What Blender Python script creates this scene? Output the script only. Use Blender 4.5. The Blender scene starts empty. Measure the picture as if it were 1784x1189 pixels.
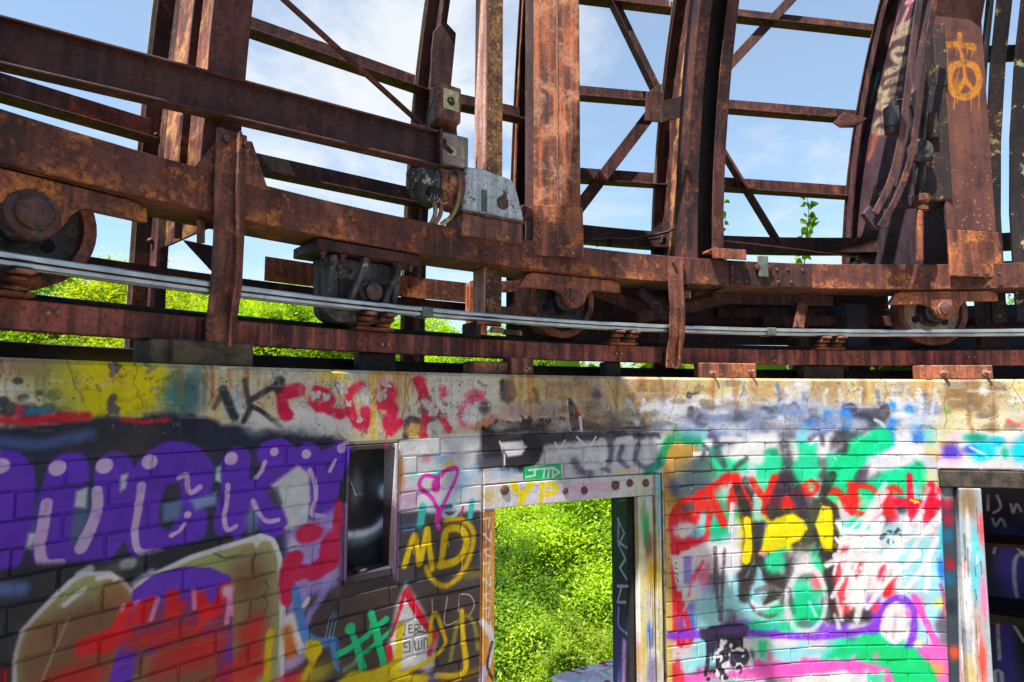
# Abandoned observatory dome: rusted rotating frame on a round graffiti-covered brick wall.
import bpy, bmesh, math, random
import numpy as np
from mathutils import Vector, Matrix, noise as mnoise

random.seed(7)
rng = np.random.default_rng(11)
SC = bpy.context.scene
COL = SC.collection
EYE = 1.6                       # eye height above the dome floor
RW = 3.857                      # inner radius of the brick wall, dome axis at the world origin

# ------------------------------------------------------------------ camera
PITCH, ROLL, FPX = 0.08813, 0.003455, 1046.2
_r = Vector((1, 0, 0)); _f = Vector((0, math.cos(PITCH), math.sin(PITCH))); _u = Vector((0, -math.sin(PITCH), math.cos(PITCH)))
CR = _r * math.cos(ROLL) + _u * math.sin(ROLL)
CU = _u * math.cos(ROLL) - _r * math.sin(ROLL)
CAM = Vector((-1.9643, 0.7070, EYE))
cam_d = bpy.data.cameras.new('camera'); cam = bpy.data.objects.new('camera', cam_d); COL.objects.link(cam)
M = Matrix((CR, CU, -_f)).transposed().to_4x4(); M.translation = CAM
cam.matrix_world = M
cam_d.sensor_width = 36.0; cam_d.lens = 36.0 * FPX / 1784.0
cam_d.clip_start = 0.05; cam_d.clip_end = 2000
SC.camera = cam

# ------------------------------------------------------------------ world, sun, exposure
SUN_D = Vector((0.63, 0.77, -2.05)).normalized()      # direction the light travels
SUN_EL = math.asin(-SUN_D.z); SUN_AZ = math.atan2(-SUN_D.x, -SUN_D.y)
SC.view_settings.view_transform = 'Standard'; SC.view_settings.look = 'None'
SC.view_settings.gamma = 1.0; SC.view_settings.use_curve_mapping = False
SC.view_settings.exposure = 1.42
w = bpy.data.worlds.new('World'); SC.world = w; w.use_nodes = True
nt = w.node_tree; nt.nodes.clear()
def N(nt, t, **kw):
    n = nt.nodes.new(t)
    for k, v in kw.items():
        if k == 'inp':
            for a, b in v.items(): n.inputs[a].default_value = b
        else: setattr(n, k, v)
    return n
def ramp(nt, stops, interp='LINEAR'):
    n = nt.nodes.new('ShaderNodeValToRGB'); cr = n.color_ramp; cr.interpolation = interp
    while len(cr.elements) < len(stops): cr.elements.new(0.5)
    for e, (p, c) in zip(cr.elements, stops):
        e.position = p; e.color = (c, c, c, 1) if isinstance(c, (int, float)) else tuple(c) + ((1,) if len(c) == 3 else ())
    return n
L = nt.links.new
sky = N(nt, 'ShaderNodeTexSky', sky_type='NISHITA', sun_disc=False, sun_elevation=SUN_EL, sun_rotation=SUN_AZ % (2 * math.pi),
        altitude=200, air_density=1.0, dust_density=0.6, ozone_density=1.6)
tc = N(nt, 'ShaderNodeTexCoord'); sx = N(nt, 'ShaderNodeSeparateXYZ'); L(tc.outputs['Generated'], sx.inputs[0])
za = N(nt, 'ShaderNodeMath', operation='ADD', inp={1: 0.22}); L(sx.outputs['Z'], za.inputs[0])
zm = N(nt, 'ShaderNodeMath', operation='MAXIMUM', inp={1: 0.06}); L(za.outputs[0], zm.inputs[0])
dx = N(nt, 'ShaderNodeMath', operation='DIVIDE'); dy = N(nt, 'ShaderNodeMath', operation='DIVIDE')
L(sx.outputs['X'], dx.inputs[0]); L(zm.outputs[0], dx.inputs[1]); L(sx.outputs['Y'], dy.inputs[0]); L(zm.outputs[0], dy.inputs[1])
cv = N(nt, 'ShaderNodeCombineXYZ'); L(dx.outputs[0], cv.inputs[0]); L(dy.outputs[0], cv.inputs[1])
n1 = N(nt, 'ShaderNodeTexNoise', inp={'Scale': 1.5, 'Detail': 9.0, 'Roughness': 0.6, 'Distortion': 0.35}); L(cv.outputs[0], n1.inputs['Vector'])
n2 = N(nt, 'ShaderNodeTexNoise', inp={'Scale': 5.2, 'Detail': 10.0, 'Roughness': 0.66, 'Distortion': 0.6}); L(cv.outputs[0], n2.inputs['Vector'])
# one large bright cumulus bank to the north-west of the dome
dd = N(nt, 'ShaderNodeVectorMath', operation='DISTANCE'); L(tc.outputs['Generated'], dd.inputs[0]); dd.inputs[1].default_value = Vector((-0.20, 0.84, 0.48)).normalized()
bank = N(nt, 'ShaderNodeMapRange', inp={1: 0.05, 2: 0.42, 3: 0.23, 4: 0.0}); L(dd.outputs['Value'], bank.inputs[0])
ad = N(nt, 'ShaderNodeMath', operation='ADD'); L(n1.outputs['Fac'], ad.inputs[0]); L(bank.outputs[0], ad.inputs[1])
a2 = N(nt, 'ShaderNodeMath', operation='MULTIPLY_ADD', inp={1: 0.35, 2: -0.175}); L(n2.outputs['Fac'], a2.inputs[0])
a3 = N(nt, 'ShaderNodeMath', operation='ADD'); L(ad.outputs[0], a3.inputs[0]); L(a2.outputs[0], a3.inputs[1])
cm = N(nt, 'ShaderNodeMapRange', interpolation_type='SMOOTHSTEP', inp={1: 0.47, 2: 0.80, 3: 0.22, 4: 0.92}); L(a3.outputs[0], cm.inputs[0])
mixc = N(nt, 'ShaderNodeMix', data_type='RGBA'); L(cm.outputs[0], mixc.inputs[0])
skc = N(nt, 'ShaderNodeMix', data_type='RGBA', blend_type='MULTIPLY', inp={0: 1.0}); L(sky.outputs[0], skc.inputs[6]); skc.inputs[7].default_value = (0.90, 1.14, 1.17, 1)
L(skc.outputs[2], mixc.inputs[6]); mixc.inputs[7].default_value = (4.6, 4.75, 4.9, 1)
bg = N(nt, 'ShaderNodeBackground', inp={'Strength': 0.078}); L(mixc.outputs[2], bg.inputs[0])
wo = N(nt, 'ShaderNodeOutputWorld'); L(bg.outputs[0], wo.inputs[0])

sl = bpy.data.lights.new('sun', 'SUN'); sl.energy = 5.0; sl.angle = math.radians(0.53); sl.color = (1.0, 0.95, 0.86)
so = bpy.data.objects.new('sun', sl); COL.objects.link(so)
so.rotation_euler = SUN_D.to_track_quat('-Z', 'Y').to_euler(); so.location = (-8, -6, 20)
SC.cycles.max_bounces = 6; SC.cycles.diffuse_bounces = 3; SC.cycles.glossy_bounces = 2; SC.cycles.transmission_bounces = 3
SC.cycles.caustics_reflective = False; SC.cycles.caustics_refractive = False
SC.cycles.use_denoising = True

# ------------------------------------------------------------------ surveying helpers (photo measurement -> point of the place)
def ray(x, y): return _f + CR * ((x - 892) / FPX) - CU * ((y - 594.5) / FPX)
def at_r(x, y, r):
    """point of the vertical cylinder of radius r round the dome axis that was sighted at (x, y)"""
    d = ray(x, y); a = d.x ** 2 + d.y ** 2; b = 2 * (CAM.x * d.x + CAM.y * d.y); q = CAM.x ** 2 + CAM.y ** 2 - r * r
    return CAM + d * ((-b + math.sqrt(b * b - 4 * a * q)) / (2 * a))
def at_h(x, y, h):
    d = ray(x, y); return CAM + d * (h / d.z)
def at_d(x, y, dist): return CAM + ray(x, y) * dist
def on_plane(x, y, o, n):
    d = ray(x, y); return CAM + d * ((o - CAM).dot(n) / d.dot(n))
def cyl(th, r, h):
    t = math.radians(th); return Vector((r * math.sin(t), r * math.cos(t), EYE + h))
def th_of(p): return math.degrees(math.atan2(p.x, p.y))
def h_of(p): return p.z - EYE
def rad(th): t = math.radians(th); return Vector((math.sin(t), math.cos(t), 0))
def tan_(th): t = math.radians(th); return Vector((math.cos(t), -math.sin(t), 0))
Z = Vector((0, 0, 1))

# ------------------------------------------------------------------ object helpers
def tag(o, label=None, cat=None, group=None, kind=None):
    if label: o['label'] = label
    if cat: o['category'] = cat
    if group: o['group'] = group
    if kind: o['kind'] = kind
    return o
def thing(name, label, cat, loc=(0, 0, 0), rz=0.0, group=None, kind=None):
    o = bpy.data.objects.new(name, None); COL.objects.link(o); o.empty_display_size = 0.1
    o.location = loc; o.rotation_euler = (0, 0, rz)
    return tag(o, label, cat, group, kind)
def frame_thing(name, label, cat, th, r, h, group=None):
    """thing whose local x runs along the wall, y points outward from the dome axis, z up"""
    return thing(name, label, cat, cyl(th, r, h), -math.radians(th), group)
def origin_of(o):
    p = Vector((0, 0, 0))
    while o is not None: p += o.location; o = o.parent
    return p
def world_of(o):
    m = Matrix()
    while o is not None: m = o.matrix_basis @ m; o = o.parent
    return m
def copy_tree(o, parent=None):
    c = o.copy(); COL.objects.link(c); c.parent = parent
    for ch in list(o.children): copy_tree(ch, c)
    return c

class MB:
    """collects shapes, then links them as ONE mesh object"""
    def __init__(s): s.v = []; s.f = []; s.sm = []
    def add(s, vs, fs, smooth=False):
        k = len(s.v); s.v += [Vector(p) for p in vs]; s.f += [[i + k for i in f] for f in fs]; s.sm += [smooth] * len(fs); return s
    def box(s, c, x, y, z, sx, sy, sz):
        c = Vector(c); x = Vector(x).normalized() * sx / 2; y = Vector(y).normalized() * sy / 2; z = Vector(z).normalized() * sz / 2
        vs = [c + x * a + y * b + z * d for d in (-1, 1) for b in (-1, 1) for a in (-1, 1)]
        return s.add(vs, [(0, 2, 3, 1), (4, 5, 7, 6), (0, 1, 5, 4), (2, 6, 7, 3), (0, 4, 6, 2), (1, 3, 7, 5)])
    def abox(s, x0, x1, y0, y1, z0, z1):
        return s.box(((x0 + x1) / 2, (y0 + y1) / 2, (z0 + z1) / 2), (1, 0, 0), (0, 1, 0), (0, 0, 1), x1 - x0, y1 - y0, z1 - z0)
    def sweep(s, pts, frames, prof, closed=False, smooth=False):
        """profile [(a,b)] carried along pts; frames = [(A,B)] per point"""
        n = len(prof); vs = []
        for p, (A, B) in zip(pts, frames): vs += [Vector(p) + A * a + B * b for a, b in prof]
        fs = []; m = len(pts)
        for i in range(m if closed else m - 1):
            j = (i + 1) % m
            for k in range(n):
                l = (k + 1) % n; fs.append((i * n + k, i * n + l, j * n + l, j * n + k))
        if not closed: fs += [tuple(range(n))[::-1], tuple(range((m - 1) * n, m * n))]
        return s.add(vs, fs, smooth)
    def bar(s, p0, p1, prof, up=Z):
        p0 = Vector(p0); p1 = Vector(p1); d = (p1 - p0).normalized(); A = d.cross(Vector(up)).normalized(); B = A.cross(d).normalized()
        return s.sweep([p0, p1], [(A, B)] * 2, prof)
    def path(s, pts, prof, up=Z, smooth=False):
        pts = [Vector(p) for p in pts]; fr = []
        for i in range(len(pts)):
            d = (pts[min(i + 1, len(pts) - 1)] - pts[max(i - 1, 0)]).normalized(); A = d.cross(Vector(up))
            A = A.normalized() if A.length > 1e-4 else (fr[-1][0] if fr else Vector((1, 0, 0)))
            fr.append((A, A.cross(d).normalized()))
        return s.sweep(pts, fr, prof, smooth=smooth)
    def tube(s, pts, r, n=8, r1=None):
        pts = [Vector(p) for p in pts]; m = len(pts); vs = []; A = None
        for i, p in enumerate(pts):
            d = (pts[min(i + 1, m - 1)] - pts[max(i - 1, 0)]).normalized()
            if A is None:
                A = d.cross(Z) if abs(d.z) < .9 else d.cross(Vector((1, 0, 0)))
            A = (A - d * A.dot(d)).normalized(); B = d.cross(A)
            rr = r if r1 is None else r + (r1 - r) * i / (m - 1)
            if isinstance(r, (list, tuple)): rr = r[i]
            vs += [p + (A * math.cos(2 * math.pi * k / n) + B * math.sin(2 * math.pi * k / n)) * rr for k in range(n)]
        fs = [(i * n + k, i * n + (k + 1) % n, (i + 1) * n + (k + 1) % n, (i + 1) * n + k) for i in range(m - 1) for k in range(n)]
        s.add(vs, fs, True); k = len(s.v) - len(vs)
        s.f += [[k + q for q in range(n)][::-1], [k + (m - 1) * n + q for q in range(n)]]; s.sm += [False, False]
        return s
    def cylr(s, p0, p1, r, n=16): return s.tube([p0, p1], r, n)
    def lathe(s, p, ax, prof, n=24, hollow=False):
        """prof [(radius, along axis)]"""
        ax = Vector(ax).normalized(); A = ax.cross(Z) if abs(ax.z) < .9 else ax.cross(Vector((1, 0, 0))); A.normalize(); B = ax.cross(A); p = Vector(p)
        vs = []; m = len(prof)
        for r, a in prof: vs += [p + ax * a + (A * math.cos(2 * math.pi * k / n) + B * math.sin(2 * math.pi * k / n)) * max(r, 1e-4) for k in range(n)]
        if hollow: return s.add(vs, [(i * n + k, i * n + (k + 1) % n, (i + 1) % m * n + (k + 1) % n, (i + 1) % m * n + k) for i in range(m) for k in range(n)], False)
        fs = [(i * n + k, i * n + (k + 1) % n, (i + 1) * n + (k + 1) % n, (i + 1) * n + k) for i in range(m - 1) for k in range(n)]
        s.add(vs, fs, False); k = len(s.v) - len(vs)
        s.f += [[k + q for q in range(n)][::-1], [k + (m - 1) * n + q for q in range(n)]]; s.sm += [False, False]
        return s
    def prism(s, pts, d):
        """outline pts (world), thickened by vector d"""
        pts = [Vector(p) for p in pts]; d = Vector(d); n = len(pts)
        vs = pts + [p + d for p in pts]
        return s.add(vs, [tuple(range(n))[::-1], tuple(range(n, 2 * n))] + [(k, (k + 1) % n, n + (k + 1) % n, n + k) for k in range(n)])
    def ring(s, prof, th0, th1, step=2.0, closed=False):
        """profile [(r,h)] swept round the dome axis"""
        n = max(2, int(abs(th1 - th0) / step) + 1); ths = [th0 + (th1 - th0) * i / (n - (0 if closed else 1)) for i in range(n)]
        return s.sweep([Vector((0, 0, EYE))] * n, [(rad(t), Z) for t in ths], prof, closed)
    def build(s, name, mat, parent=None, bevel=0.0, local=False, uv=None, smooth_angle=None, kind=None, segs=1):
        W = Matrix() if (local or parent is None) else world_of(parent); IW = W.inverted()
        me = bpy.data.meshes.new(name); me.from_pydata([tuple(IW @ p) for p in s.v], [], s.f)
        me.polygons.foreach_set('use_smooth', s.sm)
        bm = bmesh.new(); bm.from_mesh(me)
        bmesh.ops.recalc_face_normals(bm, faces=bm.faces)
        if bevel:
            es = [e for e in bm.edges if len(e.link_faces) == 2 and e.calc_face_angle(0) > 0.6]
            bmesh.ops.bevel(bm, geom=es, offset=bevel, offset_type='OFFSET', segments=segs, profile=0.6, affect='EDGES', clamp_overlap=True)
        if smooth_angle:
            for fc in bm.faces: fc.smooth = True
            for e in bm.edges: e.smooth = len(e.link_faces) == 2 and e.calc_face_angle(0) < smooth_angle
        bm.to_mesh(me); bm.free()
        if uv:
            ul = me.uv_layers.new(name='UVMap'); dat = []
            for lp in me.loops: dat += uv(W @ me.vertices[lp.vertex_index].co)
            ul.data.foreach_set('uv', dat)
        me.materials.append(mat)
        o = bpy.data.objects.new(name, me); COL.objects.link(o)
        if parent is not None: o.parent = parent
        if kind: o['kind'] = kind
        return o
def Lp(a, b, t):   # angle iron: legs a (along A) and b (along B)
    return [(0, 0), (a, 0), (a, t), (t, t), (t, b), (0, b)] if a > 0 else [(0, 0), (0, b), (-t, b), (-t, t), (a, t), (a, 0)]
def Ip(w_, d, t):  # I section, width along A, depth along B
    a, b = w_ / 2, d / 2; u = t / 2
    return [(-a, -b), (a, -b), (a, -b + t), (u, -b + t), (u, b - t), (a, b - t), (a, b), (-a, b), (-a, b - t), (-u, b - t), (-u, -b + t), (-a, -b + t)]
def Rp(w_, d): return [(-w_ / 2, -d / 2), (w_ / 2, -d / 2), (w_ / 2, d / 2), (-w_ / 2, d / 2)]
def Cp(n, r): return [(r * math.cos(2 * math.pi * k / n), r * math.sin(2 * math.pi * k / n)) for k in range(n)]

# ------------------------------------------------------------------ materials
def s2l(c): return tuple((x / 255 / 12.92 if x <= 10 else ((x / 255 + .055) / 1.055) ** 2.4) for x in c)
def newmat(name):
    m = bpy.data.materials.new(name); m.use_nodes = True; t = m.node_tree; t.nodes.clear()
    o = N(t, 'ShaderNodeOutputMaterial'); b = N(t, 'ShaderNodeBsdfPrincipled'); t.links.new(b.outputs[0], o.inputs[0])
    return m, t, b
def lk(t, a, b): t.links.new(a, b)
def mixn(t, fac, a, b, mode='MIX'):
    n = N(t, 'ShaderNodeMix', data_type='RGBA', blend_type=mode)
    for k, v in ((0, fac), (6, a), (7, b)):
        if isinstance(v, (int, float)): n.inputs[k].default_value = v
        elif isinstance(v, tuple): n.inputs[k].default_value = v + ((1,) if len(v) == 3 else ())
        else: lk(t, v, n.inputs[k])
    return n.outputs[2]
def noi(t, vec, scale, detail=6, rough=.6, dist=0.0):
    n = N(t, 'ShaderNodeTexNoise', inp={'Scale': scale, 'Detail': detail, 'Roughness': rough, 'Distortion': dist}); lk(t, vec, n.inputs['Vector']); return n.outputs['Fac']
def step_(t, val, lo, hi, a=0.0, b=1.0):
    n = N(t, 'ShaderNodeMapRange', interpolation_type='SMOOTHSTEP', inp={1: lo, 2: hi, 3: a, 4: b}); lk(t, val, n.inputs[0]); return n.outputs[0]
def mul(t, a, b):
    n = N(t, 'ShaderNodeMath', operation='MULTIPLY')
    for k, v in ((0, a), (1, b)):
        if isinstance(v, (int, float)): n.inputs[k].default_value = v
        else: lk(t, v, n.inputs[k])
    return n.outputs[0]
def wpos(t, sc=(1, 1, 1), off=(0, 0, 0)):
    g = N(t, 'ShaderNodeNewGeometry'); m = N(t, 'ShaderNodeMapping'); m.inputs['Scale'].default_value = sc; m.inputs['Location'].default_value = off
    lk(t, g.outputs['Position'], m.inputs['Vector']); return m.outputs[0]
def bump(t, b, h, strength=.3, dist=.004, prev=None):
    n = N(t, 'ShaderNodeBump', inp={'Strength': strength, 'Distance': dist}); lk(t, h, n.inputs['Height'])
    if prev is not None: lk(t, prev, n.inputs['Normal'])
    lk(t, n.outputs[0], b.inputs['Normal']); return n.outputs[0]

def rust(name, dark, mid, bright, amount=.5, spots=.5, streak=.4, off=0.0, flake=None, flake_amt=.5, low_edge=None, spec=.35, pale=None, pale_amt=.55, deep=True):
    """scaly rusted steel: dark scale, mid rust, bright fresh rust in blotches and speckles, optional peeling paint"""
    m, t, b = newmat(name); p = wpos(t, off=(off, off * 1.7, off * .6))
    dk = .74 if deep is True else (deep or 1.0)
    if deep is not False: dark = (dark[0] * dk * .70, dark[1] * dk * .68, dark[2] * dk * .80); mid = (mid[0] * dk * .96, mid[1] * dk * .94, mid[2] * dk * 1.02); bright = tuple(x * min(1, dk * 1.22) for x in bright)
    big = noi(t, p, 2.6, 7, .62, .3); med = noi(t, p, 9.5, 8, .68, .4); fine = noi(t, p, 70, 6, .7); sp = noi(t, p, 34, 4, .75)
    st = noi(t, wpos(t, sc=(1, 1, .07), off=(off, 0, 0)), 30, 5, .6)
    c = mixn(t, step_(t, big, .38, .66), s2l(dark), s2l(mid))
    c = mixn(t, mul(t, step_(t, st, .45, .7), streak), c, s2l(tuple(min(255, x * 1.25) for x in mid)))
    c = mixn(t, mul(t, step_(t, st, .52, .35), streak * .8), c, s2l(tuple(x * .62 for x in dark)))
    bl = mul(t, step_(t, med, .62 - .25 * amount, .78 - .2 * amount), step_(t, fine, .3, .62))
    c = mixn(t, bl, c, s2l(bright))
    c = mixn(t, mul(t, step_(t, sp, .66 - .1 * spots, .74 - .08 * spots), min(1, spots)), c, s2l(tuple(min(255, x * 1.3 + 8) for x in bright)))
    c = mixn(t, mul(t, step_(t, fine, .52, .36), .55), c, s2l(tuple(x * .55 for x in dark)))
    blot = noi(t, wpos(t, off=(off + 7, 2, off)), 5.5, 9, .72, .6)
    c = mixn(t, mul(t, step_(t, blot, .56, .70), .36), c, s2l(tuple(x * .62 for x in dark)))
    c = mixn(t, mul(t, mul(t, step_(t, blot, .44, .34), step_(t, fine, .42, .56)), .22 + .3 * amount), c, s2l(bright))
    if low_edge:  # bright flaking along the lower edge of a beam
        g = N(t, 'ShaderNodeNewGeometry'); sz = N(t, 'ShaderNodeSeparateXYZ'); lk(t, g.outputs['Position'], sz.inputs[0])
        e = step_(t, sz.outputs['Z'], low_edge[0] + low_edge[1], low_edge[0])
        nz = N(t, 'ShaderNodeSeparateXYZ'); lk(t, g.outputs['Normal'], nz.inputs[0]); ab = N(t, 'ShaderNodeMath', operation='ABSOLUTE'); lk(t, nz.outputs['Z'], ab.inputs[0])
        e = mul(t, e, step_(t, ab.outputs[0], .5, .2))
        k = mul(t, mul(t, e, step_(t, big, .40, .60)), mul(t, step_(t, sp, .46, .56), step_(t, med, .40, .58)))
        c = mixn(t, k, c, s2l(low_edge[2]))
    if pale:
        c = mixn(t, mul(t, step_(t, med, .45, .62), pale_amt), c, s2l(pale))
    if flake:
        fl = N(t, 'ShaderNodeMath', operation='ADD'); lk(t, mul(t, med, .6), fl.inputs[0]); lk(t, mul(t, sp, .4), fl.inputs[1])
        c = mixn(t, step_(t, fl.outputs[0], .66 - .3 * flake_amt, .70 - .3 * flake_amt), c, s2l(flake))
    lk(t, c, b.inputs['Base Color'])
    rg = step_(t, med, .3, .7, .55, .88); lk(t, rg, b.inputs['Roughness'])
    b.inputs['Specular IOR Level'].default_value = spec
    hsum = N(t, 'ShaderNodeMath', operation='ADD'); lk(t, fine, hsum.inputs[0]); lk(t, mul(t, med, 1.6), hsum.inputs[1])
    bump(t, b, hsum.outputs[0], .38, .004)
    return m
RB = dict(
    dark=rust('rust_dark', (70, 40, 38), (104, 58, 48), (142, 84, 56), .25, .15, .5, deep=0.74),
    rib=rust('rust_rib', (78, 45, 43), (116, 66, 55), (158, 90, 58), .4, .25, .6, off=3.1, deep=0.76),
    web=rust('rust_web_lit', (112, 66, 54), (150, 92, 68), (190, 124, 80), .5, .35, .7, off=5.2, pale=(204, 152, 88), pale_amt=.5, deep=1.00),  # brighter copy of the rib rust, sunlight on the webs put into the colour
    ring=rust('rust_ring_girder', (88, 48, 36), (122, 70, 52), (186, 112, 56), .35, .3, .35, off=1.3, low_edge=(EYE + .555, .07, (186, 112, 50)), deep=0.90),
    track=rust('rust_track_channel', (94, 50, 42), (132, 74, 58), (166, 98, 66), .25, .12, .8, off=8.4, deep=1.10),
    plate=rust('rust_plate', (112, 66, 48), (148, 88, 58), (190, 116, 58), .5, .35, .6, off=6.6, deep=1.02),
    post=rust('rust_post', (108, 60, 40), (164, 86, 42), (200, 116, 54), .6, .3, .9, off=2.2, pale=(150, 116, 100), pale_amt=.45, deep=0.98),
    arch=rust('rust_arch_plate', (92, 55, 52), (122, 76, 68), (170, 110, 76), .2, .22, .7, off=9.7, deep=0.70),
    purple=rust('rust_purple_web', (74, 54, 62), (96, 72, 78), (126, 90, 84), .2, .1, .5, off=4.4, deep=0.72),
    strap=rust('rust_strap', (96, 58, 46), (138, 86, 66), (178, 116, 72), .4, .25, .6, off=7.7, deep=1.02),
    black=rust('black_steel', (40, 32, 30), (58, 44, 40), (92, 64, 48), .15, .1, .3, off=2.9),
    flaky=rust('flaking_painted_steel', (42, 34, 36), (66, 46, 42), (120, 78, 40), .4, .4, .4, off=5.9, flake=(132, 120, 70), flake_amt=.30),
    mint=rust('peeling_mint_paint', (40, 34, 38), (64, 48, 46), (112, 76, 50), .3, .3, .4, off=12.9, flake=(150, 148, 118), flake_amt=.34),
    box=rust('rust_box', (132, 84, 66), (158, 106, 82), (190, 128, 84), .5, .25, .5, off=13.3, deep=0.92),
    insul=rust('rust_orange_insulator', (138, 74, 46), (172, 98, 58), (206, 128, 74), .5, .3, .3, off=1.9, deep=0.72),
    teal=rust('teal_painted_steel', (46, 60, 62), (66, 84, 84), (96, 104, 92), .3, .2, .4, off=3.3, flake=(96, 62, 44), flake_amt=.3),
    wheel=rust('worn_wheel_paint', (74, 74, 72), (104, 102, 96), (128, 118, 100), .4, .25, .3, off=6.1, flake=(74, 48, 38), flake_amt=.42),
    cream=rust('cream_wheel_paint', (150, 132, 112), (188, 170, 146), (206, 186, 150), .4, .2, .3, off=16.1, flake=(98, 66, 50), flake_amt=.3, deep=False),
    casting=rust('chipped_white_paint', (158, 164, 170), (194, 200, 204), (214, 216, 216), .5, .2, .4, off=2.7, flake=(84, 70, 62), flake_amt=.42, deep=False),
    bell=rust('end_bell_paint', (60, 66, 72), (92, 98, 102), (150, 120, 96), .3, .3, .4, off=17.2, flake=(196, 200, 202), flake_amt=.34, deep=1.0),
    motor=rust('motor_paint', (96, 68, 56), (124, 86, 70), (150, 140, 136), .4, .3, .4, off=12.2, flake=(44, 50, 56), flake_amt=.42),
    greybox=rust('grey_box_paint', (134, 120, 112), (160, 148, 138), (176, 134, 84), .3, .3, .5, off=10.2, flake=(96, 110, 118), flake_amt=.38, deep=False),
    house=rust('drive_housing_paint', (78, 80, 78), (112, 112, 108), (146, 136, 116), .4, .3, .8, off=9.2, flake=(48, 44, 42), flake_amt=.4),
    pale_post=rust('pale_pink_post', (150, 108, 96), (184, 142, 128), (160, 96, 72), .3, .2, .7, off=14.2, deep=False),  # sunlit side of the narrow rib's post put into the colour
    rough_rust=rust('pitted_rust', (66, 42, 30), (120, 80, 48), (166, 118, 70), .7, .8, .2, off=15.5),
    edge=rust('pale_sheet_edge', (150, 138, 118), (176, 164, 142), (190, 170, 130), .3, .2, .3, off=11.5, deep=False),
)
def plain(name, col, rough=.6, metal=0.0, var=.15, sc=14, bstr=.2):
    m, t, b = newmat(name); p = wpos(t); a = noi(t, p, sc, 7, .65)
    c = mixn(t, step_(t, a, .3, .7), s2l(tuple(x * (1 - var) for x in col)), s2l(tuple(min(255, x * (1 + var)) for x in col)))
    lk(t, c, b.inputs['Base Color']); b.inputs['Roughness'].default_value = rough; b.inputs['Metallic'].default_value = metal
    bump(t, b, noi(t, p, sc * 6, 5, .6), bstr, .003); return m
MAT = dict(
    galv=plain('galvanised_bar', (178, 182, 186), .34, .85, .12, 9, .08),
    bolt=plain('bright_bolt', (150, 116, 98), .5, .3, .3, 40),
    nut=plain('dark_bolt', (84, 52, 44), .6, .2, .3, 40),
    hose=plain('steel_hose', (150, 128, 96), .5, .5, .25, 30),
    wire=plain('black_wire', (34, 28, 28), .6), copper=plain('rusty_wire', (150, 92, 70), .6),
    label=plain('brass_label', (176, 166, 120), .45, .3, .2, 60),
    ink=plain('black_print', (40, 32, 30), .6),
    rubber=plain('black_tyre', (30, 28, 28), .8, 0, .2, 20),
    lead=plain('green_grey_box', (84, 92, 84), .55, .2, .2, 30),
    charwood=plain('dark_weathered_wood', (46, 39, 34), .85, 0, .6, 14, .8),
    oldwood=plain('weathered_wood', (108, 94, 78), .8, 0, .4, 20, .4),
    floor=plain('concrete_floor', (150, 140, 128), .9, 0, .2, 3, .3),
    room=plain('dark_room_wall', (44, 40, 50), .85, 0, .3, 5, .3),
    roof=plain('tar_roof', (60, 58, 58), .9, 0, .2, 3, .3),
)
def stone_mat():
    m, t, b = newmat('dirty_block'); p = wpos(t); a = noi(t, p, 7, 8, .65); f = noi(t, p, 60, 6, .7)
    c = mixn(t, step_(t, a, .35, .62), s2l((44, 35, 30)), s2l((96, 82, 62))); c = mixn(t, mul(t, step_(t, f, .5, .35), .6), c, s2l((40, 32, 28)))
    lk(t, c, b.inputs['Base Color']); b.inputs['Roughness'].default_value = .9; bump(t, b, f, .5, .006); return m
MAT['block'] = stone_mat()

# ------------------------------------------------------------------ spray-paint canvases (flat print: paint colour, with some light and shade put in)
def up(a, shape):
    """bilinear enlargement of a small random grid"""
    h, w_ = shape; y = np.linspace(0, a.shape[0] - 1.001, h); x = np.linspace(0, a.shape[1] - 1.001, w_)
    y0 = y.astype(int); x0 = x.astype(int); fy = (y - y0)[:, None].astype(np.float32); fx = (x - x0)[None].astype(np.float32)
    A = a[y0][:, x0]; B = a[y0][:, x0 + 1]; C_ = a[y0 + 1][:, x0]; D = a[y0 + 1][:, x0 + 1]
    return (A * (1 - fx) + B * fx) * (1 - fy) + (C_ * (1 - fx) + D * fx) * fy
def fbm(shape, cell, octs=4):
    out = np.zeros(shape, np.float32); amp = 1.0; tot = 0
    for _ in range(octs):
        out += amp * up(rng.random((max(3, int(shape[0] / cell) + 2), max(3, int(shape[1] / cell) + 2))).astype(np.float32), shape); tot += amp
        amp *= .55; cell = max(1.0, cell / 2.1)
    return out / tot
def sstep(x): x = np.clip(x, 0, 1); return x * x * (3 - 2 * x)
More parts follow.
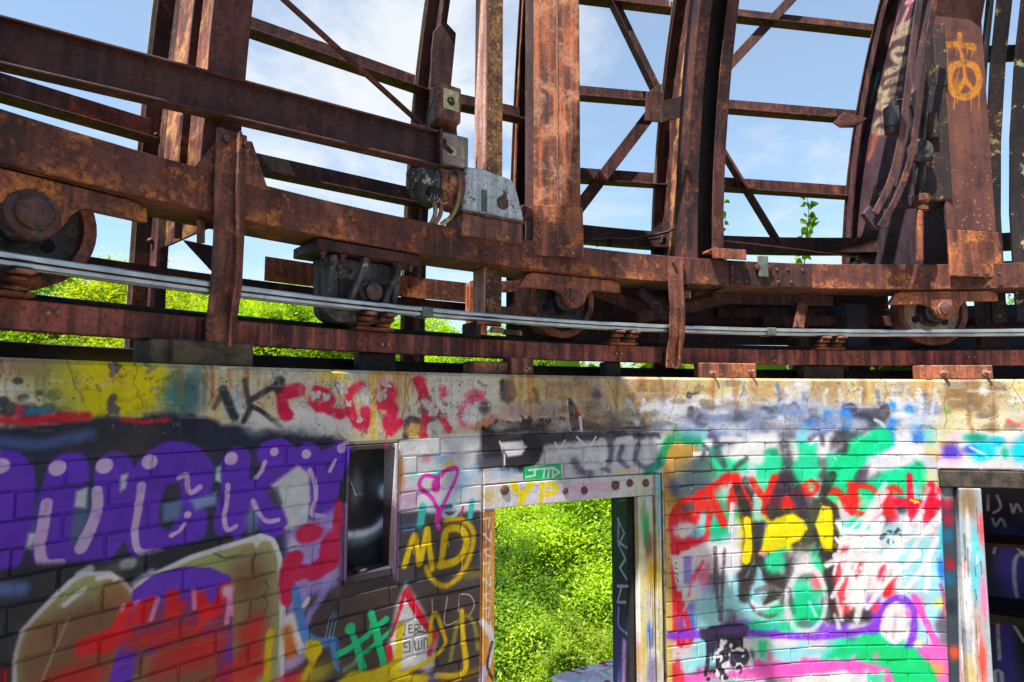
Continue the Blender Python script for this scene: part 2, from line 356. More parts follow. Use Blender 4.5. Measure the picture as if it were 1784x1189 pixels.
class Canvas:
    def __init__(s, wm, hm, ppm, to_uv, base):
        s.ppm = ppm; s.W = int(wm * ppm); s.H = int(hm * ppm); s.to_uv = to_uv
        s.a = np.empty((s.H, s.W, 3), np.float32); s.a[:] = base
        s.n = fbm((s.H, s.W), 26, 4); s.g = rng.random((s.H, s.W)).astype(np.float32); s.k = fbm((s.H, s.W), 9, 3)
    def pts(s, P):
        r = np.array([s.to_uv(x, y) for x, y in P], float); return r[:, :2] * s.ppm, r[:, 2] * s.ppm
    @staticmethod
    def curve(P, n=6):
        P = [np.array(q, float) for q in P]
        if len(P) < 3: return [tuple(q) for q in P]
        out = []
        for i in range(len(P) - 1):
            p0 = P[max(i - 1, 0)]; p1 = P[i]; p2 = P[i + 1]; p3 = P[min(i + 2, len(P) - 1)]
            for k in range(n):
                u = k / n; out.append(tuple(.5 * (2 * p1 + (p2 - p0) * u + (2 * p0 - 5 * p1 + 4 * p2 - p3) * u * u + (3 * p1 - p0 - 3 * p2 + p3) * u ** 3)))
        return out + [tuple(P[-1])]
    def lay(s, x0, y0, al, col, op):
        h, w_ = al.shape; s.a[y0:y0 + h, x0:x0 + w_] += (np.array(col, np.float32) - s.a[y0:y0 + h, x0:x0 + w_]) * (al * op)[..., None]
    def win(s, xa, xb, ya, yb):
        return max(0, int(xa)), min(s.W, int(xb) + 2), max(0, int(ya)), min(s.H, int(yb) + 2)
    def S(s, col, w, P, soft=.3, op=1.0, curve=True, rough=.25, drip=0):
        """sprayed stroke of width w (photo px) along P"""
        if curve: P = s.curve(P)
        if len(P) == 1: P = [P[0], (P[0][0] + .5, P[0][1])]
        q, sc = s.pts(P); r = np.maximum(sc * w / 2, .7)
        if len(P) > 4 and w > 4:
            wob = np.interp(np.linspace(0, 1, len(P)), np.linspace(0, 1, 5), rng.uniform(.80, 1.16, 5)); r = r * wob
        m = r.max() * (2.1 if w > 6 and soft > .12 else 1 + soft) + 3
        X0, X1, Y0, Y1 = s.win(q[:, 0].min() - m, q[:, 0].max() + m, q[:, 1].min() - m, q[:, 1].max() + m)
        if X1 <= X0 or Y1 <= Y0: return
        best = np.full((Y1 - Y0, X1 - X0), -9., np.float32)
        for i in range(len(q) - 1):
            a, b_ = q[i], q[i + 1]; rr = (r[i] + r[i + 1]) / 2; mm = rr * (2.1 if w > 6 and soft > .12 else 1 + soft) + 3
            x0, x1, y0, y1 = s.win(min(a[0], b_[0]) - mm, max(a[0], b_[0]) + mm, min(a[1], b_[1]) - mm, max(a[1], b_[1]) + mm)
            if x1 <= x0 or y1 <= y0: continue
            gx = np.arange(x0, x1, dtype=np.float32)[None]; gy = np.arange(y0, y1, dtype=np.float32)[:, None]
            d = b_ - a; l2 = max(1e-6, d @ d); u = np.clip(((gx - a[0]) * d[0] + (gy - a[1]) * d[1]) / l2, 0, 1)
            D = np.hypot(gx - a[0] - u * d[0], gy - a[1] - u * d[1]) / rr
            v = best[y0 - Y0:y1 - Y0, x0 - X0:x1 - X0]; np.maximum(v, 1 - D, out=v)
        nz = s.n[Y0:Y1, X0:X1] - .5; g = s.g[Y0:Y1, X0:X1] - .5
        e = best + nz * rough * 1.6; so_ = max(soft, 1.2 / r.mean())
        al = sstep((e + so_) / (2 * so_)); al = np.clip(al + g * 1.5 * al * (1 - al), 0, 1)
        kk = s.k[Y0:Y1, X0:X1]; al = al * np.clip(.70 + 1.1 * (kk - .22), .55, 1)
        if w > 6 and soft > .12:   # haze of droplets thrown past the edge of the line
            hz = np.clip((best + 1.1) / 1.1, 0, 1) ** 2 * .20; hz = np.where(s.g[Y0:Y1, X0:X1] > .80, hz * 2.6, hz * .6); al = np.maximum(al, hz)
        s.lay(X0, Y0, al, col, op)
        for _ in range(drip):
            x, y = P[random.randrange(len(P))]; ln = random.uniform(8, 34) * (w / 10) ** .3
            s.S(col, max(1.3, w * .14), [(x + random.uniform(-.3, .3) * w, y + w * .3), (x + random.uniform(-.3, .3) * w, y + w * .4 + ln)], .3, op * .9, False, 0)
    def F(s, col, P, soft=4.0, op=1.0, rough=.0, curve=False):
        """filled outline with an edge softened over soft photo px"""
        if curve: P = s.curve(list(P) + [P[0]], 5)[:-1]
        q, sc = s.pts(P); so_ = max(1.0, soft * sc.mean()); m = so_ + 2
        X0, X1, Y0, Y1 = s.win(q[:, 0].min() - m, q[:, 0].max() + m, q[:, 1].min() - m, q[:, 1].max() + m)
        if X1 <= X0 or Y1 <= Y0: return
        gx = np.arange(X0, X1, dtype=np.float32)[None]; gy = np.arange(Y0, Y1, dtype=np.float32)[:, None]
        ins = np.zeros((Y1 - Y0, X1 - X0), bool); D = np.full(ins.shape, 1e9, np.float32)
        for i in range(len(q)):
            a, b_ = q[i], q[(i + 1) % len(q)]; d = b_ - a; l2 = max(1e-6, d @ d)
            u = np.clip(((gx - a[0]) * d[0] + (gy - a[1]) * d[1]) / l2, 0, 1)
            D = np.minimum(D, np.hypot(gx - a[0] - u * d[0], gy - a[1] - u * d[1]))
            if a[1] != b_[1]:
                c = ((a[1] > gy) != (b_[1] > gy)) & (gx < (b_[0] - a[0]) * (gy - a[1]) / (b_[1] - a[1]) + a[0]); ins ^= c
        D = np.where(ins, D, -D) + (s.n[Y0:Y1, X0:X1] - .5) * rough * so_ * 4
        al = sstep((D + so_) / (2 * so_)); al = np.clip(al + (s.g[Y0:Y1, X0:X1] - .5) * 1.2 * al * (1 - al), 0, 1)
        s.lay(X0, Y0, al, col, op)
    def B(s, col, x, y, rx, ry, op=1.0, hard=1.0, rough=.5):
        """soft round burst"""
        q, sc = s.pts([(x, y), (x + rx, y)]); cx, cy = q[0]; ax = max(2., abs(q[1][0] - cx)); ay = max(2., ry * sc[0])
        X0, X1, Y0, Y1 = s.win(cx - 2 * ax, cx + 2 * ax, cy - 2 * ay, cy + 2 * ay)
        if X1 <= X0 or Y1 <= Y0: return
        gx = np.arange(X0, X1, dtype=np.float32)[None]; gy = np.arange(Y0, Y1, dtype=np.float32)[:, None]
        d = np.hypot((gx - cx) / ax, (gy - cy) / ay) + (s.n[Y0:Y1, X0:X1] - .5) * rough
        al = sstep((1.35 - d) / (.7 / hard) * .9) if hard > 1 else sstep((1.5 - d) / 1.2)
        al = np.clip(al + (s.g[Y0:Y1, X0:X1] - .5) * 1.1 * al * (1 - al), 0, 1); s.lay(X0, Y0, al, col, op)
    def spots(s, col, x0, y0, x1, y1, n, lo, hi, op=1.0, rough=1.1):
        for _ in range(n):
            x, y = random.uniform(x0, x1), random.uniform(y0, y1); r = random.uniform(lo, hi)
            s.S(col, r, [(x, y), (x + random.uniform(-r, r), y + random.uniform(-r, r))], .25, op, False, rough)
    def image(s, name):
        img = bpy.data.images.new(name, s.W, s.H, alpha=False, float_buffer=False)
        px = np.ones((s.H, s.W, 4), np.float32); px[..., :3] = np.clip(s.a / 255., 0, 1)
        img.pixels.foreach_set(px.ravel()); img.update(); img.pack(); return img
def dim(c, k): return tuple(x * k for x in c)

# ------------------------------------------------------------------ the painted wall
TH0, TH1, HB, HT = -68.0, 26.0, -1.66, 0.10
WM = math.radians(TH1 - TH0) * RW; HM = HT - HB
def wall_uv(x, y):
    p = at_r(x, y, RW); return ((math.radians(th_of(p) - TH0)) * RW, h_of(p) - HB, (p - CAM).dot(_f) / FPX)
WC = Canvas(WM, HM, 520, wall_uv, (186, 176, 164))
def paint_wall(c):
    S, F, B = c.S, c.F, c.B
    navy = (30, 35, 50); beige = (182, 168, 140); white = (222, 222, 224); purple = (82, 42, 158); lilac = (186, 156, 218)
    red = (196, 30, 62); crim = (164, 18, 62); yellow = (216, 172, 14); green = (0, 172, 112); teal = (58, 160, 150); brown = (98, 70, 54)
    black = (34, 32, 36); cyan = (132, 204, 222); pink = (222, 80, 158); olive = (136, 140, 100)
    # ---- grounds
    F((64, 56, 56), [(-200, 740), (860, 740), (860, 1260), (-200, 1260)], 3)
    F((196, 196, 202), [(835, 745), (2000, 745), (2000, 1260), (835, 1260)], 3)
    OLD = [(44, 150, 110), (190, 60, 70), (120, 90, 170), (90, 170, 200), (210, 120, 160), (70, 70, 84), (226, 200, 90), (60, 90, 160), (236, 236, 238), (110, 110, 120)]
    for _ in range(150):
        x, y = random.uniform(1160, 1660), random.uniform(770, 1200); a_ = random.uniform(0, 6.28); l_ = random.uniform(14, 60)
        S(random.choice(OLD), random.uniform(5, 20), [(x, y), (x + l_ * .5 * math.cos(a_) + random.uniform(-14, 14), y + l_ * .5 * math.sin(a_)), (x + l_ * math.cos(a_), y + l_ * math.sin(a_))], random.uniform(.4, .9), random.uniform(.35, .8), True, .4, 1 if random.random() < .25 else 0)
    for _ in range(60):
        x, y = random.uniform(-60, 840), random.uniform(800, 1200); a_ = random.uniform(0, 6.28); l_ = random.uniform(14, 60)
        S(random.choice([(60, 70, 96), (84, 60, 50), (40, 42, 52), (96, 90, 110), (70, 50, 80)]), random.uniform(8, 30), [(x, y), (x + l_ * math.cos(a_), y + l_ * math.sin(a_))], .9, .6)
    F(beige, [(-300, 560), (900, 640), (2000, 640), (2000, 752), (1600, 752), (860, 760), (600, 772), (380, 782), (0, 800), (-300, 830)], 2)
    for _ in range(90):
        x = random.uniform(-100, 1900); B(random.choice([(176, 150, 112), (214, 200, 176), (150, 128, 100), (196, 168, 120), (170, 164, 160)]), x, random.uniform(630, 745), random.uniform(10, 60), random.uniform(8, 30), .5)
    # ---- concrete band, left to right
    B((124, 104, 76), 50, 640, 90, 22, .8); B((110, 88, 66), 120, 660, 60, 26, .6)
    for x, y, r in [(15, 715, 18), (50, 718, 22), (85, 712, 14), (40, 695, 10), (95, 690, 14), (30, 665, 9), (68, 686, 7), (5, 700, 10), (110, 720, 16)]: B((44, 50, 62), x, y, r, r * .7, .9, 2, .9)
    B(white, 20, 680, 26, 10, .7); B(white, 60, 700, 28, 8, .6)
    B((120, 140, 74), 200, 680, 128, 56, .85); B((216, 188, 10), 200, 678, 78, 62, .98); B((214, 186, 10), 215, 660, 62, 40, .8)
    B((150, 150, 60), 120, 700, 30, 26, .5)
    B((44, 78, 86), 322, 688, 34, 44, .9); B((70, 100, 104), 345, 680, 20, 40, .6); B((64, 116, 118), 300, 700, 20, 30, .6)
    c.spots((84, 78, 80), 192, 634, 205, 660, 9, 4, 10); c.spots((84, 78, 80), 190, 702, 206, 730, 12, 4, 11); c.spots((120, 108, 96), 256, 634, 276, 650, 6, 5, 9); c.spots((130, 120, 110), 262, 664, 274, 692, 8, 4, 7)
    S((30, 110, 160), 14, [(40, 722), (80, 718)], .8, .7)
    F(navy, [(-100, 745), (60, 742), (110, 734), (200, 727), (330, 722), (395, 738), (480, 752), (560, 764), (610, 776), (610, 830), (-100, 860)], 8, 1, .6)
    S((168, 22, 44), 15, [(-20, 730), (40, 734), (100, 730), (150, 726)], .7, .9); S((168, 22, 44), 8, [(212, 732), (250, 737), (292, 732)], .7, .8); B((190, 40, 70), 33, 716, 10, 12, .8)
    S((82, 104, 158), 22, [(0, 770), (60, 778), (100, 770), (155, 758)], .9, .6)
    B((160, 176, 196), 418, 700, 26, 34, .75); B((204, 208, 214), 450, 735, 26, 22, .8)
    S((38, 48, 52), 16, [(388, 680), (396, 700), (408, 728)], .5); S((38, 48, 52), 9, [(385, 688), (372, 712)], .6, .7)
    S((40, 46, 48), 10, [(426, 664), (430, 690), (434, 712), (424, 735)], .6); S((40, 44, 44), 10, [(486, 668), (450, 690), (432, 703), (455, 718), (488, 742)], .45)
    B(white, 540, 728, 62, 26, .9); B((214, 216, 220), 570, 745, 40, 20, .8); B((120, 126, 138), 510, 752, 50, 12, .6)
    F(navy, [(470, 752), (520, 752), (570, 762), (610, 776), (600, 790), (440, 790)], 10, .85, .6)
    RD = (192, 34, 66)
    F(RD, [(478, 670), (500, 672), (524, 668), (532, 676), (530, 690), (512, 694), (500, 697), (502, 708), (512, 722), (508, 732), (494, 738), (486, 730), (482, 700)], 3, 1, .5); S((40, 40, 44), 17, [(487, 664), (484, 678)], .5)
    S(RD, 21, [(550, 682), (566, 690), (575, 704), (556, 712), (546, 700)], .3, 1, True, .6); S(RD, 17, [(560, 710), (578, 718), (594, 722)], .3, 1, True, .5)
    S(RD, 18, [(628, 674), (612, 684), (607, 698), (612, 716)], .3, 1, True, .6, 1); S(RD, 21, [(610, 714), (620, 738), (636, 740), (636, 716)], .3, 1, True, .6, 2)
    S((204, 146, 62), 11, [(648, 650), (650, 700), (649, 764)], .9, .75); S((204, 146, 62), 5, [(709, 652), (709, 700)], .8, .7); S((206, 140, 50), 10, [(652, 654), (680, 650), (706, 654)], .9, .7); B((214, 160, 60), 570, 655, 20, 10, .6); B((210, 150, 60), 590, 655, 12, 12, .6)
    S(RD, 23, [(662, 682), (676, 676), (682, 690), (668, 704)], .3, 1, True, .6); S(RD, 24, [(668, 704), (684, 714), (674, 738), (680, 750)], .3, 1, True, .5, 2); S(RD, 16, [(680, 742), (696, 738)], .3, 1, True, .6); c.spots((186, 186, 186), 656, 668, 672, 690, 6, 4, 8)
    B(white, 800, 690, 70, 40, .6); B((214, 214, 214), 760, 720, 40, 30, .5)
    S((46, 46, 52), 11, [(728, 735), (712, 732), (707, 750), (706, 775), (703, 795)], .5, .9)
    S(RD, 21, [(730, 664), (738, 690), (744, 720), (738, 756)], .3, 1, True, .5); S(RD, 15, [(744, 700), (768, 728), (782, 750)], .5, .9, True, .6); B((208, 130, 60), 722, 750, 16, 14, .6)
    B((222, 60, 90), 771, 684, 10, 12, .9); S((222, 70, 110), 13, [(838, 692), (815, 700), (803, 715), (803, 735), (820, 742)], .6, .8, True, .7); B((226, 66, 90), 828, 688, 18, 10, .8); S((210, 90, 120), 12, [(840, 742), (862, 728)], .7, .6); B((236, 230, 236), 824, 728, 18, 16, .8)
    B((206, 126, 62), 848, 742, 24, 12, .7); B((58, 52, 66), 844, 712, 12, 14, .85); c.spots((50, 46, 46), 720, 660, 860, 735, 80, .7, 1.9); c.spots((96, 92, 88), 730, 690, 780, 760, 16, 4, 11, .8); c.spots((236, 230, 222), 730, 655, 870, 720, 50, .7, 2.2)
    S((44, 40, 44), 13, [(876, 668), (880, 690), (885, 700)], .6, .95, True, .9); B((56, 50, 60), 884, 682, 12, 20, .9, 1.5, 1)
    B((44, 40, 42), 885, 752, 46, 13, .95, 1.6, .8); c.spots((30, 28, 30), 840, 735, 905, 760, 40, 2, 6)
    for x, y, rx, ry in [(548, 690, 7, 7), (568, 692, 8, 6), (636, 690, 9, 16), (606, 704, 6, 5), (626, 734, 5, 4), (664, 690, 6, 8), (672, 670, 9, 5), (745, 706, 10, 7), (756, 718, 8, 6), (760, 690, 6, 8), (756, 748, 9, 8), (590, 676, 8, 5), (598, 682, 6, 4)]:
        for _ in range(6): S((182, 178, 176), min(rx, ry) * random.uniform(.6, 1.2), [(x + random.uniform(-rx, rx), y + random.uniform(-ry, ry)), (x + random.uniform(-rx, rx), y + random.uniform(-ry, ry))], .15, 1, False, 1.0)
    # brown and beige stretch above the doorway
    for x, k in [(920, 0), (960, 1), (1010, 2), (1060, 0), (1110, 1), (1150, 2), (1230, 0), (1340, 1), (1440, 2), (1520, 0), (1600, 1), (1680, 2)]:
        B([(176, 146, 94), (150, 122, 80), (126, 98, 66)][k], x, 680, 34, 30, .65)
    for x, w_ in [(1035, 20), (1075, 8), (1120, 16), (1150, 7), (1500, 12), (1660, 22), (1700, 14)]: S((104, 80, 52), w_, [(x, 655), (x + random.uniform(-4, 4), 690), (x + random.uniform(-8, 8), 730)], .9, .55)
    S((206, 156, 70), 6, [(1128, 665), (1130, 700)], .9, .7); S((70, 58, 48), 9, [(930, 680), (940, 702)], .7, .7)
    B((122, 104, 124), 900, 715, 30, 16, .6); B((92, 80, 90), 950, 722, 26, 20, .6); B((120, 110, 124), 1045, 700, 22, 30, .5)  # purple-grey shadows painted into the beige
    for x in range(880, 1160, 22): B((58, 54, 56), x, 748 + random.uniform(-5, 4), 22, random.uniform(6, 15), .8, 1, .9)
    c.spots((46, 42, 42), 905, 728, 990, 752, 40, 2, 7)
    F((38, 38, 44), [(988, 696), (994, 694), (1001, 706), (1009, 724), (1006, 732), (1003, 752), (994, 752), (990, 730)], 1.2); S(white, 2.5, [(988, 696), (990, 728), (994, 752), (1012, 752)], .3); S(white, 6, [(1010, 728), (1012, 745), (1014, 760)], .3, .9, False, .6); S(RD, 2.5, [(1000, 722), (1012, 724)], .3)
    B((70, 66, 78), 1040, 688, 9, 9, .8); S((200, 208, 220), 9, [(1094, 698), (1102, 716), (1107, 734)], .6, .75); S((200, 208, 220), 9, [(1122, 698), (1117, 716), (1110, 738)], .6, .8); S((200, 208, 220), 7, [(1122, 704), (1132, 722), (1140, 735)], .6, .7)
    B((70, 66, 74), 1070, 738, 20, 16, .7); B((160, 160, 176), 1160, 715, 30, 20, .5)
    for _ in range(34): B(random.choice([(150, 166, 200), (176, 188, 210), (120, 138, 176), (196, 202, 214)]), random.uniform(1150, 1640), random.uniform(705, 752), random.uniform(14, 40), random.uniform(8, 18), .6)  # bluish shade along the lower band, put into the colour
    S((38, 40, 54), 11, [(1200, 690), (1203, 715), (1200, 745)], .7, .9, True, .9); S((38, 40, 54), 6, [(1203, 690), (1216, 684)], .6, .8)
    c.spots((40, 40, 52), 1190, 725, 1240, 752, 20, 3, 9, .7); B((48, 54, 78), 1285, 735, 14, 18, .8); B((60, 80, 110), 1281, 688, 7, 8, .8)
    for x, y in [(1310, 700), (1352, 690), (1368, 698), (1398, 690), (1440, 690), (1462, 690), (1500, 688), (1528, 682), (1556, 692), (1580, 686), (1602, 690), (1628, 690)]:
        S((204, 210, 224), 7, [(x, y - 10), (x + random.uniform(-6, 6), y), (x + random.uniform(-5, 9), y + 14)], .8, .65)
    for x, y in [(1354, 680), (1400, 690), (1528, 690), (1610, 692)]: S((70, 92, 140), 8, [(x, y - 8), (x + 4, y + 16)], .8, .7)
    BL = (40, 112, 206)
    for _ in range(60): B(random.choice([(120, 138, 180), (150, 160, 186), (170, 176, 196), (92, 108, 150), (140, 140, 150)]), random.uniform(1180, 1625), random.uniform(704, 752), random.uniform(12, 30), random.uniform(7, 15), .6, 1, .9)  # more of the painted bluish shade, in smaller bursts
    for x, y, rx, ry in [(1335, 725, 14, 18), (1288, 735, 10, 14), (1418, 735, 16, 12), (1382, 712, 12, 10), (1480, 712, 12, 8), (1500, 735, 18, 16), (1540, 715, 10, 12), (1222, 738, 12, 10)]: B((44, 52, 78), x, y, rx, ry, .85, 1.2, .9)
    for x, y, rx, ry in [(1310, 745, 12, 12), (1345, 742, 14, 10), (1362, 740, 8, 14), (1225, 700, 30, 10), (1290, 690, 22, 9), (1395, 675, 16, 9), (1372, 690, 8, 14)]: B((206, 206, 214), x, y, rx, ry, .8, 1.2, .9)
    S((56, 80, 120), 16, [(1340, 722), (1375, 716), (1400, 730)], .9, .7); S((40, 96, 170), 13, [(1385, 745), (1415, 738)], .8, .8)
    S(BL, 17, [(1442, 725), (1444, 748)], .5, .95); S(BL, 19, [(1472, 722), (1478, 738), (1468, 756)], .5, .95); S((204, 210, 220), 10, [(1436, 742), (1456, 728), (1460, 752)], .7, .7)
    B((30, 32, 46), 1512, 732, 26, 20, .9); B((30, 32, 46), 1534, 724, 16, 14, .8); S((206, 210, 216), 7, [(1524, 732), (1536, 740), (1545, 760)], .7, .8)
    S(BL, 14, [(1554, 706), (1560, 722), (1545, 760)], .6, .9); S(BL, 15, [(1583, 712), (1592, 735), (1606, 758)], .6, .9); S((214, 220, 228), 12, [(1560, 724), (1590, 728), (1575, 740)], .8, .75)
    for x in (1560, 1600, 1620): S((200, 208, 226), 7, [(x, 680), (x + 5, 700), (x + 2, 722)], .8, .6)
    B((214, 200, 160), 1680, 735, 36, 20, .9); B((216, 202, 164), 1745, 738, 50, 18, .8); S((112, 84, 50), 9, [(1690, 700), (1688, 735), (1694, 752)], .7, .7); S((112, 84, 50), 12, [(1730, 710), (1728, 748)], .8, .6); B((110, 88, 62), 1690, 695, 60, 22, .6); B((106, 140, 60), 1648, 716, 8, 6, .8)  # beige sunlit patch below a brown shaded stretch, both painted in
    S((216, 84, 76), 12, [(1756, 735), (1775, 742), (1800, 736)], .5, .95); B((196, 206, 220), 1712, 682, 8, 8, .9); S((200, 210, 220), 6, [(1762, 686), (1780, 696), (1760, 700)], .6, .7)
    c.spots((110, 90, 64), 1640, 665, 1800, 750, 40, 1, 3.5, .5)
    for _ in range(26): c.spots(random.choice([(60, 56, 64), (214, 214, 220), (96, 110, 150), (140, 110, 76), (190, 60, 80)]), *(lambda x, y: (x, y, x + 60, y + 26))(random.uniform(-40, 1740), random.uniform(640, 726)), 26, .6, 1.8, .7)
    for x0, x1 in [(884, 934), (1222, 1320), (1600, 1734), (300, 440), (640, 710)]:   # rust running down from the track blocks
        for _ in range(12): x = random.uniform(x0, x1); y0 = 652 if x > 600 else 634; S(random.choice([(150, 92, 46), (126, 80, 48), (170, 110, 56)]), random.uniform(2, 7), [(x, y0), (x + random.uniform(-2, 2), y0 + 20), (x + random.uniform(-4, 4), y0 + random.uniform(30, 80))], .9, random.uniform(.25, .5))
    for x in range(-40, 1800, 118):   # board joints and cracks
        y0 = 628 + min(32, max(0, x) * .036); S((96, 82, 66), 1.2, [(x, y0), (x + random.uniform(-1, 1), y0 + 118)], .5, .45, False)
        P = [(x + 40, y0)]; 
        for _ in range(7): P.append((P[-1][0] + random.uniform(-8, 10), P[-1][1] + random.uniform(6, 16)))
        S((66, 56, 48), 1.1, P, .4, .75, False, .8)
    for _ in range(110): B(random.choice([(112, 104, 98), (140, 134, 130), (90, 80, 70), (160, 156, 152)]), random.uniform(860, 1790), random.uniform(662, 750), random.uniform(5, 22), random.uniform(3, 9), .5, 1.2, 1.2)
    # rain streaks, chips and pin-holes everywhere on the concrete
    for _ in range(150):
        x = random.uniform(-60, 1850); y = random.uniform(630, 690); S(random.choice([(120, 96, 70), (92, 76, 60), (206, 194, 170)]), random.uniform(2, 9), [(x, y), (x + random.uniform(-2, 2), y + random.uniform(10, 55))], 1.0, .22)
    for _ in range(120):
        x = random.uniform(-60, 1850); y = random.uniform(640, 755); S(random.choice([(132, 108, 78), (108, 92, 74), (214, 200, 176), (170, 160, 150)]), random.uniform(1.5, 5), [(x, y), (x + random.uniform(10, 60), y + random.uniform(-2, 2))], 1.0, .35, False, .9)
    c.spots((60, 50, 44), -60, 628, 860, 760, 110, .6, 2.0, .8); c.spots((84, 70, 56), 860, 656, 1800, 752, 160, .6, 1.8, .6); c.spots((222, 214, 200), -60, 640, 1800, 752, 130, .6, 2, .6)
    # ---- purple bubble lettering
    F((36, 42, 58), [(-100, 790), (600, 780), (600, 960), (400, 985), (-100, 1090)], 8)
    for x, y, rx, ry in [(20, 900, 40, 60), (60, 920, 20, 40), (140, 900, 20, 60), (240, 900, 20, 30)]: B((84, 104, 140), x, y, rx, ry, .6)
    PU = purple
    F(PU, [(-60, 795), (0, 783), (35, 790), (58, 815), (62, 850), (52, 930), (34, 985), (0, 1012), (-60, 1020)], 3)
    S(PU, 58, [(118, 822), (104, 870), (92, 925), (96, 968), (120, 985), (158, 972), (186, 930), (196, 880), (198, 820)], .1)
    S(PU, 62, [(342, 852), (338, 818), (300, 806), (262, 830), (250, 880), (248, 930), (276, 960), (320, 945), (332, 912)], .1); S(PU, 40, [(336, 842), (328, 868)], .12)
    S(PU, 50, [(412, 806), (408, 850), (402, 900), (404, 918)], .1); S(PU, 46, [(500, 798), (466, 836), (440, 866)], .1); S(PU, 44, [(432, 862), (462, 890), (478, 914)], .12); B(PU, 480, 790, 26, 20, 1, 3)
    S(PU, 44, [(536, 792), (548, 840), (556, 880), (556, 906)], .12); S(PU, 36, [(594, 784), (586, 820), (572, 856), (562, 890)], .12); S(PU, 22, [(560, 800), (600, 782)], .2)
    for pts in ([(132, 858), (152, 850), (148, 886), (128, 884)], [(48, 930), (62, 930), (54, 958), (44, 956)], [(210, 830), (222, 826), (218, 852), (208, 858)], [(376, 815), (384, 812), (384, 842), (374, 838)]): F((168, 182, 196), pts, 4)
    F((70, 88, 120), [(128, 892), (148, 890), (144, 940), (122, 950)], 6); F((84, 102, 136), [(284, 878), (318, 872), (312, 905), (282, 914)], 7, .95); F((118, 138, 184), [(330, 872), (378, 858), (376, 880), (340, 890)], 6, .9); F((40, 46, 62), [(284, 856), (312, 850), (316, 868), (286, 876)], 5)
    F((196, 202, 212), [(472, 846), (518, 812), (538, 826), (540, 872), (534, 912), (506, 925), (494, 892)], 5); F((58, 60, 70), [(462, 852), (484, 850), (494, 880), (476, 884)], 6, .8); B((150, 160, 180), 520, 900, 14, 22, .8); B((110, 130, 170), 440, 905, 12, 26, .7); S((200, 206, 214), 10, [(500, 920), (530, 890)], .7, .8)
    for x, y, r in [(0, 813, 27), (100, 817, 28), (181, 813, 27), (260, 806, 25), (402, 800, 23), (477, 788, 15), (533, 792, 17), (595, 782, 17), (326, 898, 12)]: S(lilac, r, [(x, y)], .12, 1, False, .15)
    for w_, P in [(18, [(80, 878), (74, 915), (68, 955), (76, 983), (105, 983)]), (19, [(168, 856), (169, 885), (158, 920), (140, 956)]), (13, [(245, 848), (240, 890), (234, 930), (242, 962), (278, 964)]), (9, [(310, 834), (324, 829), (326, 850), (332, 860), (347, 850)]), (8, [(321, 915), (312, 926), (298, 934)]), (8, [(396, 846), (395, 875), (390, 905), (396, 924), (411, 918)]), (8, [(461, 806), (456, 820), (446, 833)]), (8, [(440, 874), (450, 895), (464, 909), (484, 907)]), (8, [(539, 820), (548, 842), (549, 870), (543, 896), (563, 900)]), (6, [(584, 803), (574, 822)])]: S(lilac, w_, P, .12, 1, True, .12)
    # ---- below the lettering: dark wash, the olive character
    F((28, 32, 42), [(-100, 1010), (60, 985), (220, 975), (400, 930), (420, 960), (300, 1000), (60, 1110), (20, 1260), (-100, 1260)], 7)
    S((84, 106, 160), 24, [(-20, 1028), (34, 1028)], .8, .8); S((150, 160, 158), 15, [(138, 1003), (154, 994)], .5); S((150, 160, 150), 17, [(216, 984), (228, 982)], .5); B((90, 96, 96), 200, 990, 50, 10, .5); S((170, 180, 190), 14, [(235, 1018), (262, 1000)], .8, .8)
    F((196, 200, 208), [(16, 1260), (22, 1140), (34, 1100), (62, 1068), (118, 1012), (140, 998), (190, 996), (214, 1010), (228, 1026), (262, 1000), (330, 968), (430, 938), (455, 930), (478, 940), (492, 975), (497, 1080), (492, 1260)], 3)
    F(olive, [(26, 1260), (30, 1140), (42, 1104), (66, 1076), (124, 1018), (146, 1005), (186, 1001), (207, 1016), (226, 1036), (268, 1004), (340, 974), (430, 947), (440, 946), (446, 957), (456, 944), (470, 944), (483, 972), (487, 1080), (481, 1260)], 2.5)
    B(brown, 150, 1100, 100, 60, .9); F((100, 74, 56), [(30, 1260), (34, 1120), (60, 1090), (150, 1060), (215, 1030), (225, 1120), (160, 1260)], 14, .85); B((122, 86, 60), 195, 1030, 22, 26, .7); B((104, 76, 56), 430, 1010, 40, 50, .9); B((96, 70, 56), 440, 1100, 40, 80, .8)
    F(PU, [(226, 1062), (230, 1030), (262, 1005), (318, 989), (366, 990), (402, 1006), (407, 1260), (384, 1260), (372, 1120), (340, 1100), (250, 1150), (190, 1260), (166, 1260), (205, 1130)], 2.5)
    F((112, 50, 44), [(222, 1085), (300, 1050), (405, 1065), (405, 1100), (385, 1180), (350, 1260), (230, 1260), (260, 1130), (215, 1130)], 16, .75); F((104, 78, 58), [(240, 1120), (262, 1110), (240, 1260), (212, 1260)], 8, .8); F((104, 78, 58), [(300, 1110), (330, 1110), (340, 1260), (270, 1260)], 10, .7)
    RR = (206, 18, 28)
    for w_, P in [(20, [(222, 1058), (206, 1090), (184, 1130)]), (16, [(244, 1056), (234, 1082)]), (16, [(260, 1048), (250, 1080)]), (20, [(300, 1040), (296, 1072)]), (14, [(316, 1055), (306, 1072)]), (22, [(345, 1040), (362, 1070), (384, 1050), (392, 1030)]), (10, [(352, 1080), (344, 1100)]), (30, [(150, 1130), (215, 1105)])]: S(RR, w_, P, .6, .95, True, .5)
    for x, y, rx, ry in [(280, 1110, 60, 16), (120, 1190, 60, 30), (440, 1100, 26, 26), (435, 1140, 26, 18), (450, 1165, 16, 16), (330, 1140, 60, 30), (410, 1180, 40, 30), (2, 1185, 12, 20)]: B((168, 24, 28), x, y, rx, ry, .75)
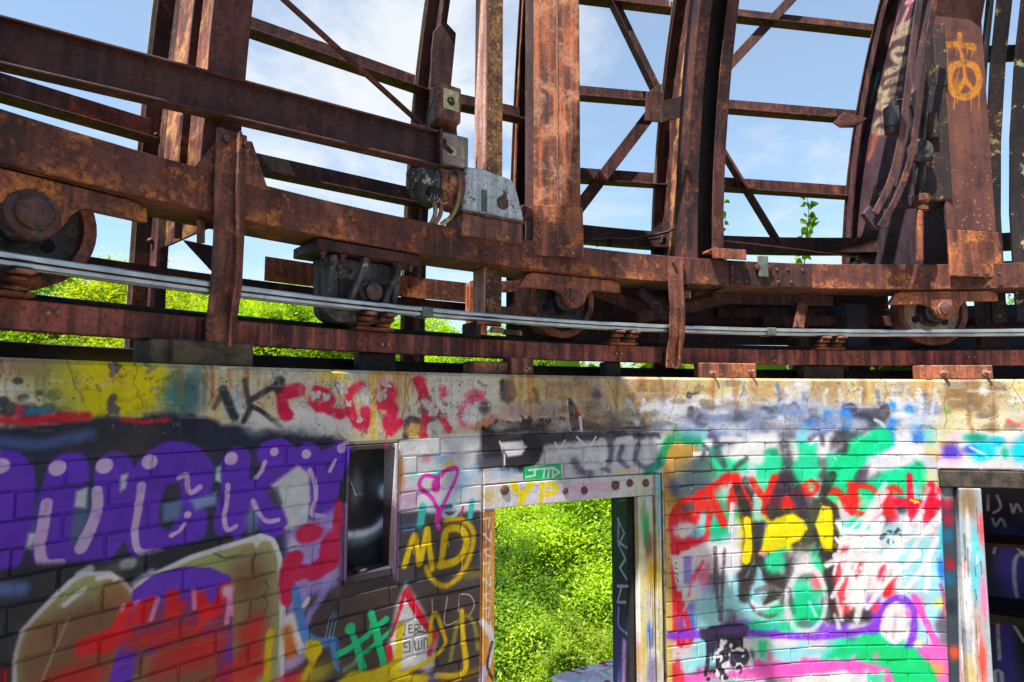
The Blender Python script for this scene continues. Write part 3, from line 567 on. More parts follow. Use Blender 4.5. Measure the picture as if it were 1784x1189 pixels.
    for P in ([(212, 1062), (215, 1056)], [(236, 1052), (240, 1050)], [(274, 1045), (262, 1082)], [(337, 1030), (338, 1060)], [(392, 1026), (398, 1040), (394, 1085)], [(400, 1030), (402, 1070)]): S((226, 130, 160), 8, P, .5, .9)
    B((232, 170, 196), 396, 1030, 12, 12, .9)
    for w_, P in [(5, [(118, 1080), (70, 1190)]), (3, [(120, 1030), (100, 1060)]), (9, [(146, 1028), (112, 1055)])]: S((206, 206, 214), w_, P, .4, .9 if w_ == 9 else .25)
    S(white, 9, [(170, 1008), (192, 1005), (200, 1010)], .4); S((214, 218, 214), 8, [(450, 935), (476, 944), (488, 985), (493, 1080), (488, 1200)], .2)
    S((196, 160, 10), 14, [(470, 1105), (466, 1150), (460, 1260)], .5, .9)
    for y0 in (1060, 1090, 1120, 1150): S((150, 96, 60), 1.6, [(200, y0 + 12), (300, y0 - 16), (400, y0 - 42)], .4, .7)
    for P in ([(462, 1013), (468, 1025), (458, 1038), (466, 1052), (460, 1070)], [(445, 965), (440, 985), (444, 1010)], [(372, 965), (392, 974), (420, 968)]): S((40, 40, 36), 1.8, P, .3, .8, False)
    # ---- lilac and crimson patch beside the niche
    F((150, 134, 206), [(496, 930), (560, 900), (592, 880), (592, 1040), (540, 1060), (500, 1090)], 10, .9); F((52, 44, 48), [(540, 1040), (592, 1020), (592, 1260), (500, 1260), (520, 1110)], 12); B((206, 206, 220), 540, 925, 18, 14, .8); B((214, 214, 226), 512, 950, 10, 20, .6)
    for x, y, rx, ry in [(538, 930, 24, 15), (575, 960, 16, 30), (512, 975, 14, 14), (520, 1000, 20, 12), (548, 1000, 16, 12), (500, 1010, 14, 40), (566, 985, 20, 14), (500, 1042, 9, 10), (588, 905, 8, 30)]: B(crim, x, y, rx, ry, .95, 1.4)
    S((152, 140, 214), 14, [(572, 1010), (560, 1040), (540, 1070), (530, 1100)], .7, .7); S((66, 112, 168), 17, [(514, 1030), (520, 1065), (530, 1105), (552, 1122), (580, 1120), (586, 1150), (596, 1170)], .2); S((214, 214, 220), 16, [(505, 1080), (512, 1105), (524, 1132)], .3); S((222, 222, 228), 9, [(530, 1056), (537, 1046)], .3)
    S((196, 104, 50), 20, [(500, 1100), (508, 1150)], .6, .9); S((170, 150, 210), 18, [(500, 1160), (520, 1150), (532, 1130)], .7, .8); B(yellow, 545, 1135, 13, 16, .95, 1.5); S(yellow, 12, [(540, 1120), (545, 1150), (530, 1180)], .6); S((190, 30, 60), 22, [(490, 1190), (520, 1180)], .8, .8); B((190, 180, 40), 548, 1175, 30, 18, .6)
    for x in (566, 572, 578): S((120, 176, 206), 1.6, [(x + 16, 1068), (x + 6, 1085), (x, 1112)], .3, .9)
    # ---- pier between niche and doorway
    F((56, 48, 48), [(590, 1010), (845, 1010), (845, 1260), (590, 1260)], 8); F((52, 50, 54), [(690, 895), (838, 890), (838, 1020), (690, 1030)], 6)
    F((216, 216, 220), [(692, 770), (838, 755), (838, 890), (692, 895)], 5); F((196, 198, 204), [(740, 768), (838, 757), (838, 800), (745, 806)], 5); F((236, 236, 238), [(736, 766), (756, 806), (702, 812)], 2)  # white triangle: sunlit patch and its shadow edge painted in
    for col, x, y, rx, ry in [((118, 156, 216), 772, 802, 18, 12), ((122, 158, 214), 800, 838, 22, 26), ((150, 178, 220), 742, 800, 16, 8), ((216, 176, 80), 782, 812, 12, 10), ((90, 200, 200), 760, 826, 12, 9), ((222, 120, 110), 742, 800, 10, 8), ((196, 204, 226), 820, 870, 22, 20), ((206, 140, 196), 712, 870, 20, 20), ((222, 176, 206), 702, 845, 14, 22), ((150, 204, 206), 720, 830, 16, 14), ((190, 110, 60), 697, 830, 8, 40), ((150, 186, 226), 830, 820, 14, 16), ((168, 200, 226), 760, 880, 24, 14)]: B(col, x, y, rx, ry, .8)
    B((56, 60, 68), 842, 800, 14, 22, .8); F((60, 60, 70), [(690, 893), (740, 890), (740, 930), (690, 930)], 8, .9); B((70, 100, 130), 715, 920, 20, 8, .6)
    S(teal, 15, [(736, 884), (732, 915)], .3); S(teal, 10, [(822, 874), (818, 902)], .3); S((196, 30, 90), 4, [(806, 884), (801, 903)], .4); S((60, 92, 150), 8, [(770, 885), (785, 883)], .6)
    S((156, 216, 232), 9, [(782, 868), (796, 878), (796, 894), (782, 903), (769, 895), (768, 878), (782, 868)], .35, .95); S((90, 140, 190), 5, [(782, 886)], .6)
    PK = (212, 50, 150)
    S(PK, 7, [(760, 832), (738, 830), (730, 848), (750, 866), (760, 884), (764, 905)], .25); S(PK, 7, [(760, 842), (772, 824), (790, 816), (797, 824), (784, 856), (770, 884), (764, 905)], .25); S(PK, 17, [(758, 844), (760, 852)], .3); S(PK, 10, [(764, 888), (761, 906), (764, 920)], .4, .95, True, .3, 2)
    MD = (214, 170, 16)
    S(MD, 12, [(704, 986), (714, 952), (722, 934), (727, 960), (730, 984), (738, 950), (744, 922), (748, 960), (753, 992)], .4, .95, True, .2, 3); S(MD, 13, [(768, 988), (772, 955), (778, 926), (800, 922), (812, 940), (806, 966), (790, 980), (766, 986)], .4, .95, True, .2, 2); S(MD, 11, [(776, 908), (806, 908), (824, 930), (818, 970), (800, 1005), (774, 1022), (752, 1010), (742, 990)], .7, .8)
    B((120, 110, 30), 820, 1000, 26, 10, .5)
    F((212, 212, 216), [(706, 1018), (732, 1060), (760, 1110), (754, 1160), (690, 1170), (676, 1130), (690, 1060)], 9, .97)
    S((196, 20, 44), 8, [(704, 1034), (694, 1070), (682, 1108)], .2); S((196, 20, 44), 13, [(709, 1032), (718, 1052), (735, 1080), (754, 1108)], .2); S((176, 30, 44), 14, [(676, 1130), (678, 1150)], .3); S((176, 40, 44), 10, [(758, 1104), (748, 1140)], .4, .8)
    K = (30, 30, 34)
    for P in ([(691, 1112), (693, 1092), (704, 1109), (706, 1089)], [(718, 1090), (712, 1090), (712, 1104), (719, 1103)], [(712, 1097), (717, 1096)], [(722, 1104), (722, 1089), (729, 1089), (728, 1096), (723, 1097), (730, 1103)], [(731, 1102), (732, 1088), (739, 1090), (738, 1100), (731, 1102)], [(747, 1088), (741, 1090), (747, 1097), (740, 1103)], [(720, 1108), (730, 1102), (742, 1104)], [(696, 1124), (697, 1137)], [(690, 1136), (692, 1142)], [(696, 1116), (697, 1118)], [(703, 1122), (713, 1119), (714, 1136), (702, 1138)], [(703, 1122), (704, 1129), (709, 1128)], [(722, 1118), (723, 1134), (729, 1132), (728, 1118)], [(729, 1132), (734, 1130), (734, 1116)], [(738, 1132), (738, 1114), (744, 1113), (744, 1130)]): S(K, 1.7, P, .25, 1, False, 0)
    for w_, P in [(12, [(588, 1142), (612, 1128), (640, 1108)]), (13, [(610, 1096), (622, 1130), (632, 1166)]), (13, [(646, 1070), (656, 1108), (668, 1158)]), (12, [(646, 1100), (672, 1080)]), (9, [(622, 1148), (650, 1126), (680, 1100)]), (20, [(609, 1096)]), (12, [(648, 1092), (656, 1098)])]: S((0, 172, 112), w_, P, .12, 1, True, .15)
    S((90, 150, 110), 9, [(600, 1168), (630, 1148)], .6, .7)
    for P in ([(752, 1044), (753, 1070)], [(779, 1041), (774, 1088), (796, 1083)], [(801, 1036), (798, 1065)], [(801, 1036), (818, 1038), (826, 1055), (818, 1072)]): S((196, 190, 180), 1.8, P, .3, .9)
    S(MD, 14, [(697, 1092), (694, 1130), (690, 1175)], .5, .95); S(MD, 8, [(748, 1120), (752, 1078), (760, 1072), (772, 1105), (774, 1125), (750, 1150), (715, 1168), (690, 1180)], .5, .85); S(MD, 10, [(804, 1066), (806, 1110), (808, 1172), (760, 1178)], .4, .9); S((150, 140, 40), 8, [(784, 1150), (796, 1090), (812, 1074), (826, 1090), (832, 1130)], .7, .6)
    F((214, 176, 20), [(575, 1200), (610, 1172), (650, 1168), (690, 1150), (696, 1180), (680, 1240), (570, 1240)], 6); B((150, 130, 30), 800, 1180, 50, 10, .5); B((120, 130, 200), 740, 1185, 30, 8, .6); B((200, 190, 200), 745, 1165, 12, 8, .8); S((214, 176, 20), 14, [(696, 1182), (740, 1184)], .7)
    # ---- left door post, lintel board
    F((158, 116, 66), [(838, 840), (866, 840), (866, 1260), (834, 1260)], 1.5); B((104, 60, 44), 846, 935, 8, 40, .7); B((186, 140, 90), 856, 1000, 6, 60, .6)
    for k, y in enumerate(range(905, 1090, 26)): S((206, 196, 186), 2.4, [[(842, y), (852, y - 2), (850, y + 16)], [(842, y), (854, y + 14), (854, y - 4)], [(853, y), (843, y + 2), (846, y + 10), (854, y + 14)]][k % 3], .3, .85, False); 
    for y in range(905, 1090, 26): S((206, 196, 186), 2.2, [(846, y - 4), (846, y + 18)], .3, .7)
    S((196, 190, 206), 12, [(840, 1085), (856, 1110), (852, 1150), (838, 1185)], .5, .9); S((40, 36, 40), 6, [(856, 1120), (848, 1160), (858, 1185)], .4, .9); S((150, 130, 170), 8, [(838, 1165), (844, 1200)], .6, .8)
    F((196, 192, 194), [(836, 838), (1152, 826), (1152, 870), (836, 892)], 1.5); B((186, 150, 96), 850, 865, 14, 16, .7)
    for _ in range(46): x = random.uniform(845, 1140); S(random.choice([(120, 110, 104), (216, 212, 210), (150, 138, 130)]), random.uniform(.8, 2), [(x, 862 - (x - 860) * .075 + random.uniform(-16, 14)), (x + random.uniform(20, 60), 860 - (x - 830) * .075 + random.uniform(-14, 14))], .4, .6)
    B((216, 150, 204), 1020, 850, 44, 10, .8); B((206, 160, 214), 960, 872, 40, 8, .7); B((190, 160, 206), 1010, 868, 30, 8, .6)
    YP = (228, 192, 20)
    S(YP, 10, [(893, 845), (900, 856), (909, 864)], .15, 1, True, .7); S(YP, 10, [(925, 843), (914, 858), (906, 877)], .15, 1, True, .7); S(YP, 10, [(943, 844), (943, 862), (941, 876)], .15, 1, True, .8); S(YP, 8, [(942, 846), (960, 845), (968, 852), (960, 860), (946, 862)], .15, 1, True, .7)
    S((30, 120, 80), 12, [(1128, 835), (1116, 850), (1112, 866)], .6, .85); S((44, 38, 56), 2, [(1066, 850), (1078, 840)], .3); S((44, 38, 56), 2, [(1066, 841), (1078, 852)], .3)
    # ---- courses over the doorway
    F((176, 176, 186), [(838, 757), (1152, 750), (1152, 828), (838, 840)], 4); F((42, 40, 46), [(838, 756), (1010, 752), (1150, 752), (1150, 764), (1000, 770), (946, 778), (930, 806), (900, 812), (838, 818)], 6, .95, .5)
    F((40, 38, 44), [(876, 765), (938, 762), (946, 785), (930, 806), (880, 812)], 4)
    S((34, 32, 38), 26, [(858, 770), (862, 800)], .4, .95); S((34, 32, 38), 26, [(920, 766), (936, 786), (912, 808), (880, 812)], .4, .95); F((206, 208, 214), [(870, 772), (910, 769), (917, 780), (908, 793), (884, 797)], 3, .95); F((70, 70, 80), [(836, 800), (880, 796), (880, 815), (836, 822)], 5, .8); B((150, 168, 200), 880, 826, 22, 9, .8); B((190, 190, 196), 850, 835, 20, 8, .8)
    for w_, P in [(6, [(950, 795), (985, 788), (1010, 788)]), (5, [(1025, 790), (1070, 793)])]: S((216, 216, 220), w_, P, .5, .8)
    for P in ([(966, 772), (976, 790), (986, 806)], [(984, 768), (972, 790), (964, 808)], [(1004, 762), (1020, 778)], [(1038, 762), (1028, 778)], [(1018, 806), (1026, 788), (1030, 778)], [(1022, 780), (1034, 804)], [(990, 812), (996, 812), (1004, 822), (1012, 810)], [(870, 770), (878, 795), (878, 812)]): S((222, 222, 224), 3.2, P, .35, .95, False)
    for w_, P in [(13, [(1062, 762), (1064, 790), (1060, 806)]), (12, [(1084, 780), (1078, 800), (1092, 812)]), (11, [(1112, 776), (1106, 800), (1124, 816), (1146, 808)]), (16, [(1000, 806), (1010, 820), (1028, 826)]), (10, [(1042, 812), (1060, 820)])]: S((74, 76, 92), w_, P, .7, .85)
    for w_, P in [(13, [(1048, 770), (1050, 800)]), (10, [(1076, 768), (1098, 764)]), (10, [(1098, 784), (1096, 806)]), (12, [(1124, 772), (1128, 800)]), (8, [(1020, 815), (1050, 812)])]: S((226, 226, 230), w_, P, .7, .8)
    B((206, 150, 100), 1090, 822, 20, 6, .6)
    F((14, 154, 88), [(911, 815), (976, 809), (978, 833), (911, 837)], 1); 
    for P in ([(921, 820), (938, 818)], [(931, 819), (931, 829), (916, 832)], [(942, 818), (960, 816)], [(948, 818), (946, 832)], [(956, 817), (954, 832)], [(962, 816), (962, 831), (974, 824), (964, 816)]): S((228, 236, 230), 3.6, P, .2, 1, False)
    # ---- right of the doorway
    COLS = dict(W=(214, 216, 222), w=(176, 178, 196), G=(46, 200, 136), g=(22, 128, 88), T=(110, 168, 160), K=(42, 38, 42), k=(92, 90, 98), R=(198, 36, 34), r=(206, 84, 96), P=(226, 190, 206), p=(218, 80, 156), C=(146, 208, 226), c=(112, 182, 208), B=(52, 100, 190), V=(108, 60, 186), v=(140, 130, 204), Y=(226, 198, 14), O=(168, 130, 68), D=(60, 72, 80), L=(146, 212, 182), N=(50, 46, 80), X=(204, 26, 50))
    UNDER = """g g T N k w W W k c w k K G w B W B T O
O O D g w W W g W G w w K G w W W W O V
O O D D G L w G G k G k L G G w W g w P
O D T L R w L R K L k K G k k G G G T O
O D D R L K w R K R L K R R g R G R L X
O D R R R K L R R k K Y R R G X D X X P
R R D G G Y L Y Y K K Y w G W X w X X w
X W T G w Y K Y Y g k Y G T W k w w X c
X X w T w Y K g Y K k Y W W W w w c w c
X W P k w Y K G k W g K r W C C C c c B
X v r k C K C G K P G K r r W X C c c B
X v r k C K C K w G r K r k P X W C W V
X W v k C K k K w G G K r W P r C p C k
X v C k C C k G k G w K k W V w V p C Y
X B C C k C C G w G g k k k V P W p C k
R V C N N V G V G w V V V w V P W V C k
r r C N N W L W W C w T G g G G w V p k
P W C N k N L C c C w G G w p G G p p R
R C N K w p p p p p p p p p p G G G O p
R p p w L L w k k w w W W w G p G G k p""".split('\n')
    cells = [(j, i, ch) for i, row in enumerate(UNDER) for j, ch in enumerate(row.split())]; random.shuffle(cells)
    for j, i, ch in cells:
        for _ in range(2):
            x, y = 1172 + 25 * j + random.uniform(-5, 5), 766 + 22 * i + random.uniform(-5, 5)
            if random.random() < .5: B(COLS[ch], x, y, 15, 13, .9, 1.0, .9)
            else:
                a_ = random.uniform(-.6, 2.0); S(COLS[ch], random.uniform(14, 22), [(x - 9 * math.cos(a_), y - 9 * math.sin(a_)), (x + 9 * math.cos(a_), y + 9 * math.sin(a_))], .75, .92, False, .5)
    B((168, 128, 62), 1176, 810, 20, 60, .95); F((172, 132, 66), [(1162, 795), (1196, 792), (1184, 890), (1162, 890)], 8, .95); F((196, 160, 90), [(1158, 885), (1170, 885), (1172, 1260), (1158, 1260)], 3, .9)
    B((62, 74, 82), 1208, 845, 40, 46, .95); B((50, 66, 110), 1176, 850, 12, 16, .6); B((60, 96, 82), 1240, 815, 26, 22, .7)
    S((22, 122, 80), 15, [(1215, 766), (1180, 764), (1158, 780), (1150, 806), (1128, 826), (1116, 850)], .6, .9); S((30, 110, 84), 10, [(1190, 766), (1215, 772)], .7, .8)
    GR = (44, 204, 138)
    F(GR, [(1238, 800), (1300, 795), (1300, 822), (1250, 826)], 7, .9); F(GR, [(1312, 797), (1362, 796), (1350, 838), (1318, 832)], 6, .95); F(GR, [(1378, 770), (1422, 772), (1424, 845), (1376, 850)], 6); F(GR, [(1440, 790), (1486, 795), (1470, 850), (1444, 850)], 8, .95); F(GR, [(1330, 830), (1350, 850), (1330, 860), (1300, 840)], 8, .7)
    B((120, 190, 160), 1255, 875, 20, 20, .6); B((20, 130, 96), 1250, 905, 26, 40, .7); F((0, 160, 110), [(1232, 880), (1262, 900), (1270, 930), (1240, 930)], 7, .8); B((40, 180, 130), 1360, 945, 16, 18, .7)
    for w_, P in [(20, [(1280, 795), (1305, 778), (1345, 770)]), (18, [(1345, 770), (1378, 778), (1382, 796)]), (12, [(1230, 775), (1260, 765), (1290, 768)]), (10, [(1412, 770), (1425, 760), (1438, 766)]), (14, [(1432, 790), (1446, 760)]), (8, [(1210, 792), (1230, 790)]), (22, [(1290, 780), (1320, 800)])]: S((232, 232, 234), w_, P, .7, .9)
    for w_, P in [(14, [(1246, 762), (1250, 790), (1262, 812)]), (20, [(1366, 775), (1372, 810), (1358, 850)]), (10, [(1300, 800), (1280, 815)]), (10, [(1410, 766), (1428, 756), (1434, 775)]), (18, [(1452, 768), (1476, 762), (1512, 742)]), (16, [(1486, 850), (1500, 826), (1540, 805)]), (8, [(1225, 776), (1232, 782)]), (9, [(1226, 790), (1222, 800)])]: S((60, 58, 68), w_, P, .8, .85)
    S((0, 184, 116), 38, [(1534, 768), (1500, 790), (1474, 818), (1456, 852)], .15); S((30, 196, 130), 18, [(1470, 830), (1450, 868)], .5, .9)
    S((0, 182, 118), 26, [(1506, 858), (1540, 838), (1580, 822), (1604, 830)], .5, .95); F((28, 178, 120), [(1545, 822), (1606, 818), (1610, 880), (1560, 860)], 10, .85); F((206, 206, 216), [(1510, 800), (1545, 785), (1580, 790), (1580, 812), (1530, 822), (1500, 840)], 8, .9); F((60, 50, 62), [(1496, 820), (1515, 812), (1508, 850), (1494, 846)], 6, .8); B((150, 190, 206), 1590, 865, 16, 20, .7); B((190, 186, 140), 1625, 832, 16, 14, .8)
    B((96, 204, 150), 1510, 882, 18, 16, .9); B((150, 220, 180), 1465, 880, 8, 10, .8); F((54, 200, 140), [(1480, 905), (1520, 905), (1510, 930), (1480, 928)], 6, .9)
    B((150, 176, 200), 1220, 905, 30, 12, .7)
    # @TAYMOSH
    TX = (208, 30, 26)
    S(TX, 13, [(1232, 918), (1236, 892), (1222, 874), (1198, 872), (1178, 888), (1170, 912), (1182, 940), (1210, 948), (1232, 930)], .5, .9); S(TX, 22, [(1198, 902), (1206, 906)], .6, .9); S(TX, 13, [(1214, 902), (1216, 880), (1214, 866)], .6, .85)
    S(TX, 13, [(1216, 862), (1240, 850), (1268, 830)], .5, .95); S(TX, 15, [(1236, 860), (1246, 882), (1260, 912)], .4, .95); S(TX, 16, [(1282, 838), (1276, 866), (1274, 890)], .5, .95); S(TX, 14, [(1284, 838), (1298, 864), (1306, 886)], .5, .9); S(TX, 10, [(1274, 868), (1300, 866)], .6, .8)
    S(TX, 13, [(1310, 838), (1322, 858), (1332, 870)], .5, .95); S(TX, 15, [(1348, 834), (1338, 862), (1332, 890)], .5, .95); F((206, 24, 28), [(1352, 885), (1371, 862), (1386, 885)], 4); S(TX, 8, [(1412, 838), (1398, 848), (1402, 862), (1420, 858), (1424, 846), (1412, 838)], .6, .85)
    S(TX, 14, [(1446, 855), (1464, 862), (1476, 886)], .5, .9); S(TX, 15, [(1482, 846), (1488, 862), (1484, 892)], .4, .95); S(TX, 10, [(1494, 848), (1515, 850), (1530, 862)], .5, .8); S(TX, 11, [(1494, 896), (1516, 900)], .5, .9); S((196, 40, 30), 10, [(1546, 886), (1542, 862), (1555, 850), (1568, 858)], .5, .9); S(TX, 15, [(1545, 885), (1546, 900)], .6, .8); S((214, 40, 84), 11, [(1536, 866), (1528, 890), (1514, 906)], .6, .85)
    RH = (206, 14, 44)
    S(RH, 11, [(1584, 830), (1586, 870), (1590, 916)], .4, .95); S(RH, 13, [(1622, 846), (1618, 880), (1622, 920)], .4, .95); S(RH, 15, [(1562, 876), (1600, 878), (1640, 880)], .3); S((232, 170, 40), 4, [(1586, 872), (1600, 876)], .4)
    # red upright and pinkish field
    S((206, 26, 48), 17, [(1172, 905), (1176, 960), (1180, 1030), (1186, 1120)], .3); S((216, 30, 50), 12, [(1172, 955), (1200, 952), (1228, 940)], .4, .95); S((206, 30, 50), 10, [(1178, 1030), (1194, 1070), (1204, 1120)], .4, .9); S((206, 40, 60), 20, [(1180, 1160), (1184, 1195)], .5, .9); F((206, 40, 60), [(1164, 905), (1200, 905), (1190, 930), (1166, 930)], 5, .9)
    B((226, 226, 230), 1192, 925, 18, 14, .9); B((110, 190, 214), 1214, 930, 12, 8, .9)
    F((236, 218, 230), [(1205, 955), (1235, 945), (1300, 960), (1300, 990), (1250, 1000), (1200, 990)], 9, .9); F((226, 226, 232), [(1168, 968), (1190, 968), (1196, 1030), (1180, 1030)], 5)
    F((126, 116, 200), [(1190, 970), (1206, 970), (1202, 1020), (1190, 1018)], 4, .95); S((214, 70, 96), 9, [(1224, 980), (1208, 1010), (1200, 1040)], .5, .9); S((224, 110, 130), 12, [(1232, 985), (1226, 1020)], .6, .8); B((214, 206, 226), 1212, 1030, 12, 16, .8); S((76, 70, 150), 9, [(1182, 1080), (1184, 1095)], .5, .9); B((126, 110, 190), 1205, 1060, 10, 10, .7); B((226, 214, 150), 1196, 1045, 12, 5, .7)
    for P in ([(1176, 980), (1178, 984)], [(1175, 990), (1180, 992)], [(1176, 1000), (1181, 1002)], [(1178, 1006), (1182, 1014)]): S(K, 1.6, P, .3)
    for x, y, rx, ry in [(1240, 1060, 26, 30), (1230, 1150, 40, 14), (1225, 1125, 20, 12), (1300, 1050, 26, 22), (1360, 1138, 40, 12), (1270, 1030, 20, 20), (1420, 1138, 30, 8), (1320, 1030, 14, 30)]: B(cyan, x, y, rx, ry, .85)
    S((84, 78, 86), 8, [(1246, 955), (1247, 1010), (1254, 1080)], .4, .9); S((84, 78, 86), 8, [(1262, 958), (1258, 1020), (1256, 1080)], .4, .9); S((226, 226, 232), 8, [(1274, 960), (1270, 1020)], .6, .8); S((222, 224, 232), 9, [(1276, 880), (1272, 925)], .5, .9)
    # black-outlined yellow piece
    BK = (40, 36, 36)
    S(BK, 17, [(1284, 850), (1294, 874), (1302, 895)], .5); S(BK, 26, [(1296, 890), (1306, 940), (1300, 985), (1306, 1000)], .6, .9); S(BK, 24, [(1310, 985), (1298, 1020), (1296, 1040)], .5, .95); S(BK, 16, [(1322, 972), (1338, 1004), (1354, 1030)], .5, .95); S(BK, 18, [(1388, 968), (1370, 1006), (1352, 1036), (1334, 1046)], .5, .95)
    S((44, 34, 46), 26, [(1346, 892), (1356, 862), (1372, 838), (1388, 862), (1400, 892)], .6, .92); S(BK, 16, [(1342, 900), (1375, 893), (1406, 905), (1416, 925)], .6, .9); S(BK, 18, [(1450, 830), (1436, 858), (1424, 890)], .5, .95); S((56, 60, 40), 26, [(1426, 886), (1412, 930), (1396, 960)], .7, .9); S(BK, 13, [(1440, 876), (1455, 890), (1456, 930), (1452, 965)], .5, .95); S(BK, 24, [(1424, 930), (1442, 985), (1450, 1030), (1458, 1075)], .5, .95); S(BK, 22, [(1448, 1050), (1470, 1070), (1510, 1070)], .8, .8); B(BK, 1466, 1074, 26, 14, .9)
    YL = (232, 204, 12)
    S(YL, 16, [(1301, 908), (1304, 945), (1299, 975)], .2); F(YL, [(1326, 958), (1334, 925), (1352, 904), (1380, 896), (1400, 908), (1406, 922), (1392, 942), (1366, 952), (1346, 962), (1322, 966)], 4); F(YL, [(1432, 882), (1446, 885), (1450, 930), (1449, 960), (1434, 958), (1420, 915)], 3.5); S((190, 170, 20), 3, [(1384, 915), (1386, 935)], .8, .6)
    B((206, 206, 216), 1398, 985, 20, 30, .8); B((44, 190, 136), 1350, 985, 18, 16, .8); B((190, 130, 160), 1330, 965, 8, 6, .7)
    S((90, 84, 84), 10, [(1316, 1030), (1340, 1024), (1360, 1030)], .6, .85); S((84, 74, 74), 8, [(1306, 1050), (1318, 1068), (1345, 1074), (1362, 1055), (1364, 1030)], .5, .85); S((70, 66, 74), 9, [(1372, 1005), (1376, 1040), (1384, 1068)], .6, .85); B((40, 186, 130), 1350, 1062, 26, 8, .8); B((0, 176, 116), 1405, 1065, 28, 30, .9); B((44, 190, 136), 1325, 1092, 40, 10, .9); B((190, 100, 110), 1418, 1018, 10, 8, .8); B((70, 74, 78), 1400, 1006, 26, 8, .7)
    S((226, 228, 234), 10, [(1376, 1020), (1392, 996), (1416, 992), (1432, 1015), (1438, 1050), (1428, 1085), (1404, 1102), (1382, 1092), (1370, 1060), (1372, 1030)], .6, .6); S((226, 228, 234), 8, [(1310, 1050), (1330, 1060), (1352, 1050)], .7, .7); B((84, 78, 84), 1400, 1086, 14, 9, .8)
    # red, white and sky-blue tangle
    for x, y, rx, ry in [(1468, 1020, 14, 34), (1500, 975, 10, 14), (1490, 1000, 10, 20), (1548, 1010, 9, 26), (1470, 1060, 14, 12), (1525, 1060, 10, 10)]: B((206, 56, 66), x, y, rx, ry, .9)
    S((202, 30, 40), 15, [(1558, 1000), (1550, 1020), (1544, 1036)], .4, .95)
    for x, y, rx, ry in [(1600, 945, 30, 40), (1570, 960, 26, 30), (1620, 1010, 24, 60), (1590, 1010, 30, 40), (1640, 960, 12, 60), (1610, 1100, 30, 26), (1556, 930, 22, 20)]: B((138, 202, 222), x, y, rx, ry, .8)
    B((30, 90, 190), 1640, 990, 8, 22, .9); B((40, 160, 196), 1642, 945, 6, 30, .8); B((70, 74, 90), 1508, 1010, 12, 26, .7); B((60, 60, 70), 1540, 905, 16, 8, .7)
    for w_, P in [(13, [(1535, 905), (1520, 960), (1500, 1040), (1492, 1080)]), (9, [(1468, 985), (1486, 1010), (1488, 1050)]), (10, [(1476, 1050), (1498, 1010), (1520, 985)]), (9, [(1510, 1060), (1550, 1010), (1600, 965)]), (9, [(1556, 1050), (1600, 1000), (1632, 940)]), (12, [(1440, 985), (1475, 970), (1520, 975)]), (8, [(1548, 960), (1590, 935), (1625, 925)]), (10, [(1602, 900), (1606, 930), (1640, 900)]), (12, [(1460, 912), (1470, 925), (1510, 930)]), (14, [(1525, 985), (1545, 975), (1560, 990)]), (8, [(1580, 905), (1570, 940)]), (9, [(1618, 975), (1614, 1030)])]: S((234, 234, 240), w_, P, .6, .85)
    c.spots((60, 58, 64), 1535, 920, 1570, 950, 12, 2, 6, .8); c.spots((240, 240, 244), 1440, 930, 1560, 1000, 40, 2, 7, .8)
    B((214, 206, 50), 1646, 1060, 6, 22, .9); S((130, 60, 140), 7, [(1638, 1020), (1645, 1045), (1642, 1080)], .5, .8); B((80, 70, 90), 1640, 1090, 14, 18, .8)
    for _ in range(14): S(random.choice([(236, 236, 240), (150, 206, 224), (226, 214, 226), (206, 220, 230)]), random.uniform(4, 11), [(x_ := random.uniform(1190, 1640), y_ := random.uniform(965, 1095)), (x_ + random.uniform(-14, 22), y_ - random.uniform(10, 46))], .8, random.uniform(.25, .6))
    for _ in range(12):
        x, y = random.uniform(1440, 1600), random.uniform(960, 1080); S((232, 232, 238), random.uniform(5, 10), [(x, y), (x + random.uniform(16, 30), y - random.uniform(40, 70)), (x + random.uniform(30, 70), y - random.uniform(60, 130))], .6, random.uniform(.4, .8))
    for _ in range(60): c.spots(random.choice([(236, 236, 240), (50, 46, 50), (190, 40, 60), (60, 190, 140)]), 1160, 780, 1650, 1190, 1, .8, 2.6, .8)
    # violet line, pink lines, drips, lower right
    VI = (104, 48, 190)
    S(VI, 12, [(1166, 1108), (1230, 1106), (1310, 1104), (1370, 1108), (1430, 1110), (1490, 1102), (1518, 1098)], .5, .95); S(VI, 12, [(1522, 1104), (1532, 1068), (1552, 1046), (1574, 1044), (1590, 1062), (1592, 1100), (1580, 1135)], .4, .95); S(VI, 20, [(1520, 1098)], .5)
    F((224, 204, 214), [(1536, 1080), (1558, 1052), (1574, 1054), (1580, 1100), (1556, 1130), (1534, 1120)], 4, .95); B((200, 196, 204), 1566, 1085, 7, 24, .8); S((140, 130, 140), 6, [(1560, 1070), (1556, 1110)], .7, .7)
    S(pink, 12, [(1592, 1040), (1606, 1070), (1622, 1104), (1634, 1126)], .2); F((226, 92, 160), [(1604, 1128), (1652, 1124), (1662, 1170), (1670, 1260), (1640, 1260), (1630, 1160)], 5); S((224, 80, 156), 18, [(1290, 1176), (1350, 1170), (1430, 1164), (1530, 1156), (1552, 1172), (1580, 1210)], .3); S((224, 90, 160), 14, [(1200, 1184), (1290, 1176)], .6, .9)
    F((0, 172, 100), [(1490, 1150), (1500, 1108), (1530, 1105), (1562, 1130), (1590, 1128), (1630, 1170), (1640, 1260), (1590, 1260), (1548, 1165)], 6); F((0, 178, 110), [(1440, 1146), (1460, 1126), (1500, 1118), (1500, 1140)], 6, .95); B((232, 150, 90), 1634, 1166, 12, 14, .8); B((236, 226, 150), 1600, 1122, 10, 6, .8); B((160, 120, 130), 1525, 1145, 8, 12, .8)
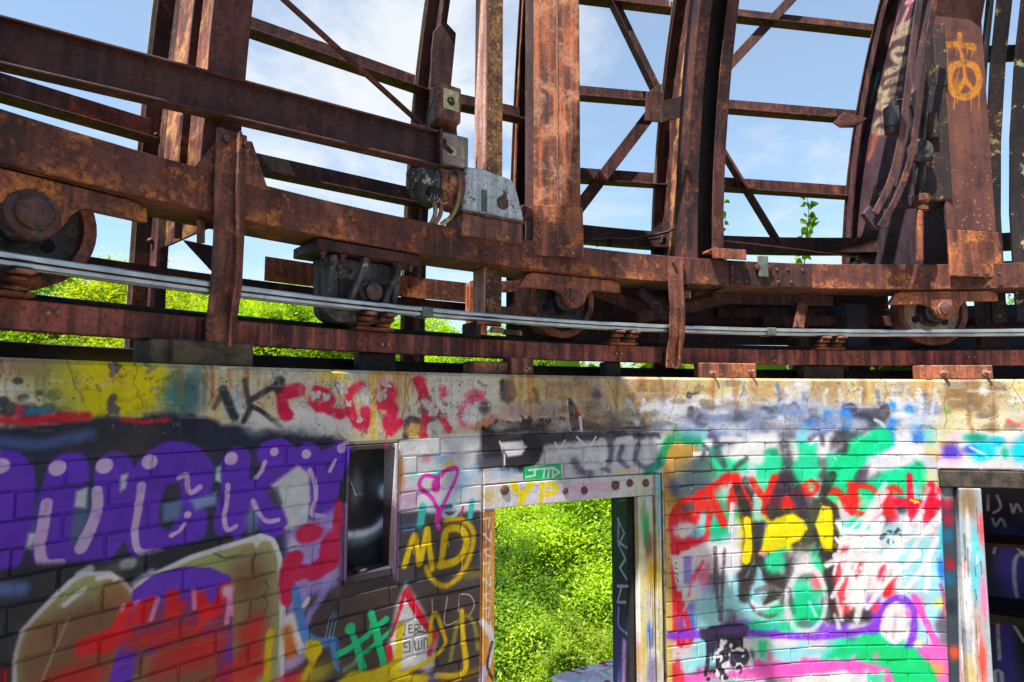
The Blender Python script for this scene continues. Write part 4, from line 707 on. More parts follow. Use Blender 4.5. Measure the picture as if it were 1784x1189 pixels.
    F((50, 206, 130), [(1320, 1118), (1336, 1118), (1332, 1148), (1324, 1146)], 3); B((190, 80, 90), 1340, 1142, 8, 8, .6); S((206, 214, 224), 10, [(1298, 1120), (1308, 1160)], .6, .8); B((206, 200, 206), 1400, 1195, 60, 12, .8); B((60, 190, 140), 1240, 1195, 40, 10, .8)
    DP = (48, 38, 66)
    F(DP, [(1218, 1096), (1246, 1092), (1290, 1086), (1304, 1090), (1304, 1104), (1290, 1116), (1284, 1130), (1272, 1120), (1256, 1150), (1250, 1122), (1234, 1150), (1230, 1118), (1220, 1112)], 2.5, 1, .6); B((92, 60, 140), 1270, 1100, 30, 8, .6)
    for x, y1, w_ in [(1232, 1176, 8), (1240, 1150, 5), (1250, 1168, 6), (1258, 1180, 8), (1266, 1160, 5), (1274, 1148, 7), (1282, 1140, 5), (1290, 1146, 7)]: S((32, 34, 48), w_, [(x, 1110), (x + 1, (1110 + y1) / 2), (x - 1 + random.uniform(-2, 2), y1)], .2, 1, True, .5)
    B((32, 34, 48), 1292, 1145, 12, 12, .95, 2, 1); c.spots((226, 226, 230), 1240, 1120, 1300, 1185, 26, 3, 8); c.spots((30, 32, 46), 1230, 1120, 1290, 1185, 20, 3, 7)
    # ---- over and beside the right-hand doorway
    for col, x, y, rx, ry in [((0, 172, 216), 1712, 786, 26, 22), ((0, 166, 210), 1775, 788, 18, 20), ((0, 150, 200), 1738, 770, 16, 10), ((66, 56, 156), 1658, 790, 18, 18), ((214, 170, 196), 1660, 806, 20, 8), ((14, 116, 96), 1700, 764, 26, 9), ((30, 140, 120), 1750, 790, 8, 12), ((206, 190, 150), 1625, 785, 16, 12), ((226, 214, 190), 1760, 758, 20, 6), ((216, 180, 200), 1716, 812, 14, 6), ((44, 70, 170), 1690, 784, 14, 8), ((186, 196, 160), 1640, 762, 18, 8), ((206, 204, 214), 1730, 808, 16, 7), ((216, 160, 190), 1660, 762, 14, 7)]: B(col, x, y, rx, ry, .9)
    S((206, 214, 220), 5, [(1690, 780), (1720, 796)], .6, .7); B((0, 150, 200), 1800, 770, 30, 16, .8); B((200, 60, 60), 1830, 800, 30, 20, .7)
    # right door post and its dark board
    F((44, 52, 60), [(1640, 820), (1668, 820), (1676, 1260), (1655, 1260)], 2)
    for y, col in [(878, (150, 20, 50)), (906, (130, 24, 50)), (935, (20, 80, 110)), (985, (120, 24, 40)), (1010, (20, 70, 100)), (1060, (20, 30, 40)), (1140, (190, 70, 40)), (860, (110, 116, 116))]: B(col, 1652 + (y - 860) * .04, y, 10, 14, .85)
    F((138, 146, 156), [(1668, 850), (1712, 850), (1732, 1260), (1676, 1260)], 2); B((110, 84, 56), 1684, 875, 16, 30, .8)
    for x, y, rx, ry, col in [(1692, 950, 14, 40, (86, 176, 206)), (1698, 1010, 12, 40, (86, 170, 200)), (1706, 920, 6, 30, (206, 70, 80)), (1682, 1040, 8, 60, (226, 226, 226)), (1700, 1090, 14, 40, (150, 140, 136)), (1708, 1150, 8, 40, (206, 60, 50)), (1690, 1170, 12, 30, (186, 156, 110)), (1710, 1040, 6, 40, (206, 100, 140)), (1684, 930, 5, 40, (206, 200, 190))]: B(col, x, y, rx, ry, .85)
    for _ in range(30): x = random.uniform(1674, 1712); y = random.uniform(880, 1180); S(random.choice([(96, 70, 50), (226, 222, 216), (70, 60, 60), (206, 90, 110)]), random.uniform(1, 2.6), [(x, y), (x + random.uniform(-1, 3), y + random.uniform(15, 50))], .4, .7)
    # doorway's right post (many coats of paint, run down it)
    F((186, 176, 156), [(1108, 830), (1156, 826), (1164, 1260), (1106, 1260)], 2)
    for x, y, rx, ry, col in [(1122, 900, 9, 40, (96, 150, 120)), (1130, 870, 10, 24, (170, 176, 186)), (1143, 880, 4, 70, (70, 150, 180)), (1128, 950, 9, 26, (110, 64, 60)), (1124, 925, 6, 30, (40, 130, 80)), (1135, 1000, 12, 30, (206, 150, 50)), (1118, 1010, 5, 60, (206, 200, 140)), (1135, 1050, 8, 14, (206, 160, 190)), (1130, 1110, 10, 26, (44, 76, 196)), (1136, 1138, 8, 10, (226, 226, 226)), (1134, 1170, 10, 30, (110, 104, 160)), (1152, 1050, 5, 130, (216, 186, 116)), (1120, 1120, 6, 60, (206, 190, 110)), (1110, 1060, 4, 60, (236, 236, 236)), (1150, 920, 3, 30, (40, 110, 180)), (1112, 1150, 4, 40, (196, 120, 170))]: B(col, x, y, rx, ry, .9)
    for _ in range(60): x = random.uniform(1108, 1158); y = random.uniform(850, 1180); S(random.choice([(226, 214, 160), (150, 120, 60), (216, 216, 210), (196, 150, 70), (96, 110, 90)]), random.uniform(.8, 2.6), [(x, y), (x + random.uniform(-1, 1.5), y + random.uniform(20, 80))], .4, .65)
    S((206, 196, 208), 9, [(689, 776), (690, 880)], .3, .9); S((150, 120, 160), 9, [(690, 880), (690, 1010)], .5, .8); S((196, 176, 150), 8, [(602, 772), (690, 768)], .3, .9); S((120, 90, 130), 6, [(600, 880), (598, 1010)], .4, .8)
    for _ in range(26): B(random.choice([(130, 146, 186), (96, 112, 150), (176, 186, 206), (60, 66, 86)]), random.uniform(1200, 1620), random.uniform(716, 752), random.uniform(14, 34), random.uniform(7, 14), .55, 1, .9)  # last pass of painted bluish shade on the lower band
    lum = (c.a @ np.array([.3, .59, .11], np.float32))[..., None]; c.a = np.clip(lum + (c.a - lum) * 1.16, 0, 255); c.a = np.where(c.a > 165, 165 + (c.a - 165) * .46, c.a)
    # film of dust and fine wear over everything
    c.a *= (1 - .10 * (c.k - .5) - .16 * (c.n - .5))[..., None]
paint_wall(WC)

# ------------------------------------------------------------------ wall materials
WIMG = WC.image('wall_paint')
def wall_mat(name, rough=.62, bstr=.35, grain=46, dirt=.16, mortar=False, vary=True, streak=False, pits=False):
    m, t, b = newmat(name)
    g = N(t, 'ShaderNodeNewGeometry'); sx = N(t, 'ShaderNodeSeparateXYZ'); lk(t, g.outputs['Position'], sx.inputs[0])
    at = N(t, 'ShaderNodeMath', operation='ARCTAN2'); lk(t, sx.outputs['X'], at.inputs[0]); lk(t, sx.outputs['Y'], at.inputs[1])
    u = N(t, 'ShaderNodeMapRange', clamp=True, inp={1: math.radians(TH0), 2: math.radians(TH1), 3: 0.0, 4: 1.0}); lk(t, at.outputs[0], u.inputs[0])
    v = N(t, 'ShaderNodeMapRange', clamp=True, inp={1: EYE + HB, 2: EYE + HT, 3: 0.0, 4: 1.0}); lk(t, sx.outputs['Z'], v.inputs[0])
    cv = N(t, 'ShaderNodeCombineXYZ'); lk(t, u.outputs[0], cv.inputs[0]); lk(t, v.outputs[0], cv.inputs[1])
    im = N(t, 'ShaderNodeTexImage', image=WIMG, extension='EXTEND', interpolation='Cubic'); lk(t, cv.outputs[0], im.inputs[0])
    p = wpos(t); med = noi(t, p, 12, 8, .65); fine = noi(t, p, grain, 7, .7); big = noi(t, p, 3, 5, .6)
    c = im.outputs['Color']
    if mortar: c = mixn(t, mul(t, step_(t, med, .53, .62), .6), c, s2l((60, 54, 52)))
    c = mixn(t, mul(t, step_(t, fine, .46, .30), dirt), c, s2l((64, 54, 50)))
    c = mixn(t, mul(t, step_(t, noi(t, p, 150, 3, .7), .70, .76), dirt * .8), c, s2l((196, 190, 182)))
    if vary:
        oi = N(t, 'ShaderNodeObjectInfo'); k = step_(t, oi.outputs['Random'], 0, 1, .86, 1.0)
        cc = N(t, 'ShaderNodeCombineColor'); [lk(t, k, cc.inputs[i]) for i in range(3)]
        c = mixn(t, 1.0, c, cc.outputs[0], 'MULTIPLY')
    lk(t, c, b.inputs['Base Color'])
    lk(t, step_(t, med, .3, .7, rough - .2, rough + .15), b.inputs['Roughness']); b.inputs['Specular IOR Level'].default_value = .22
    h = N(t, 'ShaderNodeMath', operation='ADD'); lk(t, mul(t, fine, .7), h.inputs[0])
    if streak: lk(t, noi(t, wpos(t, sc=(1, 1, .06)), 60, 4, .6), h.inputs[1])
    else: lk(t, mul(t, med, 1.3), h.inputs[1])
    nb_ = bump(t, b, h.outputs[0], bstr, .006)
    if pits:
        pn_ = noi(t, p, 15, 6, .7, .4); bump(t, b, step_(t, pn_, .60, .64, 1.0, 0.0), .7, .012, nb_)
        c2 = mixn(t, mul(t, step_(t, pn_, .60, .64), .55), c, s2l((120, 106, 90))); c2 = mixn(t, mul(t, step_(t, big, .5, .7), .28), c2, s2l((96, 78, 58))); lk(t, c2, b.inputs['Base Color'])
    return m
M_BRICK = wall_mat('painted_brick', .55, .32, 60)
M_CONC = wall_mat('painted_concrete', .8, .7, 30, .5, vary=False, pits=True)
M_MORT = wall_mat('painted_mortar', .85, .6, 60, .5, mortar=True, vary=False)
M_WOOD = wall_mat('painted_wood', .65, .5, 50, .35, vary=False, streak=True)

# ------------------------------------------------------------------ ground, floor
gm, gt, gb = newmat('woodland_floor'); gp = wpos(gt)
gc = mixn(gt, step_(gt, noi(gt, gp, .6, 8, .65), .35, .65), s2l((42, 44, 26)), s2l((70, 74, 36))); lk(gt, gc, gb.inputs['Base Color']); gb.inputs['Roughness'].default_value = .95
def ground_h(x, y):
    d = math.hypot(x, y); return -7.6 + 8.5 * max(0, min(1, (d - 26) / 70)) ** 1.2 + (mnoise.noise(Vector((x * .05, y * .05, 3))) * 1.2 if d < 400 else 0)
g = MB(); rs = [0, 6, 10, 14, 18, 22, 27, 33, 40, 50, 62, 80, 110, 160, 300, 700]; nn = 48
vs = [Vector((0, 0, ground_h(0, 0)))]
for r in rs[1:]: vs += [Vector((r * math.sin(2 * math.pi * k / nn), r * math.cos(2 * math.pi * k / nn), ground_h(r * math.sin(2 * math.pi * k / nn), r * math.cos(2 * math.pi * k / nn)))) for k in range(nn)]
fs = [(0, 1 + (k + 1) % nn, 1 + k) for k in range(nn)]
for i in range(len(rs) - 2):
    a = 1 + i * nn
    fs += [(a + k, a + (k + 1) % nn, a + nn + (k + 1) % nn, a + nn + k) for k in range(nn)]
g.add(vs, fs, True); tag(g.build('ground', gm), kind='structure')
fl = MB(); fl.ring([(0.02, -EYE - .18), (RW + .02, -EYE - .18), (RW + .02, -EYE), (0.02, -EYE)], -180, 180, 6); tag(fl.build('floor', MAT['floor']), kind='structure')

# ------------------------------------------------------------------ the round brick wall
COURSE = .0677; H0 = -.1724; TOPH = .085; THICK = .30
wall = thing('brick_wall', 'round graffiti-covered brick wall with a concrete band along its top', 'wall', (0, 0, EYE - 2.4))
wall['kind'] = 'thing'
# openings: (theta0, theta1, h0, h1)
dl, dr_ = th_of(at_r(862, 1000, RW)), th_of(at_r(1112, 1000, RW))
DOOR = (th_of(at_r(838, 1000, RW)) + .1, th_of(at_r(1158, 900, RW)) - .1, -2.2, H0 - 3 * COURSE - .002)
NICHE = (th_of(at_r(601, 900, RW)), th_of(at_r(690, 900, RW)), h_of(at_r(640, 1012, RW)), H0 - .012)
RDOOR = (th_of(at_r(1643, 950, RW)), 25.5, -2.2, H0 - 3 * COURSE - .002)
OPEN = [DOOR, NICHE, RDOOR]
HBOT = -2.4
ths = sorted({-180.0, 180.0} | {o[0] for o in OPEN} | {o[1] for o in OPEN})
core = MB()
for a, b in zip(ths[:-1], ths[1:]):
    mid = (a + b) / 2; spans = [(HBOT, H0 - .0005)]
    for o in OPEN:
        if o[0] < mid < o[1]:
            spans = [s for lo, hi in spans for s in ((lo, min(hi, o[2])), (max(lo, o[3]), hi)) if s[1] - s[0] > .001]
    for lo, hi in spans:
        core.ring([(RW + .0042, lo), (RW + THICK, lo), (RW + THICK, hi), (RW + .0042, hi)], a, b, 1.5)
core.build('mortar_core', M_MORT, wall)
band = MB(); n = 240
prof = [(RW, H0), (RW + THICK + .01, H0), (RW + THICK + .01, TOPH), (RW + .012, TOPH), (RW, TOPH - .012)]
band.ring(prof, -180, 180, 1.0); band.build('concrete_band', M_CONC, wall)
# bricks, one object each where the photograph shows them
bpitch = .2032; blen = .1990; bht = .0626; bdep = .05
def brick_mesh(i):
    mb = MB(); j = lambda s: random.uniform(-s, s)
    mb.abox(-.5, .5, -.5, .5, -.5, .5)
    mb.v = [Vector((p.x, p.y, p.z)) for p in mb.v]
    me = bpy.data.meshes.new('brick'); me.from_pydata([(p.x * blen + j(.0015), p.y * bdep + (j(.0018) if p.y < 0 else 0), p.z * bht + j(.0016)) for p in mb.v], [], mb.f)
    bm = bmesh.new(); bm.from_mesh(me); bmesh.ops.recalc_face_normals(bm, faces=bm.faces)
    es = [e for e in bm.edges if all(v.co.y < 0 for v in e.verts) or (abs(e.verts[0].co.y - e.verts[1].co.y) > .03)]
    bmesh.ops.bevel(bm, geom=es, offset=.0030, offset_type='OFFSET', segments=1, affect='EDGES'); bm.to_mesh(me); bm.free()
    me.materials.append(M_BRICK); return me
BM_ = [brick_mesh(i) for i in range(8)]
phase = th_of(at_r(1207.6, 783, RW))         # a head joint of the second course
bdeg = math.degrees(bpitch / RW)
bricks = []; seen_lo, seen_hi = th_of(at_r(-12, 900, RW)), th_of(at_r(1800, 800, RW))
for row in range(0, 33):
    hc = H0 - COURSE * (row + .5)
    ph = phase + (0 if row % 2 == 1 else bdeg / 2)
    k0 = int((-72 - ph) / bdeg) - 1
    t = ph + k0 * bdeg
    while t < 31:
        pieces = [(t, t + bdeg)]; t += bdeg
        for o in OPEN:
            lo, hi = o[0] - .08, o[1] + .08
            if o[2] - .012 < hc < o[3] + .012:
                pieces = [s for a, b in pieces for s in ((a, min(b, lo)), (max(a, hi), b)) if s[1] - s[0] > .28]
        for a, b in pieces: bricks.append((row, hc, a, b))
def sees(hc, a, b):
    p = cyl((a + b) / 2, RW, hc) - CAM; z = p.dot(_f)
    if z < .3: return 0
    x = 892 + FPX * p.dot(CR) / z; y = 594.5 - FPX * p.dot(CU) / z
    return 1 / z if -60 < x < 1840 and y < 1230 else 0
bricks.sort(key=lambda q: -sees(*q[1:]))
rest = MB(); nb = 0
for row, hc, a, b in bricks:
    m = (a + b) / 2; L_ = math.radians(b - a) * RW - (bpitch - blen)
    if L_ < .012: continue
    jr = random.uniform(-.0018, .0006); dz = random.uniform(-.0012, .0012); rz = random.uniform(-.006, .006)
    if sees(hc, a, b) and nb < 298:
        o = bpy.data.objects.new('brick', BM_[random.randrange(8)]); COL.objects.link(o); o.parent = wall; nb += 1
        o.location = cyl(m, RW + bdep / 2 + jr, hc + dz) - origin_of(wall); o.rotation_euler = (random.uniform(-.02, .012), random.uniform(-.004, .004), -math.radians(m) + rz); o.scale = (L_ / blen, 1, 1)
    else:
        rest.box(cyl(m, RW + bdep / 2 + jr, hc), tan_(m), rad(m), Z, L_, bdep, bht)
rest.build('brick_courses', M_BRICK, wall, kind='stuff')

def tpath(x0, x1, y, r, n=6): return [at_r(x0 + (x1 - x0) * k / n, y, r) for k in range(n + 1)]
def arcbox(mb, th0, th1, r0, r1, h0, h1, step=1.5): mb.ring([(r0, h0), (r1, h0), (r1, h1), (r0, h1)], th0, th1, step)

# ------------------------------------------------------------------ doorway to the balcony
df = thing('door_frame', 'open doorway with a yellow-lettered lintel board and no door, trees behind it', 'door frame', cyl((DOOR[0] + DOOR[1]) / 2, RW, -2.3))
lh0, lh1 = h_of(at_r(1000, 873, RW)), DOOR[3] - .003
lb = MB(); arcbox(lb, DOOR[0] + .05, th_of(at_r(1139, 845, RW)), RW - .004, RW + .04, lh0, lh1); lint = lb.build('lintel_board', M_WOOD, df, .003)
for x, y, r in [(879, 854, 9), (985, 856, 6), (1018, 855, 7), (1072, 846, 8), (1097, 842, 7), (1125, 842, 7)]:
    p = at_r(x, y, RW - .004); th = th_of(p); q = MB(); rr = r * (p - CAM).dot(_f) / FPX
    q.lathe(p, -rad(th), [(rr, -.004), (rr, .002), (rr * .8, .006), (rr * .3, .008)], 14); q.build('bolt_head', MAT['nut'], lint, smooth_angle=.6)
lj = MB(); arcbox(lj, DOOR[0] + .05, dl, RW - .002, RW + .05, -2.25, lh0 - .002); lj.build('side_post', M_WOOD, df, .003)
lj = MB(); arcbox(lj, DOOR[0] + .02, dl - .05, RW + .052, RW + .26, -2.25, lh0 - .002); lj.build('reveal_board', MAT['oldwood'], df)
rj = MB(); arcbox(rj, dr_, th_of(at_r(1139, 1000, RW)), RW - .006, RW + .03, -2.25, lh0 - .002); rj.build('side_post', M_WOOD, df, .004)
rj = MB(); arcbox(rj, th_of(at_r(1141, 1000, RW)), th_of(at_r(1150, 1000, RW)), RW - .018, RW + .03, -2.25, lh1); rj.build('moulding', M_WOOD, df, .003)
rj = MB(); arcbox(rj, th_of(at_r(1151, 1000, RW)), DOOR[1] - .06, RW + .012, RW + .03, -2.25, lh1); rj.build('dark_filler', MAT['oldwood'], df)
hd = MB(); arcbox(hd, DOOR[0] + .05, DOOR[1] - .05, RW + .045, RW + .28, lh0 + .01, lh1); hd.build('head_board', MAT['oldwood'], df)
# the painted reveal on the right: a flat board along the wall thickness
O_ = cyl(dr_ - .02, RW + .0, 0); nrm = -tan_(dr_)
def rev_uv(x, y):
    p = on_plane(x, y, O_, nrm); return ((p - O_).dot(rad(dr_)) + .02, h_of(p) + 1.35, (p - CAM).dot(_f) / FPX * 1.6)
RC = Canvas(.34, 1.15, 500, rev_uv, (30, 64, 50)); S_ = RC.S
RC.F((22, 34, 36), [(1094, 850), (1112, 850), (1112, 1260), (1092, 1260)], 3); RC.F((36, 82, 60), [(1070, 860), (1092, 860), (1092, 1060), (1072, 1060)], 2); RC.B((70, 60, 120), 1080, 1120, 14, 60, .9); RC.B((34, 34, 40), 1080, 1010, 12, 50, .6)
S_((168, 158, 186), 3, [(1076, 905), (1088, 930), (1078, 950), (1090, 975), (1080, 990), (1092, 1010)], .4, 1, False); S_((168, 158, 186), 3, [(1078, 905), (1077, 945), (1092, 955)], .4, 1, False); S_((168, 158, 186), 3, [(1076, 1022), (1094, 1022)], .4); S_((168, 158, 186), 3, [(1084, 1020), (1076, 1050), (1090, 1050)], .4, 1, False); S_((150, 140, 180), 3, [(1078, 1060), (1078, 1090), (1092, 1105)], .4); S_((206, 150, 200), 8, [(1088, 1120), (1086, 1200)], .5); S_((120, 140, 130), 1.6, [(1078, 874), (1090, 872)], .4)
def img_mat(name, img, rough=.65, bs=.3, grain=60, rusty=0.0):
    m, t, b = newmat(name); b.inputs['Specular IOR Level'].default_value = .2; uvn = N(t, 'ShaderNodeUVMap', uv_map='UVMap'); im = N(t, 'ShaderNodeTexImage', image=img, extension='EXTEND', interpolation='Cubic'); lk(t, uvn.outputs[0], im.inputs[0])
    p = wpos(t); f = noi(t, p, grain, 6, .7); c = mixn(t, mul(t, step_(t, f, .45, .32), .3), im.outputs[0], s2l((50, 44, 42)))
    if rusty:
        bl = noi(t, p, 7, 9, .72, .5); sp = noi(t, p, 40, 5, .75); c = mixn(t, mul(t, step_(t, bl, .50, .64), rusty), c, s2l((52, 34, 34))); c = mixn(t, mul(t, mul(t, step_(t, bl, .46, .36), step_(t, sp, .48, .60)), rusty), c, s2l((132, 82, 60)))
        c = mixn(t, mul(t, step_(t, noi(t, wpos(t, sc=(1, 1, .07)), 34, 4, .6), .52, .62), rusty * .5), c, s2l((62, 42, 42)))
    lk(t, c, b.inputs['Base Color']); b.inputs['Roughness'].default_value = rough; bump(t, b, f, bs, .004); return m
RM = img_mat('painted_reveal', RC.image('reveal_paint'))
rv = MB(); th1 = dr_ + .35
rv.ring([(RW + .034, -2.25), (RW + .24, -2.25), (RW + .24, lh0 - .002), (RW + .034, lh0 - .002)], dr_ - .02, dr_ + .6, .62)
rv.build('reveal_board', RM, df, uv=lambda p: [((p - O_).dot(rad(dr_)) + .02) / .34, (h_of(p) + 1.35) / 1.15])
# a stripped door stop inside the reveal
ds = MB(); arcbox(ds, dr_ - .16, dr_ - .03, RW + .034, RW + .07, -2.25, lh0 - .004); ds.build('door_stop', RB['black'], df, .002)

# ------------------------------------------------------------------ niche with a steel liner
ni = thing('wall_niche', 'tall dark niche with a black sprayed metal back beside the lettering', 'niche', cyl((NICHE[0] + NICHE[1]) / 2, RW, NICHE[2]))
n0, n1, nh0, nh1 = NICHE
nm = (n0 + n1) / 2; NB = cyl(nm, RW + .085, 0)
def niche_uv(x, y):
    p = on_plane(x, y, NB, rad(nm)); return ((p - NB).dot(tan_(nm)) + .25, h_of(p) + 1.0, (p - CAM).dot(_f) / FPX)
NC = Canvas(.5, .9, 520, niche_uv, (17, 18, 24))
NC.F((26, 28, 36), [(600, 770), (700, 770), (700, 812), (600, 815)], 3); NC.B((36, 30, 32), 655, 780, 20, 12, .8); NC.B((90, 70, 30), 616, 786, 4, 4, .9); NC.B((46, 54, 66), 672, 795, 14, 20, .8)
NC.F((20, 23, 30), [(606, 815), (684, 810), (684, 990), (606, 995)], 8, .9); NC.B((80, 92, 108), 620, 855, 13, 36, .95); NC.B((64, 78, 98), 664, 848, 22, 30, .8); NC.B((176, 190, 206), 668, 856, 10, 14, .95); NC.B((16, 18, 26), 640, 885, 22, 22, .8); NC.S((96, 112, 134), 26, [(606, 938), (635, 936), (658, 922), (678, 898)], .9, .9); NC.S((190, 202, 214), 11, [(604, 932), (632, 930), (655, 920), (672, 904)], .9, .9); NC.B((36, 44, 58), 640, 975, 26, 14, .7); NC.S((20, 22, 30), 3, [(604, 812), (690, 806)], .6)  # soft white spray and gloss highlights, both put into the colour
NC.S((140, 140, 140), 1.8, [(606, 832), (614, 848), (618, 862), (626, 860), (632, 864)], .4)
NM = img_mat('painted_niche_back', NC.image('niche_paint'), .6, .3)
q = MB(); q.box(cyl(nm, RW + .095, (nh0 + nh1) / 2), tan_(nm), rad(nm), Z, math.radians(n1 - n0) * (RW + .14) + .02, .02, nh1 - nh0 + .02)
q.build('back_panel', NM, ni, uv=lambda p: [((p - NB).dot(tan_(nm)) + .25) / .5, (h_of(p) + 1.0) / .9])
for a, b in ((n0 + .01, n0 + .16), (n1 - .16, n1 - .01)):
    q = MB(); arcbox(q, a, b, RW - .006, RW + .10, nh0 + .004, nh1 - .004, .2); q.build('side_plate', M_WOOD, ni, .0015)
q = MB(); arcbox(q, n0 + .18, n1 - .18, RW - .004, RW + .085, nh1 - .02, nh1 - .004, .8); q.build('top_plate', M_CONC, ni, .0015)
q = MB(); arcbox(q, n0 + .18, n1 - .18, RW + .0, RW + .085, nh0 + .002, nh0 + .03, .8); sill = q.build('sill', MAT['room'], ni, .003)
q = MB(); pk = at_r(628, 994, RW + .026); q.lathe(Vector((pk.x, pk.y, EYE + nh0 + .031)), Z, [(.024, 0), (.026, .006), (.022, .012), (.016, .012), (.014, .006)], 18); q.build('drain_ring', RB['wheel'], sill, smooth_angle=.6)
q = MB(); q.tube([at_r(606, 832, RW + .083), at_r(614, 848, RW + .074), at_r(619, 862, RW + .07), at_r(632, 864, RW + .08)], .0022, 6); q.build('loose_wire', MAT['galv'], ni)

# ------------------------------------------------------------------ right-hand doorway and the dark room behind it
rf = thing('door_frame', 'weathered timber door frame of the dark room at the right edge', 'door frame', cyl((RDOOR[0] + RDOOR[1]) / 2, RW, -2.3))
a0, a1 = RDOOR[0] + .06, RDOOR[1] - .06
bb = h_of(at_r(1720, 850, RW))
q = MB(); arcbox(q, a0, a1, RW - .01, RW + .08, bb, RDOOR[3] - .006); q.build('lintel_beam', MAT['charwood'], rf, .006)
q = MB(); arcbox(q, a0, th_of(at_r(1667, 900, RW)), RW + .012, RW + .06, -2.25, bb - .003, .4); q.build('dark_board', M_WOOD, rf, .002)
q = MB(); arcbox(q, th_of(at_r(1669, 900, RW)), th_of(at_r(1711, 900, RW)), RW - .012, RW + .07, -2.25, bb - .003, .6); q.build('side_post', M_WOOD, rf, .006)
q = MB(); arcbox(q, 23.2, a1, RW - .012, RW + .07, -2.25, bb - .003, .6); q.build('side_post', M_WOOD, rf, .006)
rt0, rt1 = RDOOR[0] - 3, RDOOR[1] + 6; rm = (rt0 + rt1) / 2
room = thing('back_room', 'dark little room behind the right-hand doorway', 'room', cyl(rm, RW + .6, -2.4)); room['kind'] = 'structure'; del room['category']
BO = cyl(rm, RW + .95, 0)
def room_uv(x, y):
    p = on_plane(x, y, BO, rad(rm)); return ((p - BO).dot(tan_(rm)) + 1.4, h_of(p) + 1.75, (p - CAM).dot(_f) / FPX)
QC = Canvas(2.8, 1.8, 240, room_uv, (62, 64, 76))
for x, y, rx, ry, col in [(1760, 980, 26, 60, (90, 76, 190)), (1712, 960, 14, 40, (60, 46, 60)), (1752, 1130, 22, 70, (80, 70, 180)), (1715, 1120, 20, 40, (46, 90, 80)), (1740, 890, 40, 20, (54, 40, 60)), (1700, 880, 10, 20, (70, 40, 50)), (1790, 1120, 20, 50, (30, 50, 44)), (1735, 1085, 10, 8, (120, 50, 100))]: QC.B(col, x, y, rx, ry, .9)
WH = (240, 240, 244)
for w_, P in [(5, [(1700, 950), (1716, 942), (1736, 942), (1765, 950), (1790, 975)]), (5, [(1708, 960), (1714, 990), (1712, 1040)]), (6, [(1790, 960), (1770, 975), (1768, 1010), (1772, 1040)]), (4, [(1738, 940), (1732, 965)]), (4, [(1703, 870), (1704, 895)]), (4, [(1722, 865), (1722, 890)]), (4, [(1738, 865), (1744, 885), (1732, 895)]), (4, [(1762, 880), (1766, 895), (1772, 880), (1780, 892)]), (4, [(1700, 910), (1712, 912)]), (4, [(1730, 905), (1735, 918), (1745, 905), (1752, 918)]), (6, [(1738, 1075), (1742, 1150)]), (5, [(1760, 1080), (1785, 1120)]), (5, [(1720, 1189), (1740, 1170), (1765, 1200)])]: QC.S(WH, w_, P, .6, .8)
QM = img_mat('painted_room_wall', QC.image('room_paint'), .75)
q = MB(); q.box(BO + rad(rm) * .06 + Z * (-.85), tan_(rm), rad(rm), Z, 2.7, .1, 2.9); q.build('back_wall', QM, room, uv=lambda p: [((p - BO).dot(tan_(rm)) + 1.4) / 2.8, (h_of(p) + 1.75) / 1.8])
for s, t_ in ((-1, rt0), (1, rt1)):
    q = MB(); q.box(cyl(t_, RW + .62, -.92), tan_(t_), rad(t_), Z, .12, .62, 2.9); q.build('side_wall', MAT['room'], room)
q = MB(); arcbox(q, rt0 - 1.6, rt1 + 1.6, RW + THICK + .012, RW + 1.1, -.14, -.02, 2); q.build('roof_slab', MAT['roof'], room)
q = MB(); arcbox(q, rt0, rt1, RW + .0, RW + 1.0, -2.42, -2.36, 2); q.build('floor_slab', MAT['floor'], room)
sh = thing('wall_shelf', 'red-edged plank shelf fixed in the dark room, upper of the two', 'shelf', at_r(1740, 940, RW + .8))
q = MB(); q.box(cyl(rm, RW + .78, h_of(at_r(1740, 942, RW + .78))), tan_(rm), rad(rm), Z, 1.96, .3, .022); q.build('plank', rust('red_shelf_paint', (70, 30, 26), (110, 40, 30), (140, 56, 40), .3, .2, .4), sh, .002)
sh = thing('wall_shelf', 'paint-splattered dark plank shelf in the dark room, lower of the two', 'shelf', at_r(1740, 1060, RW + .8))
q = MB(); q.box(cyl(rm, RW + .72, h_of(at_r(1745, 1058, RW + .72)) - .03), (tan_(rm) + Z * -.04), rad(rm), Z, 1.96, .4, .05); q.build('plank', rust('splattered_plank', (40, 24, 24), (62, 36, 32), (120, 110, 110), .2, .4, .3, off=3), sh, .003)

# ------------------------------------------------------------------ balcony parapet outside the doorway
pa = thing('balcony_parapet', 'low white parapet outside the doorway, splashed with coloured paint', 'parapet', at_r(1020, 1160, 5.0))
pm, pt_, pb = newmat('splashed_parapet'); pp = wpos(pt_); pn = noi(pt_, pp, 7, 6, .6, .8); pn2 = noi(pt_, wpos(pt_, off=(4, 2, 1)), 9, 6, .6, .9); pn3 = noi(pt_, wpos(pt_, off=(8, 5, 2)), 6, 6, .65, .6)
gg = N(pt_, 'ShaderNodeNewGeometry'); sz = N(pt_, 'ShaderNodeSeparateXYZ'); lk(pt_, gg.outputs['Normal'], sz.inputs[0])
pc = mixn(pt_, step_(pt_, pn, .52, .56), s2l((226, 224, 220)), s2l((196, 170, 190))); pc = mixn(pt_, step_(pt_, pn2, .58, .61), pc, s2l((170, 30, 60))); pc = mixn(pt_, step_(pt_, pn3, .56, .60), pc, s2l((70, 76, 90))); pc = mixn(pt_, step_(pt_, noi(pt_, wpos(pt_, off=(1, 9, 4)), 8, 5, .6, .5), .62, .66), pc, s2l((214, 180, 80)))
pc = mixn(pt_, mul(pt_, step_(pt_, pn3, .50, .44), .5), pc, s2l((150, 190, 206))); lk(pt_, pc, pb.inputs['Base Color']); pb.inputs['Roughness'].default_value = .8
